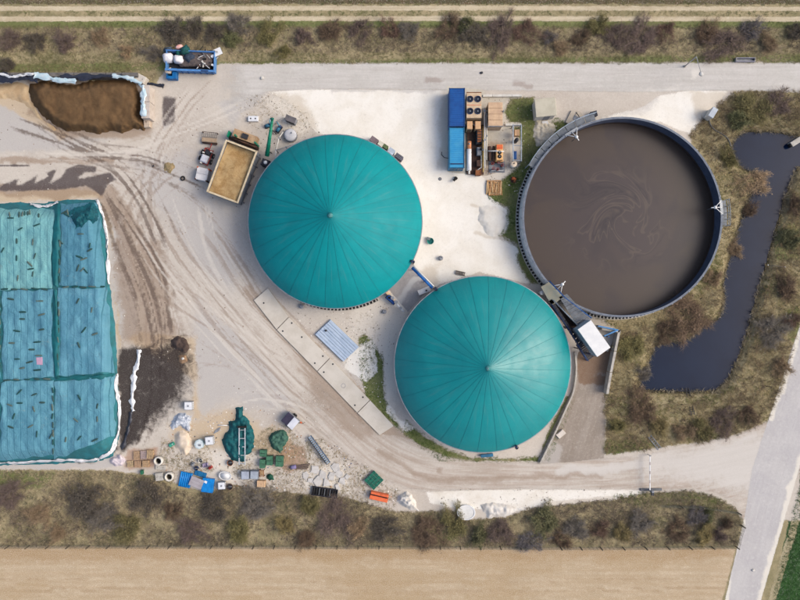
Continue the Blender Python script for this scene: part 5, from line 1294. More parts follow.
bx(t, 'body', (0, 0, 0.68), (1.5, 0.75, 1.36), M_GREYB); bx(t, 'roof', (0, 0, 1.4), (1.6, 0.85, 0.08), mat((112,108,112), (94,92,96), grime=0.3)); bx(t, 'door', (0, -0.38, 0.7), (1.2, 0.04, 1.1), M_DKSTEEL)
t = at('shaft_cover', 'white rectangular cover with two dark holes above hopper', 'cover', 253, 118.5, 0.5, 0)
bx(t, 'slab', (0, 0, 0.25), (1.5, 0.8, 0.5), M_TOTE, 0, 0.04)
for x in (-0.35, 0.35): MB().cyl((x, 0), 0.49, 0.515, 0.11, 0.11, 12).part(t, 'hole', M_BLACK)
piperun('thin grey rail pipe from blue pumps to the dome edge', [(277,150,1.0),(286,147,1.2),(299,141.5,1.4)], 0.06, mat((196,196,194)))
piperun('white upright feed pipe between gearbox and blue pump', [(275,159,2.0),(276,150,2.0),(279,138,1.2),(283,132,0.8)], 0.08, M_PALE)

# ---- three pieces of equipment left of the hopper
t = at('steel_rack', 'rusty steel lattice rack, topmost of three left of the hopper', 'rack', 209, 137, 0.7, -6)
for y in (-0.75, 0, 0.75): MB().bar((-1.15, y, 0.55), (1.15, y, 0.55), 0.07, 0.07).part(t, 'rail', mat((122,112,104), (96,88,82)))
for k in range(9): MB().bar((-1.1 + 0.275 * k, 0.05, 0.62), (-1.1 + 0.275 * k, 0.78, 0.62), 0.05, 0.05).part(t, 'bar', mat((112,102,96)))
for sx in (-1, 1):
    for sy in (-1, 1): bx(t, 'foot', (sx * 1.1, sy * 0.7, 0.27), (0.1, 0.1, 0.54), M_RUSTDK)
bx(t, 'shelf', (0, -0.4, 0.5), (2.2, 0.6, 0.08), mat((186,162,136), (160,136,112), grime=0.5)); hcyl(t, 'roller', (-1.0, -0.85, 0.3), (1.2, -0.85, 0.3), 0.14, M_RUSTDK)
t = at('pump_trailer', 'small trailer with white tank and red frame left of the hopper', 'trailer', 205.5, 156, 1.0, 68)
for y in (-0.6, 0.6):
    bx(t, 'chassis_rail', (0, y, 0.5), (2.5, 0.12, 0.14), M_RED)
    for x in (-0.5, 0.45):
        w = hcyl(t, 'wheel', (x, y * 1.45 - 0.12, 0.36), (x, y * 1.45 + 0.12, 0.36), 0.36, M_TYRE); hcyl(w, 'rim', (x, y * 1.45 - 0.13, 0.36), (x, y * 1.45 + 0.13, 0.36), 0.17, M_PALE)
for x in (-1.1, 0, 1.1): bx(t, 'crossmember', (x, 0, 0.5), (0.12, 1.1, 0.12), M_RED)
bx(t, 'tank', (-0.45, 0.0, 0.9), (1.15, 1.05, 0.7), mat((216,216,224), (190,192,204), grime=0.25), 0, 0.15); bx(t, 'engine', (0.65, -0.1, 0.8), (0.7, 0.8, 0.5), M_DKSTEEL, 0, 0.08)
MB().tube([(0.7, 0.4, 1.0), (1.0, 0.5, 1.1), (1.3, 0.2, 0.8), (0.9, -0.4, 1.0)], 0.07, 8).part(t, 'hose', M_RED, True); MB().bar((1.2, 0, 0.5), (2.1, 0, 0.45), 0.1, 0.1).part(t, 'drawbar', M_RED)
for x, y in ((0.4, 0.5), (0.9, -0.55), (-1.15, 0.3)): bx(t, 'bracket', (x, y, 0.85), (0.2, 0.3, 0.4), M_PALE)
t = at('white_crate', 'white crate with orange corners, lowest of three left of the hopper', 'crate', 202, 174, 1.3, 78)
bx(t, 'body', (0, 0, 0.65), (1.85, 1.75, 1.3), mat((216,216,220), (192,192,198), scale=2, grime=0.35), 0, 0.05)
for s in (-1, 1): bx(t, 'lid', (s * 0.48, 0, 1.33), (0.88, 1.7, 0.06), mat((232,230,230), (206,204,206), grime=0.3))
for sx in (-1, 1):
    for sy in (-1, 1): bx(t, 'corner', (sx * 0.88, sy * 0.83, 0.68), (0.2, 0.2, 1.4), M_ORANGE if sx > 0 else M_RUSTDK)
hcyl(t, 'wheel', (-0.5, 0.95, 0.3), (-0.5, 1.15, 0.3), 0.3, M_TYRE); hcyl(t, 'wheel', (0.5, 0.95, 0.3), (0.5, 1.15, 0.3), 0.3, M_TYRE)
t = at('tyre', 'single dark tyre lying in the open yard left of the trailers', 'tyre', 183, 178.5)
MB().ring((0, 0), [(0.2, 0.0), (0.18, 0.12), (0.22, 0.2), (0.34, 0.2), (0.38, 0.1), (0.34, 0.0)], 24).part(t, 'tread', M_TYRE, True)

# ---- blue skip with scrap at the top verge
t = at('blue_skip', 'long open blue skip full of scrap at the upper verge', 'skip', 190, 60.5, 1.5, -2)
mb_ = mat((92,146,206), (74,126,188), scale=1.5, rough=0.5, grime=0.25); Ls, Ws = 7.2, 2.9
for s in (-1, 1):
    bx(t, 'side_wall', (0, s * (Ws / 2 - 0.05), 0.85), (Ls, 0.1, 1.3), mb_); bx(t, 'top_rail', (0, s * (Ws / 2 - 0.02), 1.5), (Ls + 0.1, 0.3 if s < 0 else 0.12, 0.1), mb_)
    bx(t, 'end_wall', (s * (Ls / 2 - 0.05), 0, 0.85), (0.1, Ws - 0.22, 1.3), mb_)
    for i in range(8): bx(t, 'rib', (-Ls / 2 + 0.4 + i * 0.91, s * (Ws / 2 + 0.06), 0.85), (0.12, 0.12, 1.25), M_BLUE)
bx(t, 'floor', (0, 0, 0.25), (Ls, Ws, 0.1), M_DKSTEEL)
sg = bx(t, 'name_plate', (2.2, -Ws / 2 - 0.02, 1.556), (1.1, 0.2, 0.012), M_DKBLUE)
for i in (-1, 1): hcyl(t, 'roller', (i * 3.2, -0.9, 0.15), (i * 3.2, 0.9, 0.15), 0.15, M_DKSTEEL)
def lump(name, label, cat, px, py, z, d, m, rot=0, seed=1, group=None):
    """crumpled sack or bundle"""
    b = MB().ball((0, 0, 0), 0.5, 14, 9)
    vs = []
    for v in b.v:
        k = 1 + 0.28 * (float(fbm(v[0] * 3 + seed * 7, v[1] * 3 + v[2] * 2.3, 3, seed)) - 0.5) * 2
        sq = max(abs(v[0]), abs(v[1])) * 2 + 1e-6; rr = math.hypot(v[0], v[1]) * 2 + 1e-6
        f = 1 + 0.9 * (rr / sq - 1)
        vs.append((v[0] * d[0] * k * f, v[1] * d[1] * k * f, (v[2] + 0.5) * d[2] * k))
    b.v = vs
    o = obj(name, b.mesh(name, m, True), P(px, py, z)); o.rotation_euler = (0, 0, R(rot))
    return tag(o, label, cat, group)
M_SACK = mat((240,238,242), (222,220,228), scale=3, rough=0.7, bump=0.5, bscale=5, grime=0.08)
lump('bulk_bag', 'white bulk bag at the left end of the blue skip', 'bag', 169.8, 60, 0.3, (1.6, 1.5, 1.5), M_SACK, 5, 1)
lump('bulk_bag', 'second white bulk bag in the blue skip, right of the first', 'bag', 180.5, 61.5, 0.3, (1.5, 1.2, 1.4), M_SACK, -8, 2)
lump('scrap_bundle', 'dark teal tarp bundle in the blue skip', 'bundle', 187, 52.5, 0.3, (1.5, 1.4, 1.6), mat((18,84,84), (10,60,62), scale=3, bump=0.8, grime=0.1), 20, 3)
lump('scrap_bundle', 'small teal bundle beside the pink piece in the blue skip', 'bundle', 180.5, 54.5, 0.3, (0.8, 0.9, 1.4), mat((16,100,92), (10,72,68), scale=3, bump=0.8, grime=0.1), 0, 4)
lump('scrap_bundle', 'dark slate bundle in the middle of the blue skip', 'bundle', 191.5, 59, 0.3, (1.5, 1.5, 1.3), mat((58,72,92), (40,50,68), scale=3, bump=0.8, grime=0.2), 30, 5)
lump('scrap_bundle', 'dark bundle at the upper left corner of the blue skip', 'bundle', 169.5, 51.8, 0.3, (1.4, 0.9, 1.1), mat((76,90,104), (52,60,74), scale=3, bump=0.8, grime=0.2), 0, 6)
lump('scrap_bundle', 'pink and red crumpled piece on the blue skip', 'bundle', 181, 48.5, 0.5, (1.1, 0.6, 1.1), mat((222,150,132), (240,206,204), scale=4, bump=0.8, grime=0.1), 15, 7)
lump('scrap_bundle', 'brown rubbish layer under the scrap in the blue skip', 'bundle', 197, 60, 0.3, (5.4, 2.5, 1.0), mat((112,100,96), (78,72,74), scale=3, bump=1.0, grime=0.4), -2, 9)
t = at('scrap_pile', 'jumble of grey white metal scrap in right end of blue skip', 'scrap', 206, 57.5, 1.2)
rng = random.Random(9)
for k in range(60):
    x, y, z = rng.uniform(-1.3, 1.2), rng.uniform(-1.25, 1.2), rng.uniform(0.4, 1.35); m_ = rng.choice([M_PALE, M_GREYB, M_DKSTEEL, M_TOTE, M_BLACK, M_RUSTDK])
    if k % 2: MB().box((x, y, z), (rng.uniform(0.2, 0.6), rng.uniform(0.15, 0.4), rng.uniform(0.04, 0.25)), rng.uniform(0, 3)).part(t, 'scrap_piece', m_)
    else:
        a_ = rng.uniform(0, 6.28); MB().bar((x, y, z), (x + 0.8 * math.cos(a_), y + 0.8 * math.sin(a_), z + rng.uniform(-0.1, 0.2)), 0.07, 0.07).part(t, 'scrap_piece', m_)
t = at('blue_bin', 'small blue bin with white rubbish below the skip', 'bin', 171.3, 73.3, 1.0, -2)
mbb = mat((20,112,178), (14,92,154), rough=0.5, grime=0.2)
for s in (-1, 1): bx(t, 'side_wall', (0, s * 0.75, 0.5), (1.5, 0.07, 1.0), mbb); bx(t, 'end_wall', (s * 0.72, 0, 0.5), (0.07, 1.44, 1.0), mbb)
bx(t, 'floor', (0, 0, 0.1), (1.4, 1.4, 0.08), mbb); bx(t, 'lid', (0.45, -0.25, 1.02), (0.6, 1.1, 0.05), mbb); bx(t, 'lid', (0, -0.6, 1.025), (1.5, 0.4, 0.05), mbb)
lump('rubbish_sack', 'white and tan rubbish sack inside the small blue bin', 'bag', 169.6, 72, 0.3, (1.0, 0.95, 0.85), mat((226,214,200), (188,170,150), scale=5, bump=0.6), 0, 8)
t = at('white_signboard', 'square white board standing at the right end of blue skip', 'board', 217.5, 51.8, 1.2, 24)
MB().box((0, 0, 1.15), (1.25, 1.05, 0.05)).part(t, 'sheet', M_WHITE); bx(t, 'stand', (-0.3, 0, 0.55), (0.1, 0.1, 1.1), M_GREYB); bx(t, 'stand', (0.3, 0, 0.55), (0.1, 0.1, 1.1), M_GREYB); bx(t, 'edge_frame', (0.62, 0, 1.15), (0.05, 1.06, 0.08), M_GREYB)

# ---- concrete slab strip beside the lane
Lp = [(254,300),(277,329.5),(317.5,371),(357.5,412.5),(380,435)]; Rp = [(268,288),(289,317),(330,358),(370,400),(394,426)]
t = thing('slab_strip', 'long diagonal strip of pale concrete slabs beside the lane', 'slab strip', P(325, 362))
holes = [[(264,303)], [(283,331),(292,323),(302,337),(315,363),(323,356)], [(324,372),(333,364),(355,405),(363,397)], []]
for i in range(4):
    g = 0.35; d = np.array(Lp[i + 1]) - np.array(Lp[i]); d = d / np.linalg.norm(d) * g
    q = [tuple(np.array(Lp[i]) + d), tuple(np.array(Rp[i]) + d), tuple(np.array(Rp[i + 1]) - d), tuple(np.array(Lp[i + 1]) - d)]
    s = MB().prism([(P(*a_).x, P(*a_).y) for a_ in q], 0, 0.22 + 0.004 * i).part(t, 'slab', mat((216,209,198), (204,196,184), scale=0.5, rough=0.9, bump=0.1, grime=0.15), False, True)
    for h in holes[i]:
        p = P(*h); MB().cyl((p.x - t.location.x, p.y - t.location.y), 0.215 + 0.004 * i, 0.235 + 0.004 * i, 0.13, 0.13, 12).part(s, 'lifting_hole', M_DKSTEEL)
    if i == 2:
        p = P(343.5, 385.5); MB().ring((p.x - t.location.x, p.y - t.location.y), [(0.28, 0.2), (0.28, 0.242), (0.34, 0.242), (0.34, 0.2)], 24).part(s, 'manhole_ring', M_GREYB)
# stack of pale blue sandwich panels
q = [(330,319),(358,346),(342,362),(315,333)]
cx, cy, L, W, a = quad_frame(q, 0.5)
t = at('panel_stack', 'stack of pale blue roofing panels on the chalky ground', 'panel stack', cx, cy, 0.5, a)
for k in range(3):
    for j in range(4):
        pn = bx(t, 'roofing_panel', (0.05 * k + 0.04 * j, -W / 2 + (j + 0.5) * W / 4, 0.1 + 0.14 * k), (L, W / 4 - 0.035, 0.1), mat((190,206,226), (174,192,214), scale=1, rough=0.4, grime=0.12))
        if k == 2:
            bx(pn, 'ridge', (0.05 * k + 0.04 * j, -W / 2 + (j + 0.5) * W / 4, 0.46), (L - 0.05, 0.08, 0.04), mat((176,194,218), grime=0.1))
for x in (-1.6, 1.6): bx(t, 'batten', (x, 0, 0.025), (0.12, W, 0.05), M_WOOD)
lump('stone', 'small dark stone lying on the pale blue panels', 'stone', 326, 330.5, 0.5, (0.35, 0.3, 0.2), M_DKSTEEL, 0, 3)
# half dark half white small trailer
q = [(280.8,420.5),(292,430.2),(299,421.6),(288.6,411.6)]
cx, cy, L, W, a = quad_frame(q, 1.2)
t = at('box_trailer', 'small box trailer with half dark, half white lid', 'trailer', cx, cy, 1.2, a)
bx(t, 'body', (0, 0, 0.75), (L, W, 0.8), M_GREYB)
bx(t, 'dark_lid', (-L * 0.23, 0, 1.18), (L * 0.5, W, 0.08), mat((66,62,82), (50,48,66), rough=0.4, grime=0.2)); bx(t, 'white_lid', (L * 0.27, 0, 1.18), (L * 0.46, W * 0.98, 0.09), mat((226,228,236), (206,210,222), grime=0.15))
for s in (-1, 1): hcyl(t, 'wheel', (0, s * (W / 2 + 0.05), 0.32), (0, s * (W / 2 + 0.22), 0.32), 0.32, M_TYRE)
MB().tube([(L / 2, W / 4, 0.5), (L / 2 + 0.7, W / 4 + 0.45, 0.45)], 0.05, 8).part(t, 'drawbar', M_DKSTEEL); bx(t, 'coupling', (L / 2 + 0.3, W / 4 + 0.3, 0.5), (0.3, 0.2, 0.2), M_ORANGE)

# ---- lower storage yard
def tote(label, px, py, rot, h=1.15, m=M_TOTE, cap=True, w=1.15):
    t = at('liquid_tote', label, 'tote', px, py, h, rot, 'square liquid totes')
    bx(t, 'tank', (0, 0, h / 2 + 0.06), (w, w, h - 0.12), m, 0, 0.06)
    for i in range(3):
        bx(t, 'pallet_board', (0, -w / 2 + 0.12 + i * (w / 2 - 0.12), 0.06), (w + 0.06, 0.16, 0.12), M_WOOD)
    c = MB()
    for s in (-1, 1):
        for k in range(5):
            x = -w / 2 + k * w / 4
            c.bar((x, s * (w / 2 + 0.02), 0.12), (x, s * (w / 2 + 0.02), h), 0.025, 0.025); c.bar((s * (w / 2 + 0.02), x, 0.12), (s * (w / 2 + 0.02), x, h), 0.025, 0.025)
        for z in (0.4, 0.75, h - 0.02):
            c.bar((-w / 2, s * (w / 2 + 0.03), z), (w / 2, s * (w / 2 + 0.03), z), 0.025, 0.025); c.bar((s * (w / 2 + 0.03), -w / 2, z), (s * (w / 2 + 0.03), w / 2, z), 0.025, 0.025)
    c.part(t, 'cage', M_STEEL)
    if cap:
        MB().cyl((0, 0), h, h + 0.05, 0.14, 0.13, 16).part(t, 'screw_cap', M_GREYB)
    return t
tote('white tote standing alone at the edge of dark wet ground', 188, 406, 0)
tote('white tote left of the large teal tarp heap', 209, 441, 6)
tote('left one of two grey lidded totes below the ladder', 245, 475.5, 0, m=mat((176,184,200), (156,164,180), grime=0.2), cap=False)
tote('right one of two grey lidded totes below the ladder', 254, 475.3, -2, m=mat((170,180,192), (150,158,172), grime=0.3), cap=False)
tote('small white tote below the white oval tub', 221.3, 486, 3, 1.0, cap=True, w=1.0)
t = at('water_drum', 'pale octagonal drum beside the sand heap', 'drum', 198.8, 444.5, 0.9, 0)
MB().cyl((0, 0), 0, 0.8, 0.72, 0.72, 8).part(t, 'shell', mat((206,222,226), (184,204,210), grime=0.2)); MB().cyl((0, 0), 0.8, 0.86, 0.62, 0.5, 8).part(t, 'lid', mat((226,234,238), (200,212,218), grime=0.2)); bx(t, 'hatch', (0.1, -0.1, 0.88), (0.4, 0.3, 0.06), M_GREYB)
t = thing('pale_ladder', 'pale steel ladder frame lying on the large teal tarp heap', 'ladder', P(242.3, 447))
for x in (239.2, 245.0): MB().bar(P(x, 427.5, 1.15), P(x, 465, 0.7), 0.14, 0.12).part(t, 'rail', mat((196,202,208), (176,182,190), grime=0.2), False, True)
for k in range(5):
    y = 430 + 8.4 * k; z = 1.15 - 0.45 * (y - 427.5) / 37.5; MB().bar(P(239.2, y, z), P(245, y, z), 0.1, 0.1).part(t, 'rung', mat((190,196,204), grime=0.2), False, True)
MB().bar(P(237.5, 427, 1.15), P(246.5, 427, 1.15), 0.28, 0.2).part(t, 'crosshead', M_BLACK, False, True)
for lab, x, y, w, d in (('green bin, upper one beside the teal tarp heap', 263, 453.5, 1.0, 1.0), ('green bin, lower left one beside the teal tarp heap', 262.3, 464, 0.85, 1.3), ('green bin in the middle of the four green bins', 269.3, 460.8, 0.95, 1.4), ('green bin standing apart on the right of the others', 279.3, 461.5, 1.1, 1.6)):
    t = at('green_bin', lab, 'bin', x, y, 0.9, random.uniform(-4, 4), 'green bins in the storage yard')
    bx(t, 'body', (0, 0, 0.42), (w * 0.94, d * 0.94, 0.84), M_CRATE, 0, 0.05)
    for s in (-1, 1): bx(t, 'lid', (0, s * d / 4, 0.87), (w, d / 2 - 0.03, 0.08), mat((76,126,98), (56,100,78), scale=3, grime=0.3))
    bx(t, 'handle', (0, 0, 0.93), (w * 0.5, 0.05, 0.05), M_DKSTEEL)
t = at('wooden_crate', 'small tan wooden crate below the grey totes', 'crate', 261, 484, 0.7, -2)
for k in range(5): bx(t, 'slat', (-0.5 + 0.25 * k, 0, 0.68), (0.22, 0.95, 0.05), mat((226,192,156), (204,168,132), scale=4, grime=0.3))
for s in (-1, 1): bx(t, 'side', (0, s * 0.46, 0.33), (1.15, 0.05, 0.62), M_WOOD); bx(t, 'end', (s * 0.58, 0, 0.33), (0.05, 0.86, 0.62), M_WOOD)
t = at('steel_stand', 'small rusty steel stand right of the two grey totes', 'stand', 261.5, 473.5, 0.9)
for sx in (-1, 1):
    for sy in (-1, 1): bx(t, 'leg', (sx * 0.32, sy * 0.45, 0.42), (0.07, 0.07, 0.84), M_RUSTDK)
    bx(t, 'rail', (sx * 0.32, 0, 0.87), (0.08, 1.0, 0.06), M_RUST); bx(t, 'rail', (0, sx * 0.45, 0.872), (0.6, 0.08, 0.06), M_RUST)
bx(t, 'shelf', (0, 0, 0.5), (0.6, 0.85, 0.04), M_WOOD)
t = at('purple_barrel', 'purplish barrel lying among the weeds right of the green bins', 'barrel', 293, 467.5, 0.6, 10)
hcyl(t, 'shell', (-0.4, 0, 0.3), (0.4, 0, 0.3), 0.29, mat((150,140,190), (126,116,164), grime=0.3)); hcyl(t, 'hoop', (-0.2, 0, 0.3), (-0.15, 0, 0.3), 0.305, M_GREYB); hcyl(t, 'hoop', (0.15, 0, 0.3), (0.2, 0, 0.3), 0.305, M_GREYB)
t = at('scrap_timber', 'thin row of dark timber beams right of the purple barrel', 'timber', 301, 467, 0.2, 2)
for k in range(4): bx(t, 'beam', (0.1 * k, -0.3 + 0.2 * k, 0.08), (1.8 + 0.1 * k, 0.13, 0.14), mat((112,96,92), (86,74,72), grime=0.4), R(3 * k - 4))
# conveyor frame
t = thing('conveyor_frame', 'blue grey ladder-like conveyor frame lying diagonally near the lane', 'conveyor', P(319, 451))
A0, B0 = np.array((309.2, 436.5)), np.array((328.6, 463.5)); dd = (B0 - A0) / np.linalg.norm(B0 - A0); nn = np.array((dd[1], -dd[0])) * 1.9
for s in (-1, 1): MB().bar(P(*(A0 + nn * s), 0.5), P(*(B0 + nn * s), 0.5), 0.12, 0.22).part(t, 'side_rail', mat((84,104,128), (64,82,104), grime=0.25) if s > 0 else M_DKSTEEL, False, True)
for k in range(15):
    c = A0 + (B0 - A0) * (k + 0.5) / 15; MB().bar(P(*(c - nn), 0.55), P(*(c + nn), 0.55), 0.13, 0.1).part(t, 'roller', mat((166,190,214), (140,164,190), grime=0.15), False, True)
for f in (0.12, 0.5, 0.88):
    for s in (-1, 1): p = P(*(A0 + (B0 - A0) * f + nn * s), 0.4); MB().bar((p.x, p.y, 0), (p.x, p.y, 0.4), 0.08, 0.08).part(t, 'leg', M_DKSTEEL, False, True)
# concrete rubble slabs
t = at('rubble_pile', 'pale broken concrete slabs between weeds below the conveyor frame', 'rubble', 324, 476)
rng = random.Random(12)
for k, (x, y, r) in enumerate(((306,475,4.5),(315,469,5),(322,474,5.5),(318,481,5),(327,483,5),(336,468,5),(340,474,4.5),(343,481,4),(332,476,4.5),(338,487,3.5),(311,480,3.5),(347,476,3))):
    n = rng.randint(4, 6); p = P(x, y); an = sorted(rng.uniform(0, 6.283) for _ in range(n)); an = [6.283 * i / n + rng.uniform(-0.45, 0.45) for i in range(n)]
    poly = [(p.x - t.location.x + r * S * rng.uniform(0.7, 1.3) * math.cos(an[i] + k), p.y - t.location.y + r * S * rng.uniform(0.7, 1.3) * math.sin(an[i] + k)) for i in range(n)]
    MB().prism(poly, 0.0, 0.12 + 0.03 * (k % 5)).part(t, 'slab', mat((212,208,204), (192,188,184), scale=1.5, rough=0.95, bump=0.4, grime=0.3))
t = at('steel_grate', 'dark steel grate frame at the edge of the verge', 'grate', 324.5, 492.5, 0.4, -8)
for s in (-1, 1): bx(t, 'side_beam', (0, s * 0.6, 0.25), (3.9, 0.14, 0.3), mat((46,46,56), (34,34,42), grime=0.3)); bx(t, 'end_beam', (s * 1.88, 0, 0.25), (0.14, 1.06, 0.3), M_DKSTEEL)
for k in range(9): bx(t, 'bar', (-1.6 + 0.4 * k, 0, 0.3), (0.07, 1.06, 0.1), M_STEEL if k in (2, 4, 6) else M_DKSTEEL)
bx(t, 'tray', (0, 0, 0.1), (3.6, 1.06, 0.08), M_BLACK)
# green grid platform
q = [(364.5,480),(373.5,471),(384.5,480.5),(373,490)]
cx, cy, L, W, a = quad_frame(q, 0.5)
t = at('green_platform', 'square dark green plastic grid platform at the lane edge', 'platform', cx, cy, 0.5, a)
for i in range(4):
    for j in range(4):
        bx(t, 'grid_panel', (-L / 2 + (i + 0.5) * L / 4, -W / 2 + (j + 0.5) * W / 4, 0.42 + 0.01 * ((i + j) % 2)), (L / 4 - 0.05, W / 4 - 0.05, 0.08), mat((24,110,90), (16,88,74), scale=3, grime=0.2))
for i in range(5): bx(t, 'lath', (-L / 2 + i * L / 4, 0, 0.45), (0.04, W, 0.07), mat((110,158,140), grime=0.2))
for sx in (-1, 1):
    for sy in (-1, 1): bx(t, 'foot', (sx * (L / 2 - 0.15), sy * (W / 2 - 0.15), 0.18), (0.18, 0.18, 0.36), M_DKSTEEL)
t = at('orange_skip', 'small bright orange skip below the green grid platform', 'skip', 379, 497.3, 0.9, -13)
mo = mat((240,122,76), (224,104,62), rough=0.5, scale=2, grime=0.12)
bx(t, 'body', (0, 0, 0.4), (2.7, 1.1, 0.8), mo, 0, 0.08); bx(t, 'lid', (0, -0.27, 0.84), (2.7, 0.55, 0.1), mo); bx(t, 'lid', (-0.75, 0.38, 0.84), (1.1, 0.3, 0.1), mo); bx(t, 'lid', (0.75, 0.38, 0.84), (1.1, 0.3, 0.1), mo)
bx(t, 'gap', (0, 0.12, 0.81), (2.6, 0.16, 0.03), M_BLACK)
for s in (-1, 1): bx(t, 'lifting_lug', (s * 1.38, 0, 0.5), (0.1, 0.5, 0.12), M_DKSTEEL)
t = at('white_disc', 'large white disc lying beside the lower verge', 'disc', 466.3, 512.7, 0.4)
o_ = MB().cyl((0, 0), 0, 0.32, 1.38, 1.36, 40).part(t, 'plate', mat((232,232,230), (216,215,212), scale=0.8, grime=0.15), False); o_.scale = (1, 0.82, 1)
o_ = MB().ring((0, 0), [(1.2, 0.32), (1.2, 0.38), (1.38, 0.38), (1.38, 0.32)], 40).part(t, 'rim', M_WHITE); o_.scale = (1, 0.82, 1)
# blue sheets
q = [(180,471.5),(192,474),(189.5,488.5),(178.5,486)]
cx, cy, L, W, a = quad_frame(q, 0.5)
t = at('blue_sheet_stack', 'bright blue corrugated sheets, left of the grey board', 'sheet stack', cx, cy, 0.5, a)
mbl = mat((24,142,222), (16,122,200), scale=2, rough=0.4, grime=0.08)
for k in range(6): MB().tube([(-L / 2 + (k + 0.5) * L / 6, -W / 2, 0.34), (-L / 2 + (k + 0.5) * L / 6, W / 2, 0.34)], L / 12 + 0.01, 8).part(t, 'corrugation', mbl, True)
bx(t, 'base_sheet', (0, 0, 0.2), (L, W, 0.24), mbl)
q = [(203,478),(214.5,479.5),(212,494.5),(201,490.5)]
cx, cy, L, W, a = quad_frame(q, 0.7)
t = at('blue_box', 'bright blue lidded box, right of the grey board', 'box', cx, cy, 0.7, a)
bx(t, 'body', (0, 0, 0.32), (L * 0.95, W * 0.95, 0.64), mbl); bx(t, 'lid', (0, 0, 0.68), (L, W, 0.09), mbl, 0, 0.03); bx(t, 'white_plate', (-0.35, 0.5, 0.74), (0.4, 0.35, 0.02), M_WHITE, R(-20)); bx(t, 'handle', (0, -W / 2 - 0.03, 0.5), (0.4, 0.06, 0.08), M_DKBLUE)
t = at('blue_tarp_strip', 'narrow teal blue sheet above the grey board', 'sheet', 200, 474.5, 0.4, -18)
for k in range(4): bx(t, 'fold', (-0.7 + 0.46 * k, 0, 0.12 + 0.02 * (k % 2)), (0.44, 0.75, 0.1), mat((26,118,172), (18,96,148), scale=3, grime=0.3), R(4 * (k % 2)))
q = [(192,475.8),(204.5,481),(200,490),(188,484.5)]
cx, cy, L, W, a = quad_frame(q, 0.85)
t = at('grey_board', 'flat grey board lying across the bright blue sheets', 'board', cx, cy, 0.85, a)
t.location.z = 0.74
for k in range(3): bx(t, 'plank', (0, -W / 2 + (k + 0.5) * W / 3, 0.04), (L, W / 3 - 0.015, 0.06), mat((176,170,176), (160,154,160), scale=1.2, grime=0.2))
for s in (-1, 1): bx(t, 'batten', (s * L * 0.35, 0, -0.02), (0.12, W, 0.05), M_WOOD)
t = at('white_tub', 'white oval tub beside the bright blue box', 'tub', 225, 476, 0.6, -10)
for nm, zz, rr, mm in (('shell', (0.0, 0.5), (0.8, 0.92), M_WHITE), ('filling', (0.44, 0.47), (0.8, 0.8), M_SACK)):
    o_ = MB().cyl((0, 0), zz[0], zz[1], rr[0], rr[1], 28).part(t, nm, mm, True); o_.scale = (1, 0.68, 1)
o_ = MB().ring((0, 0), [(0.84, 0.46), (0.84, 0.58), (0.96, 0.58), (0.96, 0.46)], 28).part(t, 'rim', M_WHITE); o_.scale = (1, 0.68, 1)
# colourful clutter above the blue sheets
rng = random.Random(31)
clut = [('dark blue bucket', 'bucket', 196, 468.5, M_DKBLUE), ('lilac crate', 'crate', 205, 465.5, mat((176,166,196), grime=0.2)), ('red canister', 'canister', 210, 468, M_RED), ('grey canister', 'canister', 192.5, 464.5, M_GREYB), ('rusty drum', 'drum', 230, 463, M_RUST), ('brown drum', 'drum', 229.5, 487, M_RUSTDK), ('pale bucket', 'bucket', 200.5, 461, M_PALE)]
where = ['above the blue corrugated sheets', 'right of the dark blue bucket', 'right of the lilac crate', 'left of the dark blue bucket', 'below the big teal tarp heap', 'right of the small white tote', 'above the dark blue bucket']
for (nm, cat, x, y, m_), wh in zip(clut, where):
    t = at(nm.replace(' ', '_'), nm + ' ' + wh, cat, x, y, 0.5, rng.uniform(0, 90))
    if cat == 'crate':
        bx(t, 'bottom', (0, 0, 0.05), (0.75, 0.55, 0.06), m_)
        for s in (-1, 1): bx(t, 'side', (0, s * 0.27, 0.25), (0.75, 0.04, 0.44), m_); bx(t, 'end', (s * 0.36, 0, 0.25), (0.04, 0.5, 0.44), m_)
    elif cat == 'canister':
        bx(t, 'body', (0, 0, 0.24), (0.55, 0.4, 0.48), m_, 0, 0.07); MB().cyl((0.15, 0), 0.48, 0.55, 0.06, 0.06, 10).part(t, 'cap', M_BLACK); MB().tube([(-0.2, 0, 0.47), (-0.1, 0, 0.56), (0.05, 0, 0.56)], 0.03, 6).part(t, 'handle', m_)
    else:
        r = 0.3 if cat == 'bucket' else 0.42
        MB().ring((0, 0), [(r * 0.8, 0), (r, 0.55), (r * 1.08, 0.55), (r * 0.9, 0)], 18).part(t, 'shell', m_, True); MB().cyl((0, 0), 0.03, 0.35, r * 0.82, r * 0.9, 18).part(t, 'filling', M_DKSTEEL); MB().tube([(r, 0, 0.55), (0.0, r * 0.3, 0.75), (-r, 0, 0.55)], 0.02, 6).part(t, 'handle', M_STEEL)
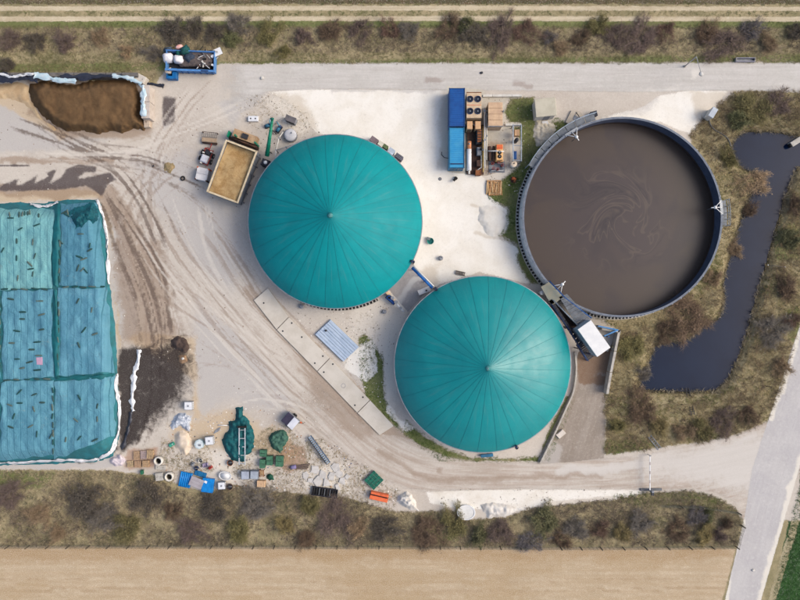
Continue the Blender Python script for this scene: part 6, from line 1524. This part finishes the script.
# concrete rings, blocks, pallets
for lab, x, y in (('concrete pipe ring standing on the concrete plate by the pallets', 157.8, 461.3), ('concrete pipe ring on the grass left of the blue sheets', 168.6, 477.2)):
    t = at('pipe_ring', lab, 'pipe ring', x, y, 0.9, 0, 'concrete pipe rings')
    MB().ring((0, 0), [(0.45, 0), (0.45, 0.9), (0.62, 0.9), (0.66, 0.8), (0.66, 0)], 32).part(t, 'ring', mat((226,222,214), (206,200,190), rough=0.9, grime=0.25), True); MB().cyl((0, 0), 0.02, 0.05, 0.44, 0.44, 24).part(t, 'ring_floor', M_BLACK)
for lab, x, y, L, W, h, a in (('flat pale concrete plate under the upper pipe ring', 160.5, 467.6, 1.6, 0.7, 0.25, -3), ('pale concrete block left of the lower pipe ring', 159, 477, 1.15, 1.15, 0.6, 6)):
    t = at('concrete_block', lab, 'block', x, y, h, a); bx(t, 'body', (0, 0, h / 2), (L, W, h), M_CONC, 0, 0.05)
    for s in (-1, 1): MB().tube([(s * L / 4, -0.08, h), (s * L / 4, 0, h + 0.1), (s * L / 4, 0.08, h)], 0.02, 6).part(t, 'lifting_loop', M_DKSTEEL)
def pallet(label, px, py, rot, n=3, rgb=(198,158,120), w=1.2, d=0.9):
    t = at('pallet', label, 'pallet', px, py, 0.14 * n, rot, 'wooden pallets by the silage heap')
    for k in range(n):
        z = 0.145 * k
        for i in range(5): bx(t, 'board', (-w / 2 + 0.1 + i * (w - 0.2) / 4, 0, z + 0.12), (0.14, d, 0.025), mat(rgb, tuple(c * 0.85 for c in rgb), scale=5, grime=0.45), 0, 0.005)
        for y in (-1, 0, 1): bx(t, 'bearer', (0, y * (d / 2 - 0.06), z + 0.055), (w, 0.1, 0.1), M_WOOD, 0, 0.005)
    return t
for i, (x, y, a, c, wh) in enumerate(((136.5,455.5,2,(196,164,132),'upper left in the pallet block'), (143.5,455,0,(188,168,164),'upper middle in the pallet block'), (149.8,454.6,-3,(196,168,132),'upper right in the pallet block'), (130,464,4,(196,172,136),'lower left in the pallet block'), (137.5,464.4,-2,(192,158,128),'lower middle in the pallet block'), (145.5,464,3,(196,164,128),'lower right in the pallet block'))):
    pallet('stack of weathered wooden pallets, ' + wh, x, y, a, 2 + i % 3, c, 0.98, 1.25 if y < 460 else 0.95)
t = at('teal_canister', 'small teal canister at the left of the sand heap', 'canister', 171, 445, 0.5, 30)
bx(t, 'body', (0, 0, 0.2), (0.8, 0.5, 0.4), mat((70,166,142), (52,140,120), grime=0.2), 0, 0.07); MB().cyl((0.2, 0), 0.4, 0.46, 0.07, 0.07, 10).part(t, 'cap', M_WHITE)
t = at('green_post', 'short dark green post at the lower edge of the pallet yard', 'post', 141.5, 472.5, 0.6)
bx(t, 'shaft', (0, 0, 0.35), (0.35, 0.6, 0.7), mat((38,110,82), (30,88,66)), 0, 0.05); bx(t, 'base', (0, 0, 0.05), (0.55, 0.8, 0.1), M_CONC)
t = at('white_pole', 'short white pole lying left of the teal tarp heap', 'pole', 223, 425.3, 0.1, -2)
hcyl(t, 'shaft', (-0.75, 0, 0.08), (0.7, 0, 0.08), 0.07, M_WHITE); hcyl(t, 'end_cap', (0.7, 0, 0.08), (0.78, 0, 0.08), 0.08, M_GREYB)
t = at('stone_slab', 'grey pointed stone slab left of the teal tarp heap', 'slab', 217.5, 431)
MB().prism([(-0.55, -0.4), (0.1, -0.1), (0.55, 0.55), (0.2, 0.5), (-0.3, 0.1)], 0, 0.12).part(t, 'top_face', M_GREYB)

# ---- between the domes
t = thing('pipe_bridge', 'bright blue pipe bridge spanning between the two domes', 'pipe bridge', P(422, 278))
A, B = P(412, 267.5, 4.1), P(432.5, 288, 4.1)
MB().tube([A, B], 0.2, 12).part(t, 'main_pipe', mat((24,104,180), (18,84,152), grime=0.1), True, True)
sh = Vector((0.22, 0.22, 0.1)); MB().tube([A + sh, B + sh], 0.07, 8).part(t, 'side_pipe', M_WHITE, True, True)
for f in (0.05, 0.35, 0.65, 0.95):
    p = A + (B - A) * f; MB().bar((p.x, p.y, 0), (p.x, p.y, 3.9), 0.12, 0.12).part(t, 'post', M_DKBLUE, False, True); MB().tube([p - (B - A) * 0.006, p + (B - A) * 0.006], 0.28, 12).part(t, 'flange', M_BLUE, True, True)
cx, cy, L, W, a = quad_frame([(417.5,290.5),(429,286),(430.8,290),(419.5,296)], 2.2)
t = at('pump_house', 'small white pump house between the domes under blue pipe', 'pump house', cx, cy, 2.2, a)
bx(t, 'wall', (0, 0, 1.05), (L - 0.1, W - 0.1, 2.1), M_PALE); bx(t, 'roof', (0, 0, 2.15), (L, W, 0.12), mat((236,234,232), (216,212,210), grime=0.25)); bx(t, 'vent', (0.3, -0.1, 2.28), (0.25, 0.25, 0.16), M_DKSTEEL); bx(t, 'door', (-0.3, W / 2 - 0.04, 1.0), (0.7, 0.05, 1.8), M_GREYB)
t = at('blue_compressor', 'bright blue compressor at the lower gap between the domes', 'compressor', 391, 299.5, 1.2, -42)
bx(t, 'housing', (0, 0, 0.6), (1.5, 0.65, 1.1), mat((28,84,164), (22,68,138), rough=0.4, grime=0.12), 0, 0.08); MB().cyl((-0.4, 0), 1.15, 1.25, 0.18, 0.15, 14).part(t, 'air_filter', M_BLACK, True); bx(t, 'skid', (0, 0, 0.05), (1.7, 0.8, 0.1), M_DKSTEEL)
t = at('peach_box', 'peach control box left of the bright blue compressor', 'box', 387.7, 293.2, 1.0, -42)
bx(t, 'body', (0, 0, 0.5), (0.75, 0.4, 1.0), M_PEACH); bx(t, 'lid', (0, 0, 1.02), (0.8, 0.45, 0.05), mat((236,206,168))); bx(t, 'door', (0, -0.21, 0.5), (0.55, 0.02, 0.7), M_RUST)
piperun('peach gas pipe right of the bright blue compressor', [(392.5,298,1.3),(396,302,1.3)], 0.18, mat((232,206,180)), 'gas pipes between the domes')
piperun('white gas pipe running down to the pale dome edge', [(397,304.5,1.2),(400.5,308,1.2),(404,311.5,1.2)], 0.15, M_WHITE, 'gas pipes between the domes')
for lab, x, y in (('grey valve drum on the white yard right of the blue pipe', 441, 258), ('grey drum between slab strip and the pale dome', 384.5, 311.5), ('dark grey drum left of the roofing panels', 301.5, 306.5)):
    t = at('valve_drum', lab, 'drum', x, y, 0.6, 20)
    MB().cyl((0, 0), 0, 0.5, 0.36, 0.34, 20).part(t, 'shell', mat((172,170,170), (146,144,146), grime=0.3), True); MB().cyl((0, 0), 0.5, 0.58, 0.3, 0.22, 20).part(t, 'lid', M_GREYB); MB().cyl((0.12, 0.08), 0.58, 0.66, 0.06, 0.06, 8).part(t, 'valve', M_DKSTEEL)
t = at('teal_barrow', 'small teal and dark tub at the right edge of the left dome', 'tub', 430.5, 241, 0.6, -20)
MB().ring((0, 0), [(0.25, 0.1), (0.45, 0.5), (0.5, 0.5), (0.32, 0.08)], 14).part(t, 'tray', mat((20,140,130), (14,116,110), grime=0.1)); MB().cyl((0, 0), 0.1, 0.3, 0.28, 0.36, 14).part(t, 'filling', mat((10,110,110))); bx(t, 'dark_cover', (-0.4, 0.25, 0.3), (0.5, 0.4, 0.5), mat((120,128,132)))
# technical boxes at the right upper rim of the left dome
ring1 = [('grey_locker', 'brownish grey locker at the upper right rim of left dome', 'locker', 374, 140, (132,116,124), 1.15, 0.75), ('white_locker', 'white locker next to the brownish grey one at left dome', 'locker', 380.8, 143.6, (226,222,206), 0.75, 0.6), ('green_locker', 'small olive green locker at the rim of left dome', 'locker', 385.3, 146.3, (98,116,76), 0.7, 0.5), ('pale_blue_locker', 'pale blue locker at the rim of left dome', 'locker', 391.3, 151, (196,210,228), 0.9, 0.75), ('dark_locker', 'dark barred locker at the rim of left dome', 'locker', 399, 156.5, (92,88,104), 1.15, 0.6)]
for nm, lab, cat, x, y, rgb, L, W in ring1:
    t = at(nm, lab, cat, x, y, 1.5, -35); m_ = mat(rgb, None, grime=0.25)
    bx(t, 'body', (0, 0, 0.72), (L, W, 1.44), m_); bx(t, 'lid', (0, 0, 1.47), (L + 0.06, W + 0.06, 0.06), m_); bx(t, 'door', (0, W / 2 + 0.01, 0.75), (L * 0.8, 0.03, 1.2), M_GREYB)
    if nm == 'dark_locker':
        for k in range(3): bx(t, 'bar', (0, -0.2 + 0.2 * k, 1.53), (L, 0.06, 0.06), M_STEEL)
for lab, c, R_, a in (('small dark valve at lower right rim of the left dome', D1C, D1R, -27.5), ('small dark valve at upper left rim of the right dome', D2C, D2R, 122), ('small dark valve at the lower rim of the right dome', D2C, D2R, -68)):
    ca, sa = math.cos(R(a)), math.sin(R(a)); t = thing('gas_valve', lab, 'valve', (c.x + (R_ + 0.25) * ca, c.y + (R_ + 0.25) * sa, 0), R(a), 'gas valves on the dome rims')
    bx(t, 'stand', (0, 0, 2.2), (0.12, 0.12, 4.4), M_DKSTEEL); bx(t, 'valve_body', (-0.2, 0, 4.5), (0.6, 0.3, 0.3), M_DKBLUE); MB().ring((-0.2, 0), [(0.2, 4.7), (0.2, 4.75), (0.27, 4.75), (0.27, 4.7)], 14).part(t, 'handwheel', M_BLACK)
t = at('dark_pallet', 'grey pallet load leaning near the top of the pale dome', 'pallet', 460.5, 273, 0.5, -12)
for k in range(6): bx(t, 'board', (-0.6 + 0.24 * k, 0, 0.3), (0.16, 0.55, 0.05), mat((132,124,118), (104,98,94), grime=0.4))
for y in (-0.2, 0.2): bx(t, 'bearer', (0, y, 0.15), (1.45, 0.12, 0.24), M_RUSTDK)
t = at('flat_cover', 'flat pale cover plate beside the pale dome at the ramp', 'cover', 561, 434, 0.3, 40)
bx(t, 'plate', (0, 0, 0.18), (1.3, 0.8, 0.3), mat((226,218,208), (208,198,188), grime=0.25)); bx(t, 'hinge', (0, 0.35, 0.35), (0.9, 0.06, 0.06), M_GREYB)
t = at('hose_box', 'small blue grey box at the bottom rim of right dome', 'box', 487, 455.5, 0.5, 5)
bx(t, 'body', (0, 0, 0.25), (1.8, 0.4, 0.5), mat((120,140,156), (98,116,134), grime=0.3)); bx(t, 'lid', (0, 0, 0.53), (1.85, 0.45, 0.06), mat((52,120,160), grime=0.3))
t = at('white_ball_marker', 'white round tank next to the walkway landing', 'tank', 542.5, 293, 2.0)
MB().cyl((0, 0), 0, 1.7, 0.3, 0.3, 16).part(t, 'shell', M_PALE, True); MB().ball((0, 0, 1.7), 0.32, 16, 8, (1, 1, 0.8)).part(t, 'dome_top', M_WHITE, True)

# ---- roadside
t = at('street_lamp', 'grey street lamp reaching over the upper lane', 'lamp', 684.5, 66.5)
A = P(684.5, 66.5, 0); Z = 4.0
top = Vector((A.x, A.y, Z)); hd = P(701.5, 73.8, Z)
MB().tube([A, top], 0.09, 10, 0.06).part(t, 'pole', mat((206,204,202), (182,180,180)), True, True); MB().tube([top, hd], 0.055, 8).part(t, 'arm', mat((206,204,202)), True, True)
h = MB().cyl((hd.x - A.x, hd.y - A.y), Z - 0.1, Z + 0.06, 0.34, 0.26, 20).part(t, 'lamp_head', mat((214,212,208), (190,188,186)), True); MB().cyl((hd.x - A.x, hd.y - A.y), Z - 0.13, Z - 0.1, 0.28, 0.28, 20).part(h, 'glass', M_WHITE)
MB().cyl((0, 0), 0, 0.3, 0.2, 0.16, 12).part(t, 'base', M_CONC)
t = at('barrier_gate', 'white barrier boom across the lane near the road junction', 'barrier', 650, 489.5)
MB().bar(P(650, 456.5, 1.0), P(650, 490, 1.0), 0.14, 0.12).part(t, 'boom', M_WHITE, False, True)
for k in range(3): q = 462 + 9 * k; MB().bar(P(650, q, 1.005), P(650, q + 3, 1.005), 0.155, 0.13).part(t, 'band', mat((206,196,194)), False, True)
bx(t, 'post', (0, 0, 0.6), (0.35, 0.35, 1.2), M_GREYB); bx(t, 'counterweight', (0, -0.35, 1.0), (0.4, 0.5, 0.3), M_DKSTEEL); bx(t, 'base_beam', (0.1, 0.05, 0.12), (3.2, 0.35, 0.24), mat((120,122,126), (92,94,98), grime=0.3))
t = at('barrier_rest', 'thin pale rest post at the upper end of the barrier boom', 'post', 650.3, 455.8, 0.9)
bx(t, 'shaft', (0, 0, 0.45), (0.1, 0.1, 0.9), M_PALE); bx(t, 'fork', (0, 0, 0.92), (0.3, 0.1, 0.08), M_GREYB)
t = at('stone_trough', 'long grey trough on the verge above the upper lane', 'trough', 746, 59.3, 0.5, 0)
for s in (-1, 1): bx(t, 'side', (0, s * 0.25, 0.25), (2.9, 0.1, 0.5), mat((168,166,176), (146,144,154), rough=0.9)); bx(t, 'end', (s * 1.4, 0, 0.25), (0.1, 0.4, 0.5), M_CONC)
bx(t, 'bottom', (0, 0, 0.08), (2.8, 0.4, 0.1), M_GREYB)
cx, cy, L, W, a = quad_frame([(708,115.5),(713.5,106.5),(718.5,109.5),(713,118)], 1.8)
t = at('pump_cabinet', 'pale grey pump cabinet at the corner of the pond bank', 'cabinet', cx, cy, 1.8, a)
bx(t, 'body', (0, 0, 0.85), (L - 0.08, W - 0.08, 1.7), M_PALE); bx(t, 'roof', (0, 0, 1.76), (L, W, 0.12), mat((200,208,216), (180,188,198), grime=0.15), 0, 0.03); bx(t, 'door', (0, -W / 2 + 0.02, 0.85), (L * 0.7, 0.05, 1.4), M_GREYB)
t = at('suction_hose', 'curved grey hose from pump cabinet towards the pond', 'hose', 718, 130)
W_ = [P(a_, b_, 0.12) for a_, b_ in curve([(709,118),(710,124),(715,130),(722,134),(728,139),(731,147)], 5)]
MB().tube(W_, 0.11, 8).part(t, 'pipe', mat((112,112,110), (86,86,86)), True, True); MB().cyl((W_[0].x, W_[0].y), 0, 0.3, 0.2, 0.2, 12).part(t, 'coupling', M_DKSTEEL, False, True)
t = at('outfall_block', 'pale concrete outfall block with dark pipe mouth in the pond', 'outfall', 796, 142, 0.3, 32)
bx(t, 'body', (0.2, 0, -0.2), (1.9, 0.75, 1.0), M_CONC); hcyl(t, 'pipe_mouth', (-1.0, 0, 0.0), (-0.7, 0, 0.0), 0.3, M_BLACK)
def ladder(label, a, b, za, zb, w, m):
    t = thing('ladder', label, 'ladder', P((a[0] + b[0]) / 2, (a[1] + b[1]) / 2)); A, B = P(*a, za), P(*b, zb); d = (B - A).normalized(); u = d.cross(Vector((0, 0, 1))).normalized() * w / 2
    for s in (-1, 1): MB().bar(A + u * s, B + u * s, 0.08, 0.1).part(t, 'rail', m, False, True)
    n = int((B - A).length / 0.33)
    for k in range(n): p = A + (B - A) * (k + 0.5) / n; MB().bar(p - u, p + u, 0.06, 0.06).part(t, 'rung', m, False, True)
ladder('dark escape ladder on the lower pond bank', (687,388), (693,415), -0.5, 0.3, 0.5, M_DKSTEEL)
ladder('grey ladder lying on the grass left above the loop lane', (649.5,436), (660,449), 0.25, 0.1, 0.5, mat((150,158,166), (126,132,142), grime=0.2))
piperun('thin pale marker pole lying across the right pond bank', [(768,265,0.3),(785,267,0.35)], 0.05, mat((120,112,100)), 'poles on the pond bank')
for lab, x, y, r in (('small dark stone in the middle of the upper lane', 481.5, 73, 0.2), ('pale stone on the upper lane left of white yard', 262.5, 78, 0.25), ('white lump in the middle of the asphalt road', 753, 570, 0.2), ('pale stone on top of the sandy mound', 183, 358.5, 0.2), ('dark stone in open yard above the tyre', 153.5, 166, 0.15)):
    lump('stone', lab, 'stone', x, y, 0.4 if 'mound' in lab else 0.0, (2 * r, 1.7 * r, r), M_PALE if 'pale' in lab or 'white' in lab else M_DKSTEEL, 20, int(x) % 17)

# ---- wire fence along the stubble field
def fence(label, pts, h=1.3):
    W = [P(*p) for p in pts]; t = thing('wire_fence', label, 'fence', W[len(W) // 2])
    pm = MB().bar((0, 0, -0.1), (0, 0, h + 0.1), 0.12, 0.12).mesh('post', mat((112,102,88), (92,84,72)))
    net = MB()
    for a, b in zip(W[:-1], W[1:]):
        n = max(1, int((b - a).length / 3.0))
        for i in range(n): kid(t, 'post', pm, a + (b - a) * i / n - t.location)
        for z in (0.15, 0.4, 0.65, 0.9, 1.2): net.bar(a + Vector((0, 0, z)), b + Vector((0, 0, z)), 0.03, 0.03)
        m_ = int((b - a).length / 0.6)
        for i in range(m_):
            p = a + (b - a) * i / m_; net.bar(p, p + Vector((0, 0, 1.2)), 0.02, 0.02)
    tag(net.part(t, 'netting', mat((112,110,96), (92,92,80)), False, True), kind='stuff')
fence('low wire fence on posts between lower verge and stubble field', [(-150,545.5),(150,545.5),(400,546),(600,547),(733,546)])
fence('wire fence closing the lower verge at the road end', [(735,546),(741,525),(737,512),(700,506),(660,505)])

# ================================================================== SHRUBS
def twig_mat(name, rgb, rgb2):
    t = NT(name)
    oi = t.n('ShaderNodeObjectInfo')
    c = t.mix(t.noise(3, 3), col(*rgb), col(*rgb2))
    c = t.mix(t.math('MULTIPLY', oi.outputs['Random'], 0.3), c, col(96,86,76))
    return t.done(c, 0.9, 0.1)
def bush_mesh(seed, mstem, mtwig, leafy=0.0, nst=28, spread=1.0):
    """leafless shrub of unit radius: stems and a haze of twigs"""
    rg = np.random.default_rng(seed)
    stems = MB(); tv = []; lob = (1, 3, rg.uniform(0, 6), rg.uniform(0, 6))
    def twig(p, d, L, w):
        u = np.cross(d, rg.normal(size=3)); u /= np.linalg.norm(u) + 1e-9
        q = p + d * L
        tv.extend([p - u * w, p + u * w, q])
    for s in range(nst):
        a = 2 * np.pi * (s + rg.uniform(-0.4, 0.4)) / nst
        el = rg.uniform(0.1, 1.2)
        d = np.array([np.cos(a) * np.cos(el), np.sin(a) * np.cos(el), np.sin(el)])
        L = rg.uniform(0.55, 0.98) * (0.62 + 0.3 * np.sin(a * lob[0] + lob[2]) + 0.2 * np.sin(a * lob[1] + lob[3]))
        p0 = np.array([0.06 * np.cos(a), 0.06 * np.sin(a), -0.05]); pts = [p0]
        for k in range(4):
            d = d + rg.normal(size=3) * 0.16 + np.array([0, 0, 0.03]); d /= np.linalg.norm(d)
            pts.append(pts[-1] + d * L / 4)
        stems.tube([tuple(p) for p in pts], 0.015, 4, 0.004)
        for k in range(40):
            f = rg.uniform(0.25, 1.0) ** 0.6; i = min(3, int(f * 4)); p = pts[i] + (pts[i + 1] - pts[i]) * (f * 4 - i)
            b = (pts[i + 1] - pts[i]); b = b / np.linalg.norm(b) + rg.normal(size=3) * 0.75; b /= np.linalg.norm(b)
            l = rg.uniform(0.12, 0.32); twig(p, b, l, 0.0045)
            for q in range(5):
                g = rg.uniform(0.25, 1.0); b2 = b + rg.normal(size=3) * 0.7; b2 /= np.linalg.norm(b2)
                twig(p + b * l * g, b2, rg.uniform(0.06, 0.22), 0.0036)
                if rg.uniform() < leafy:
                    c = p + b * l * g + b2 * 0.08; e = rg.normal(size=(3, 3)) * 0.022; tv.extend([c + e[0], c + e[1], c + e[2]])
    V = np.array(tv); V[:, 2] = np.maximum(V[:, 2], -0.03) * 0.8
    return stems.mesh('stem', mstem), np_mesh('twigs', V, np.arange(len(V)).reshape(-1, 3), mtwig, False)
KIND = {}
for k, (a, b, lf) in {'brown': ((112,92,76), (84,70,60), 0.1), 'purple': ((112,97,94), (88,76,75), 0.05), 'grey': ((124,120,114), (92,90,90), 0.05), 'dark': ((84,80,75), (66,63,60), 0.2), 'olive': ((118,112,72), (92,92,58), 0.45),
                      'tan': ((160,138,110), (132,112,90), 0.1), 'red': ((120,94,84), (94,74,68), 0.1), 'yellow': ((150,136,90), (126,116,78), 0.5), 'green': ((88,94,64), (104,108,74), 0.6), 'blue': ((116,114,120), (90,88,94), 0.05)}.items():
    a, b = tuple(min(230, c * 1.34) for c in a), tuple(min(230, c * 1.34) for c in b)
    a, b = tuple(0.72 * c + 0.28 * g for c, g in zip(a, (136,122,102))), tuple(0.72 * c + 0.28 * g for c, g in zip(b, (110,98,84)))
    mt_ = twig_mat('twigs_' + k, a, b); ms_ = twig_mat('stems_' + k, tuple(c * 0.8 for c in a), tuple(c * 0.8 for c in b))
    KIND[k] = [bush_mesh(hash_ + 13 * len(KIND), ms_, mt_, lf) for hash_ in (1, 2, 3)]
WORD = {'brown': 'brown', 'purple': 'dusky brown', 'grey': 'grey', 'dark': 'dark', 'olive': 'olive', 'tan': 'pale tan', 'red': 'ruddy brown', 'yellow': 'yellowish', 'green': 'olive green leafy', 'blue': 'bluish grey'}
_used = set()
def bush(px, py, r, kind, where, group, n=[0]):
    n[0] += 1
    p = P(px, py); z = float(ground_z(np.array([px]), np.array([py]))[0])
    size = 'large' if r > 13.5 else ('small' if r < 9.5 else 'mid sized')
    lab = '%s %s %sshrub %s' % (size, WORD[kind], '' if kind == 'green' else 'leafless ', where)
    assert lab not in _used, lab
    _used.add(lab)
    t = thing('shrub', lab, 'shrub', (p.x, p.y, max(z, -0.5)), random.uniform(0, 6.28), group)
    s = r * S * 1.62; t.scale = (s * random.uniform(0.9, 1.35), s * random.uniform(0.85, 1.15), min(s, 2.0) * 1.15)
    st, tw = KIND[kind][n[0] % 3]
    kid(t, 'stem', st); kid(t, 'twigs', tw)
TOPG, LOWG, PONDG = 'shrubs on the upper verge', 'shrubs on the lower verge', 'shrubs around the pond'
for a in [(12,40,12,'purple','at left end of upper verge'), (38,41,10,'dark','second from the left on upper verge'), (66,44,11,'purple','on upper verge above left part of manure heap'), (10,66,8,'dark','at left end of bunker wall'), (155,54,9,'grey','just left of the blue skip'),
          (172,33,15,'dark','directly above the blue skip'), (196,30,10,'dark','above the right half of blue skip'), (214,34,10,'dark','above the white board'), (237,26,12,'grey','on upper verge right of blue skip'), (232,42,8,'green','below the grey shrub right of skip'),
          (268,37,11,'olive','on upper verge above hopper'), (303,37,10,'purple','on upper verge above the left dome, left side'), (328,33,12,'brown','on upper verge above the left dome'), (359,30,12,'purple','on upper verge above dome, right side'), (390,32,9,'red','on upper verge left above the white yard'),
          (409,29,11,'grey','on upper verge above the white yard'), (450,31,13,'brown','above the dark blue container'), (477,36,12,'dark','above the cooler fans'), (500,31,14,'purple','above the generator housing'), (465,26,9,'green','between dark and brown shrubs above container'), (524,31,12,'red','above the grassy patch and hut'),
          (548,37,8,'blue','above the flat roofed hut'), (580,41,9,'brown','above the pump shaft'), (598,29,11,'olive','above the upper edge of slurry tank'), (616,37,12,'purple','above the slurry tank, left of centre'), (642,41,14,'purple','above the slurry tank, right of centre'),
          (664,31,9,'red','left above the street lamp'), (703,36,11,'brown','right above the street lamp'), (722,42,14,'purple','left above the long grey trough'), (748,31,10,'blue','above the long grey trough'), (796,33,9,'dark','at right end of upper verge'), (768,44,8,'tan','between trough and right end of upper verge'),
          (100,38,8,'tan','on upper verge above right part of manure heap'), (128,52,7,'tan','on upper verge above concrete block'), (285,52,7,'olive','near the upper lane left of dome'), (560,50,7,'tan','low on the verge above the hut')]:
    bush(*a, TOPG)
for a in [(10,496,14,'purple','at left end of lower verge'), (40,512,11,'tan','second from left on lower verge'), (84,500,19,'dark','on lower verge below silage heap'), (110,516,15,'grey','on lower verge right of the big dark one'), (150,494,16,'dark','below the concrete pipe rings'), (130,528,12,'olive','near the field below pipe rings'),
          (190,530,13,'purple','near the field below blue sheets'), (215,510,14,'dark','below the blue box'), (258,505,21,'grey','below the grey totes'), (240,531,12,'olive','near the field below grey totes'), (287,524,10,'yellow','right of the big grey one below totes'), (335,516,19,'purple','below the steel grate'),
          (308,536,10,'brown','near field left below steel grate'), (382,528,15,'dark','below the orange skip'), (358,528,9,'tan','left below the orange skip'), (424,530,20,'brown','below the white stone heap'), (455,524,11,'olive','left below the white disc'), (500,530,13,'purple','below the white gravel heap'), (480,535,9,'green','below the white disc'),
          (526,541,11,'blue','near field right of gravel heap'), (546,520,12,'green','on lower verge right of gravel heap'), (575,530,12,'grey','in the middle of right lower verge'), (600,530,10,'red','on right lower verge left of yellow one'), (621,533,9,'yellow','on right lower verge below barrier'), (641,519,13,'grey','directly below the barrier base'),
          (674,530,12,'brown','right below the barrier base'), (695,517,10,'blue','near the junction on lower verge'), (706,514,7,'green','near the junction fence corner'), (704,535,9,'yellow','near road end of lower verge'), (717,534,8,'purple','near road end of lower verge'), (726,524,7,'brown','at the fence corner by the road'),
          (60,532,8,'tan','near the field below silage heap'), (172,510,9,'brown','left below the bright blue sheets'), (310,506,10,'olive','left of the steel grate'), (560,540,8,'brown','near field in the right lower verge')]:
    bush(*a, LOWG)
for a in [(750,112,14,'olive','at top of the pond beside cabinet'), (776,106,14,'purple','at the upper right of the pond'), (735,122,9,'green','between pump cabinet and pond'), (756,181,14,'tan','leaning over the upper pond from left'), (749,211,8,'brown','on left bank below the tan one'), (690,317,18,'brown','between slurry tank and lower pond'), (664,331,11,'brown','left of the large brown one at the pond'),
          (632,346,15,'olive','right of the retaining wall'), (645,374,8,'grey','at left end of the lower pond'), (640,411,15,'brown','left below the lower pond'), (682,430,10,'tan','below the pond ladder'), (720,419,14,'purple','right of the pond ladder'), (746,413,10,'brown','near the road below the pond'), (768,332,15,'grey','on right bank of lower pond'),
          (790,322,8,'red','at the road on right bank'), (780,366,10,'tan','near the road on right bank below'), (785,290,12,'brown','on right bank halfway'), (788,240,9,'green','on right bank near picture edge'), (795,205,10,'brown','on right bank near outfall'), (712,280,8,'tan','on bank between tank and pond, middle'), (728,160,8,'olive','beside tank at upper pond'),
          (658,425,8,'yellow','near loop lane below pond'), (618,425,8,'olive','beside the ramp near lane'), (735,250,7,'tan','on left bank of the narrow pond'), (700,430,9,'olive','near the lane below pond ladder')]:
    bush(*a, PONDG)
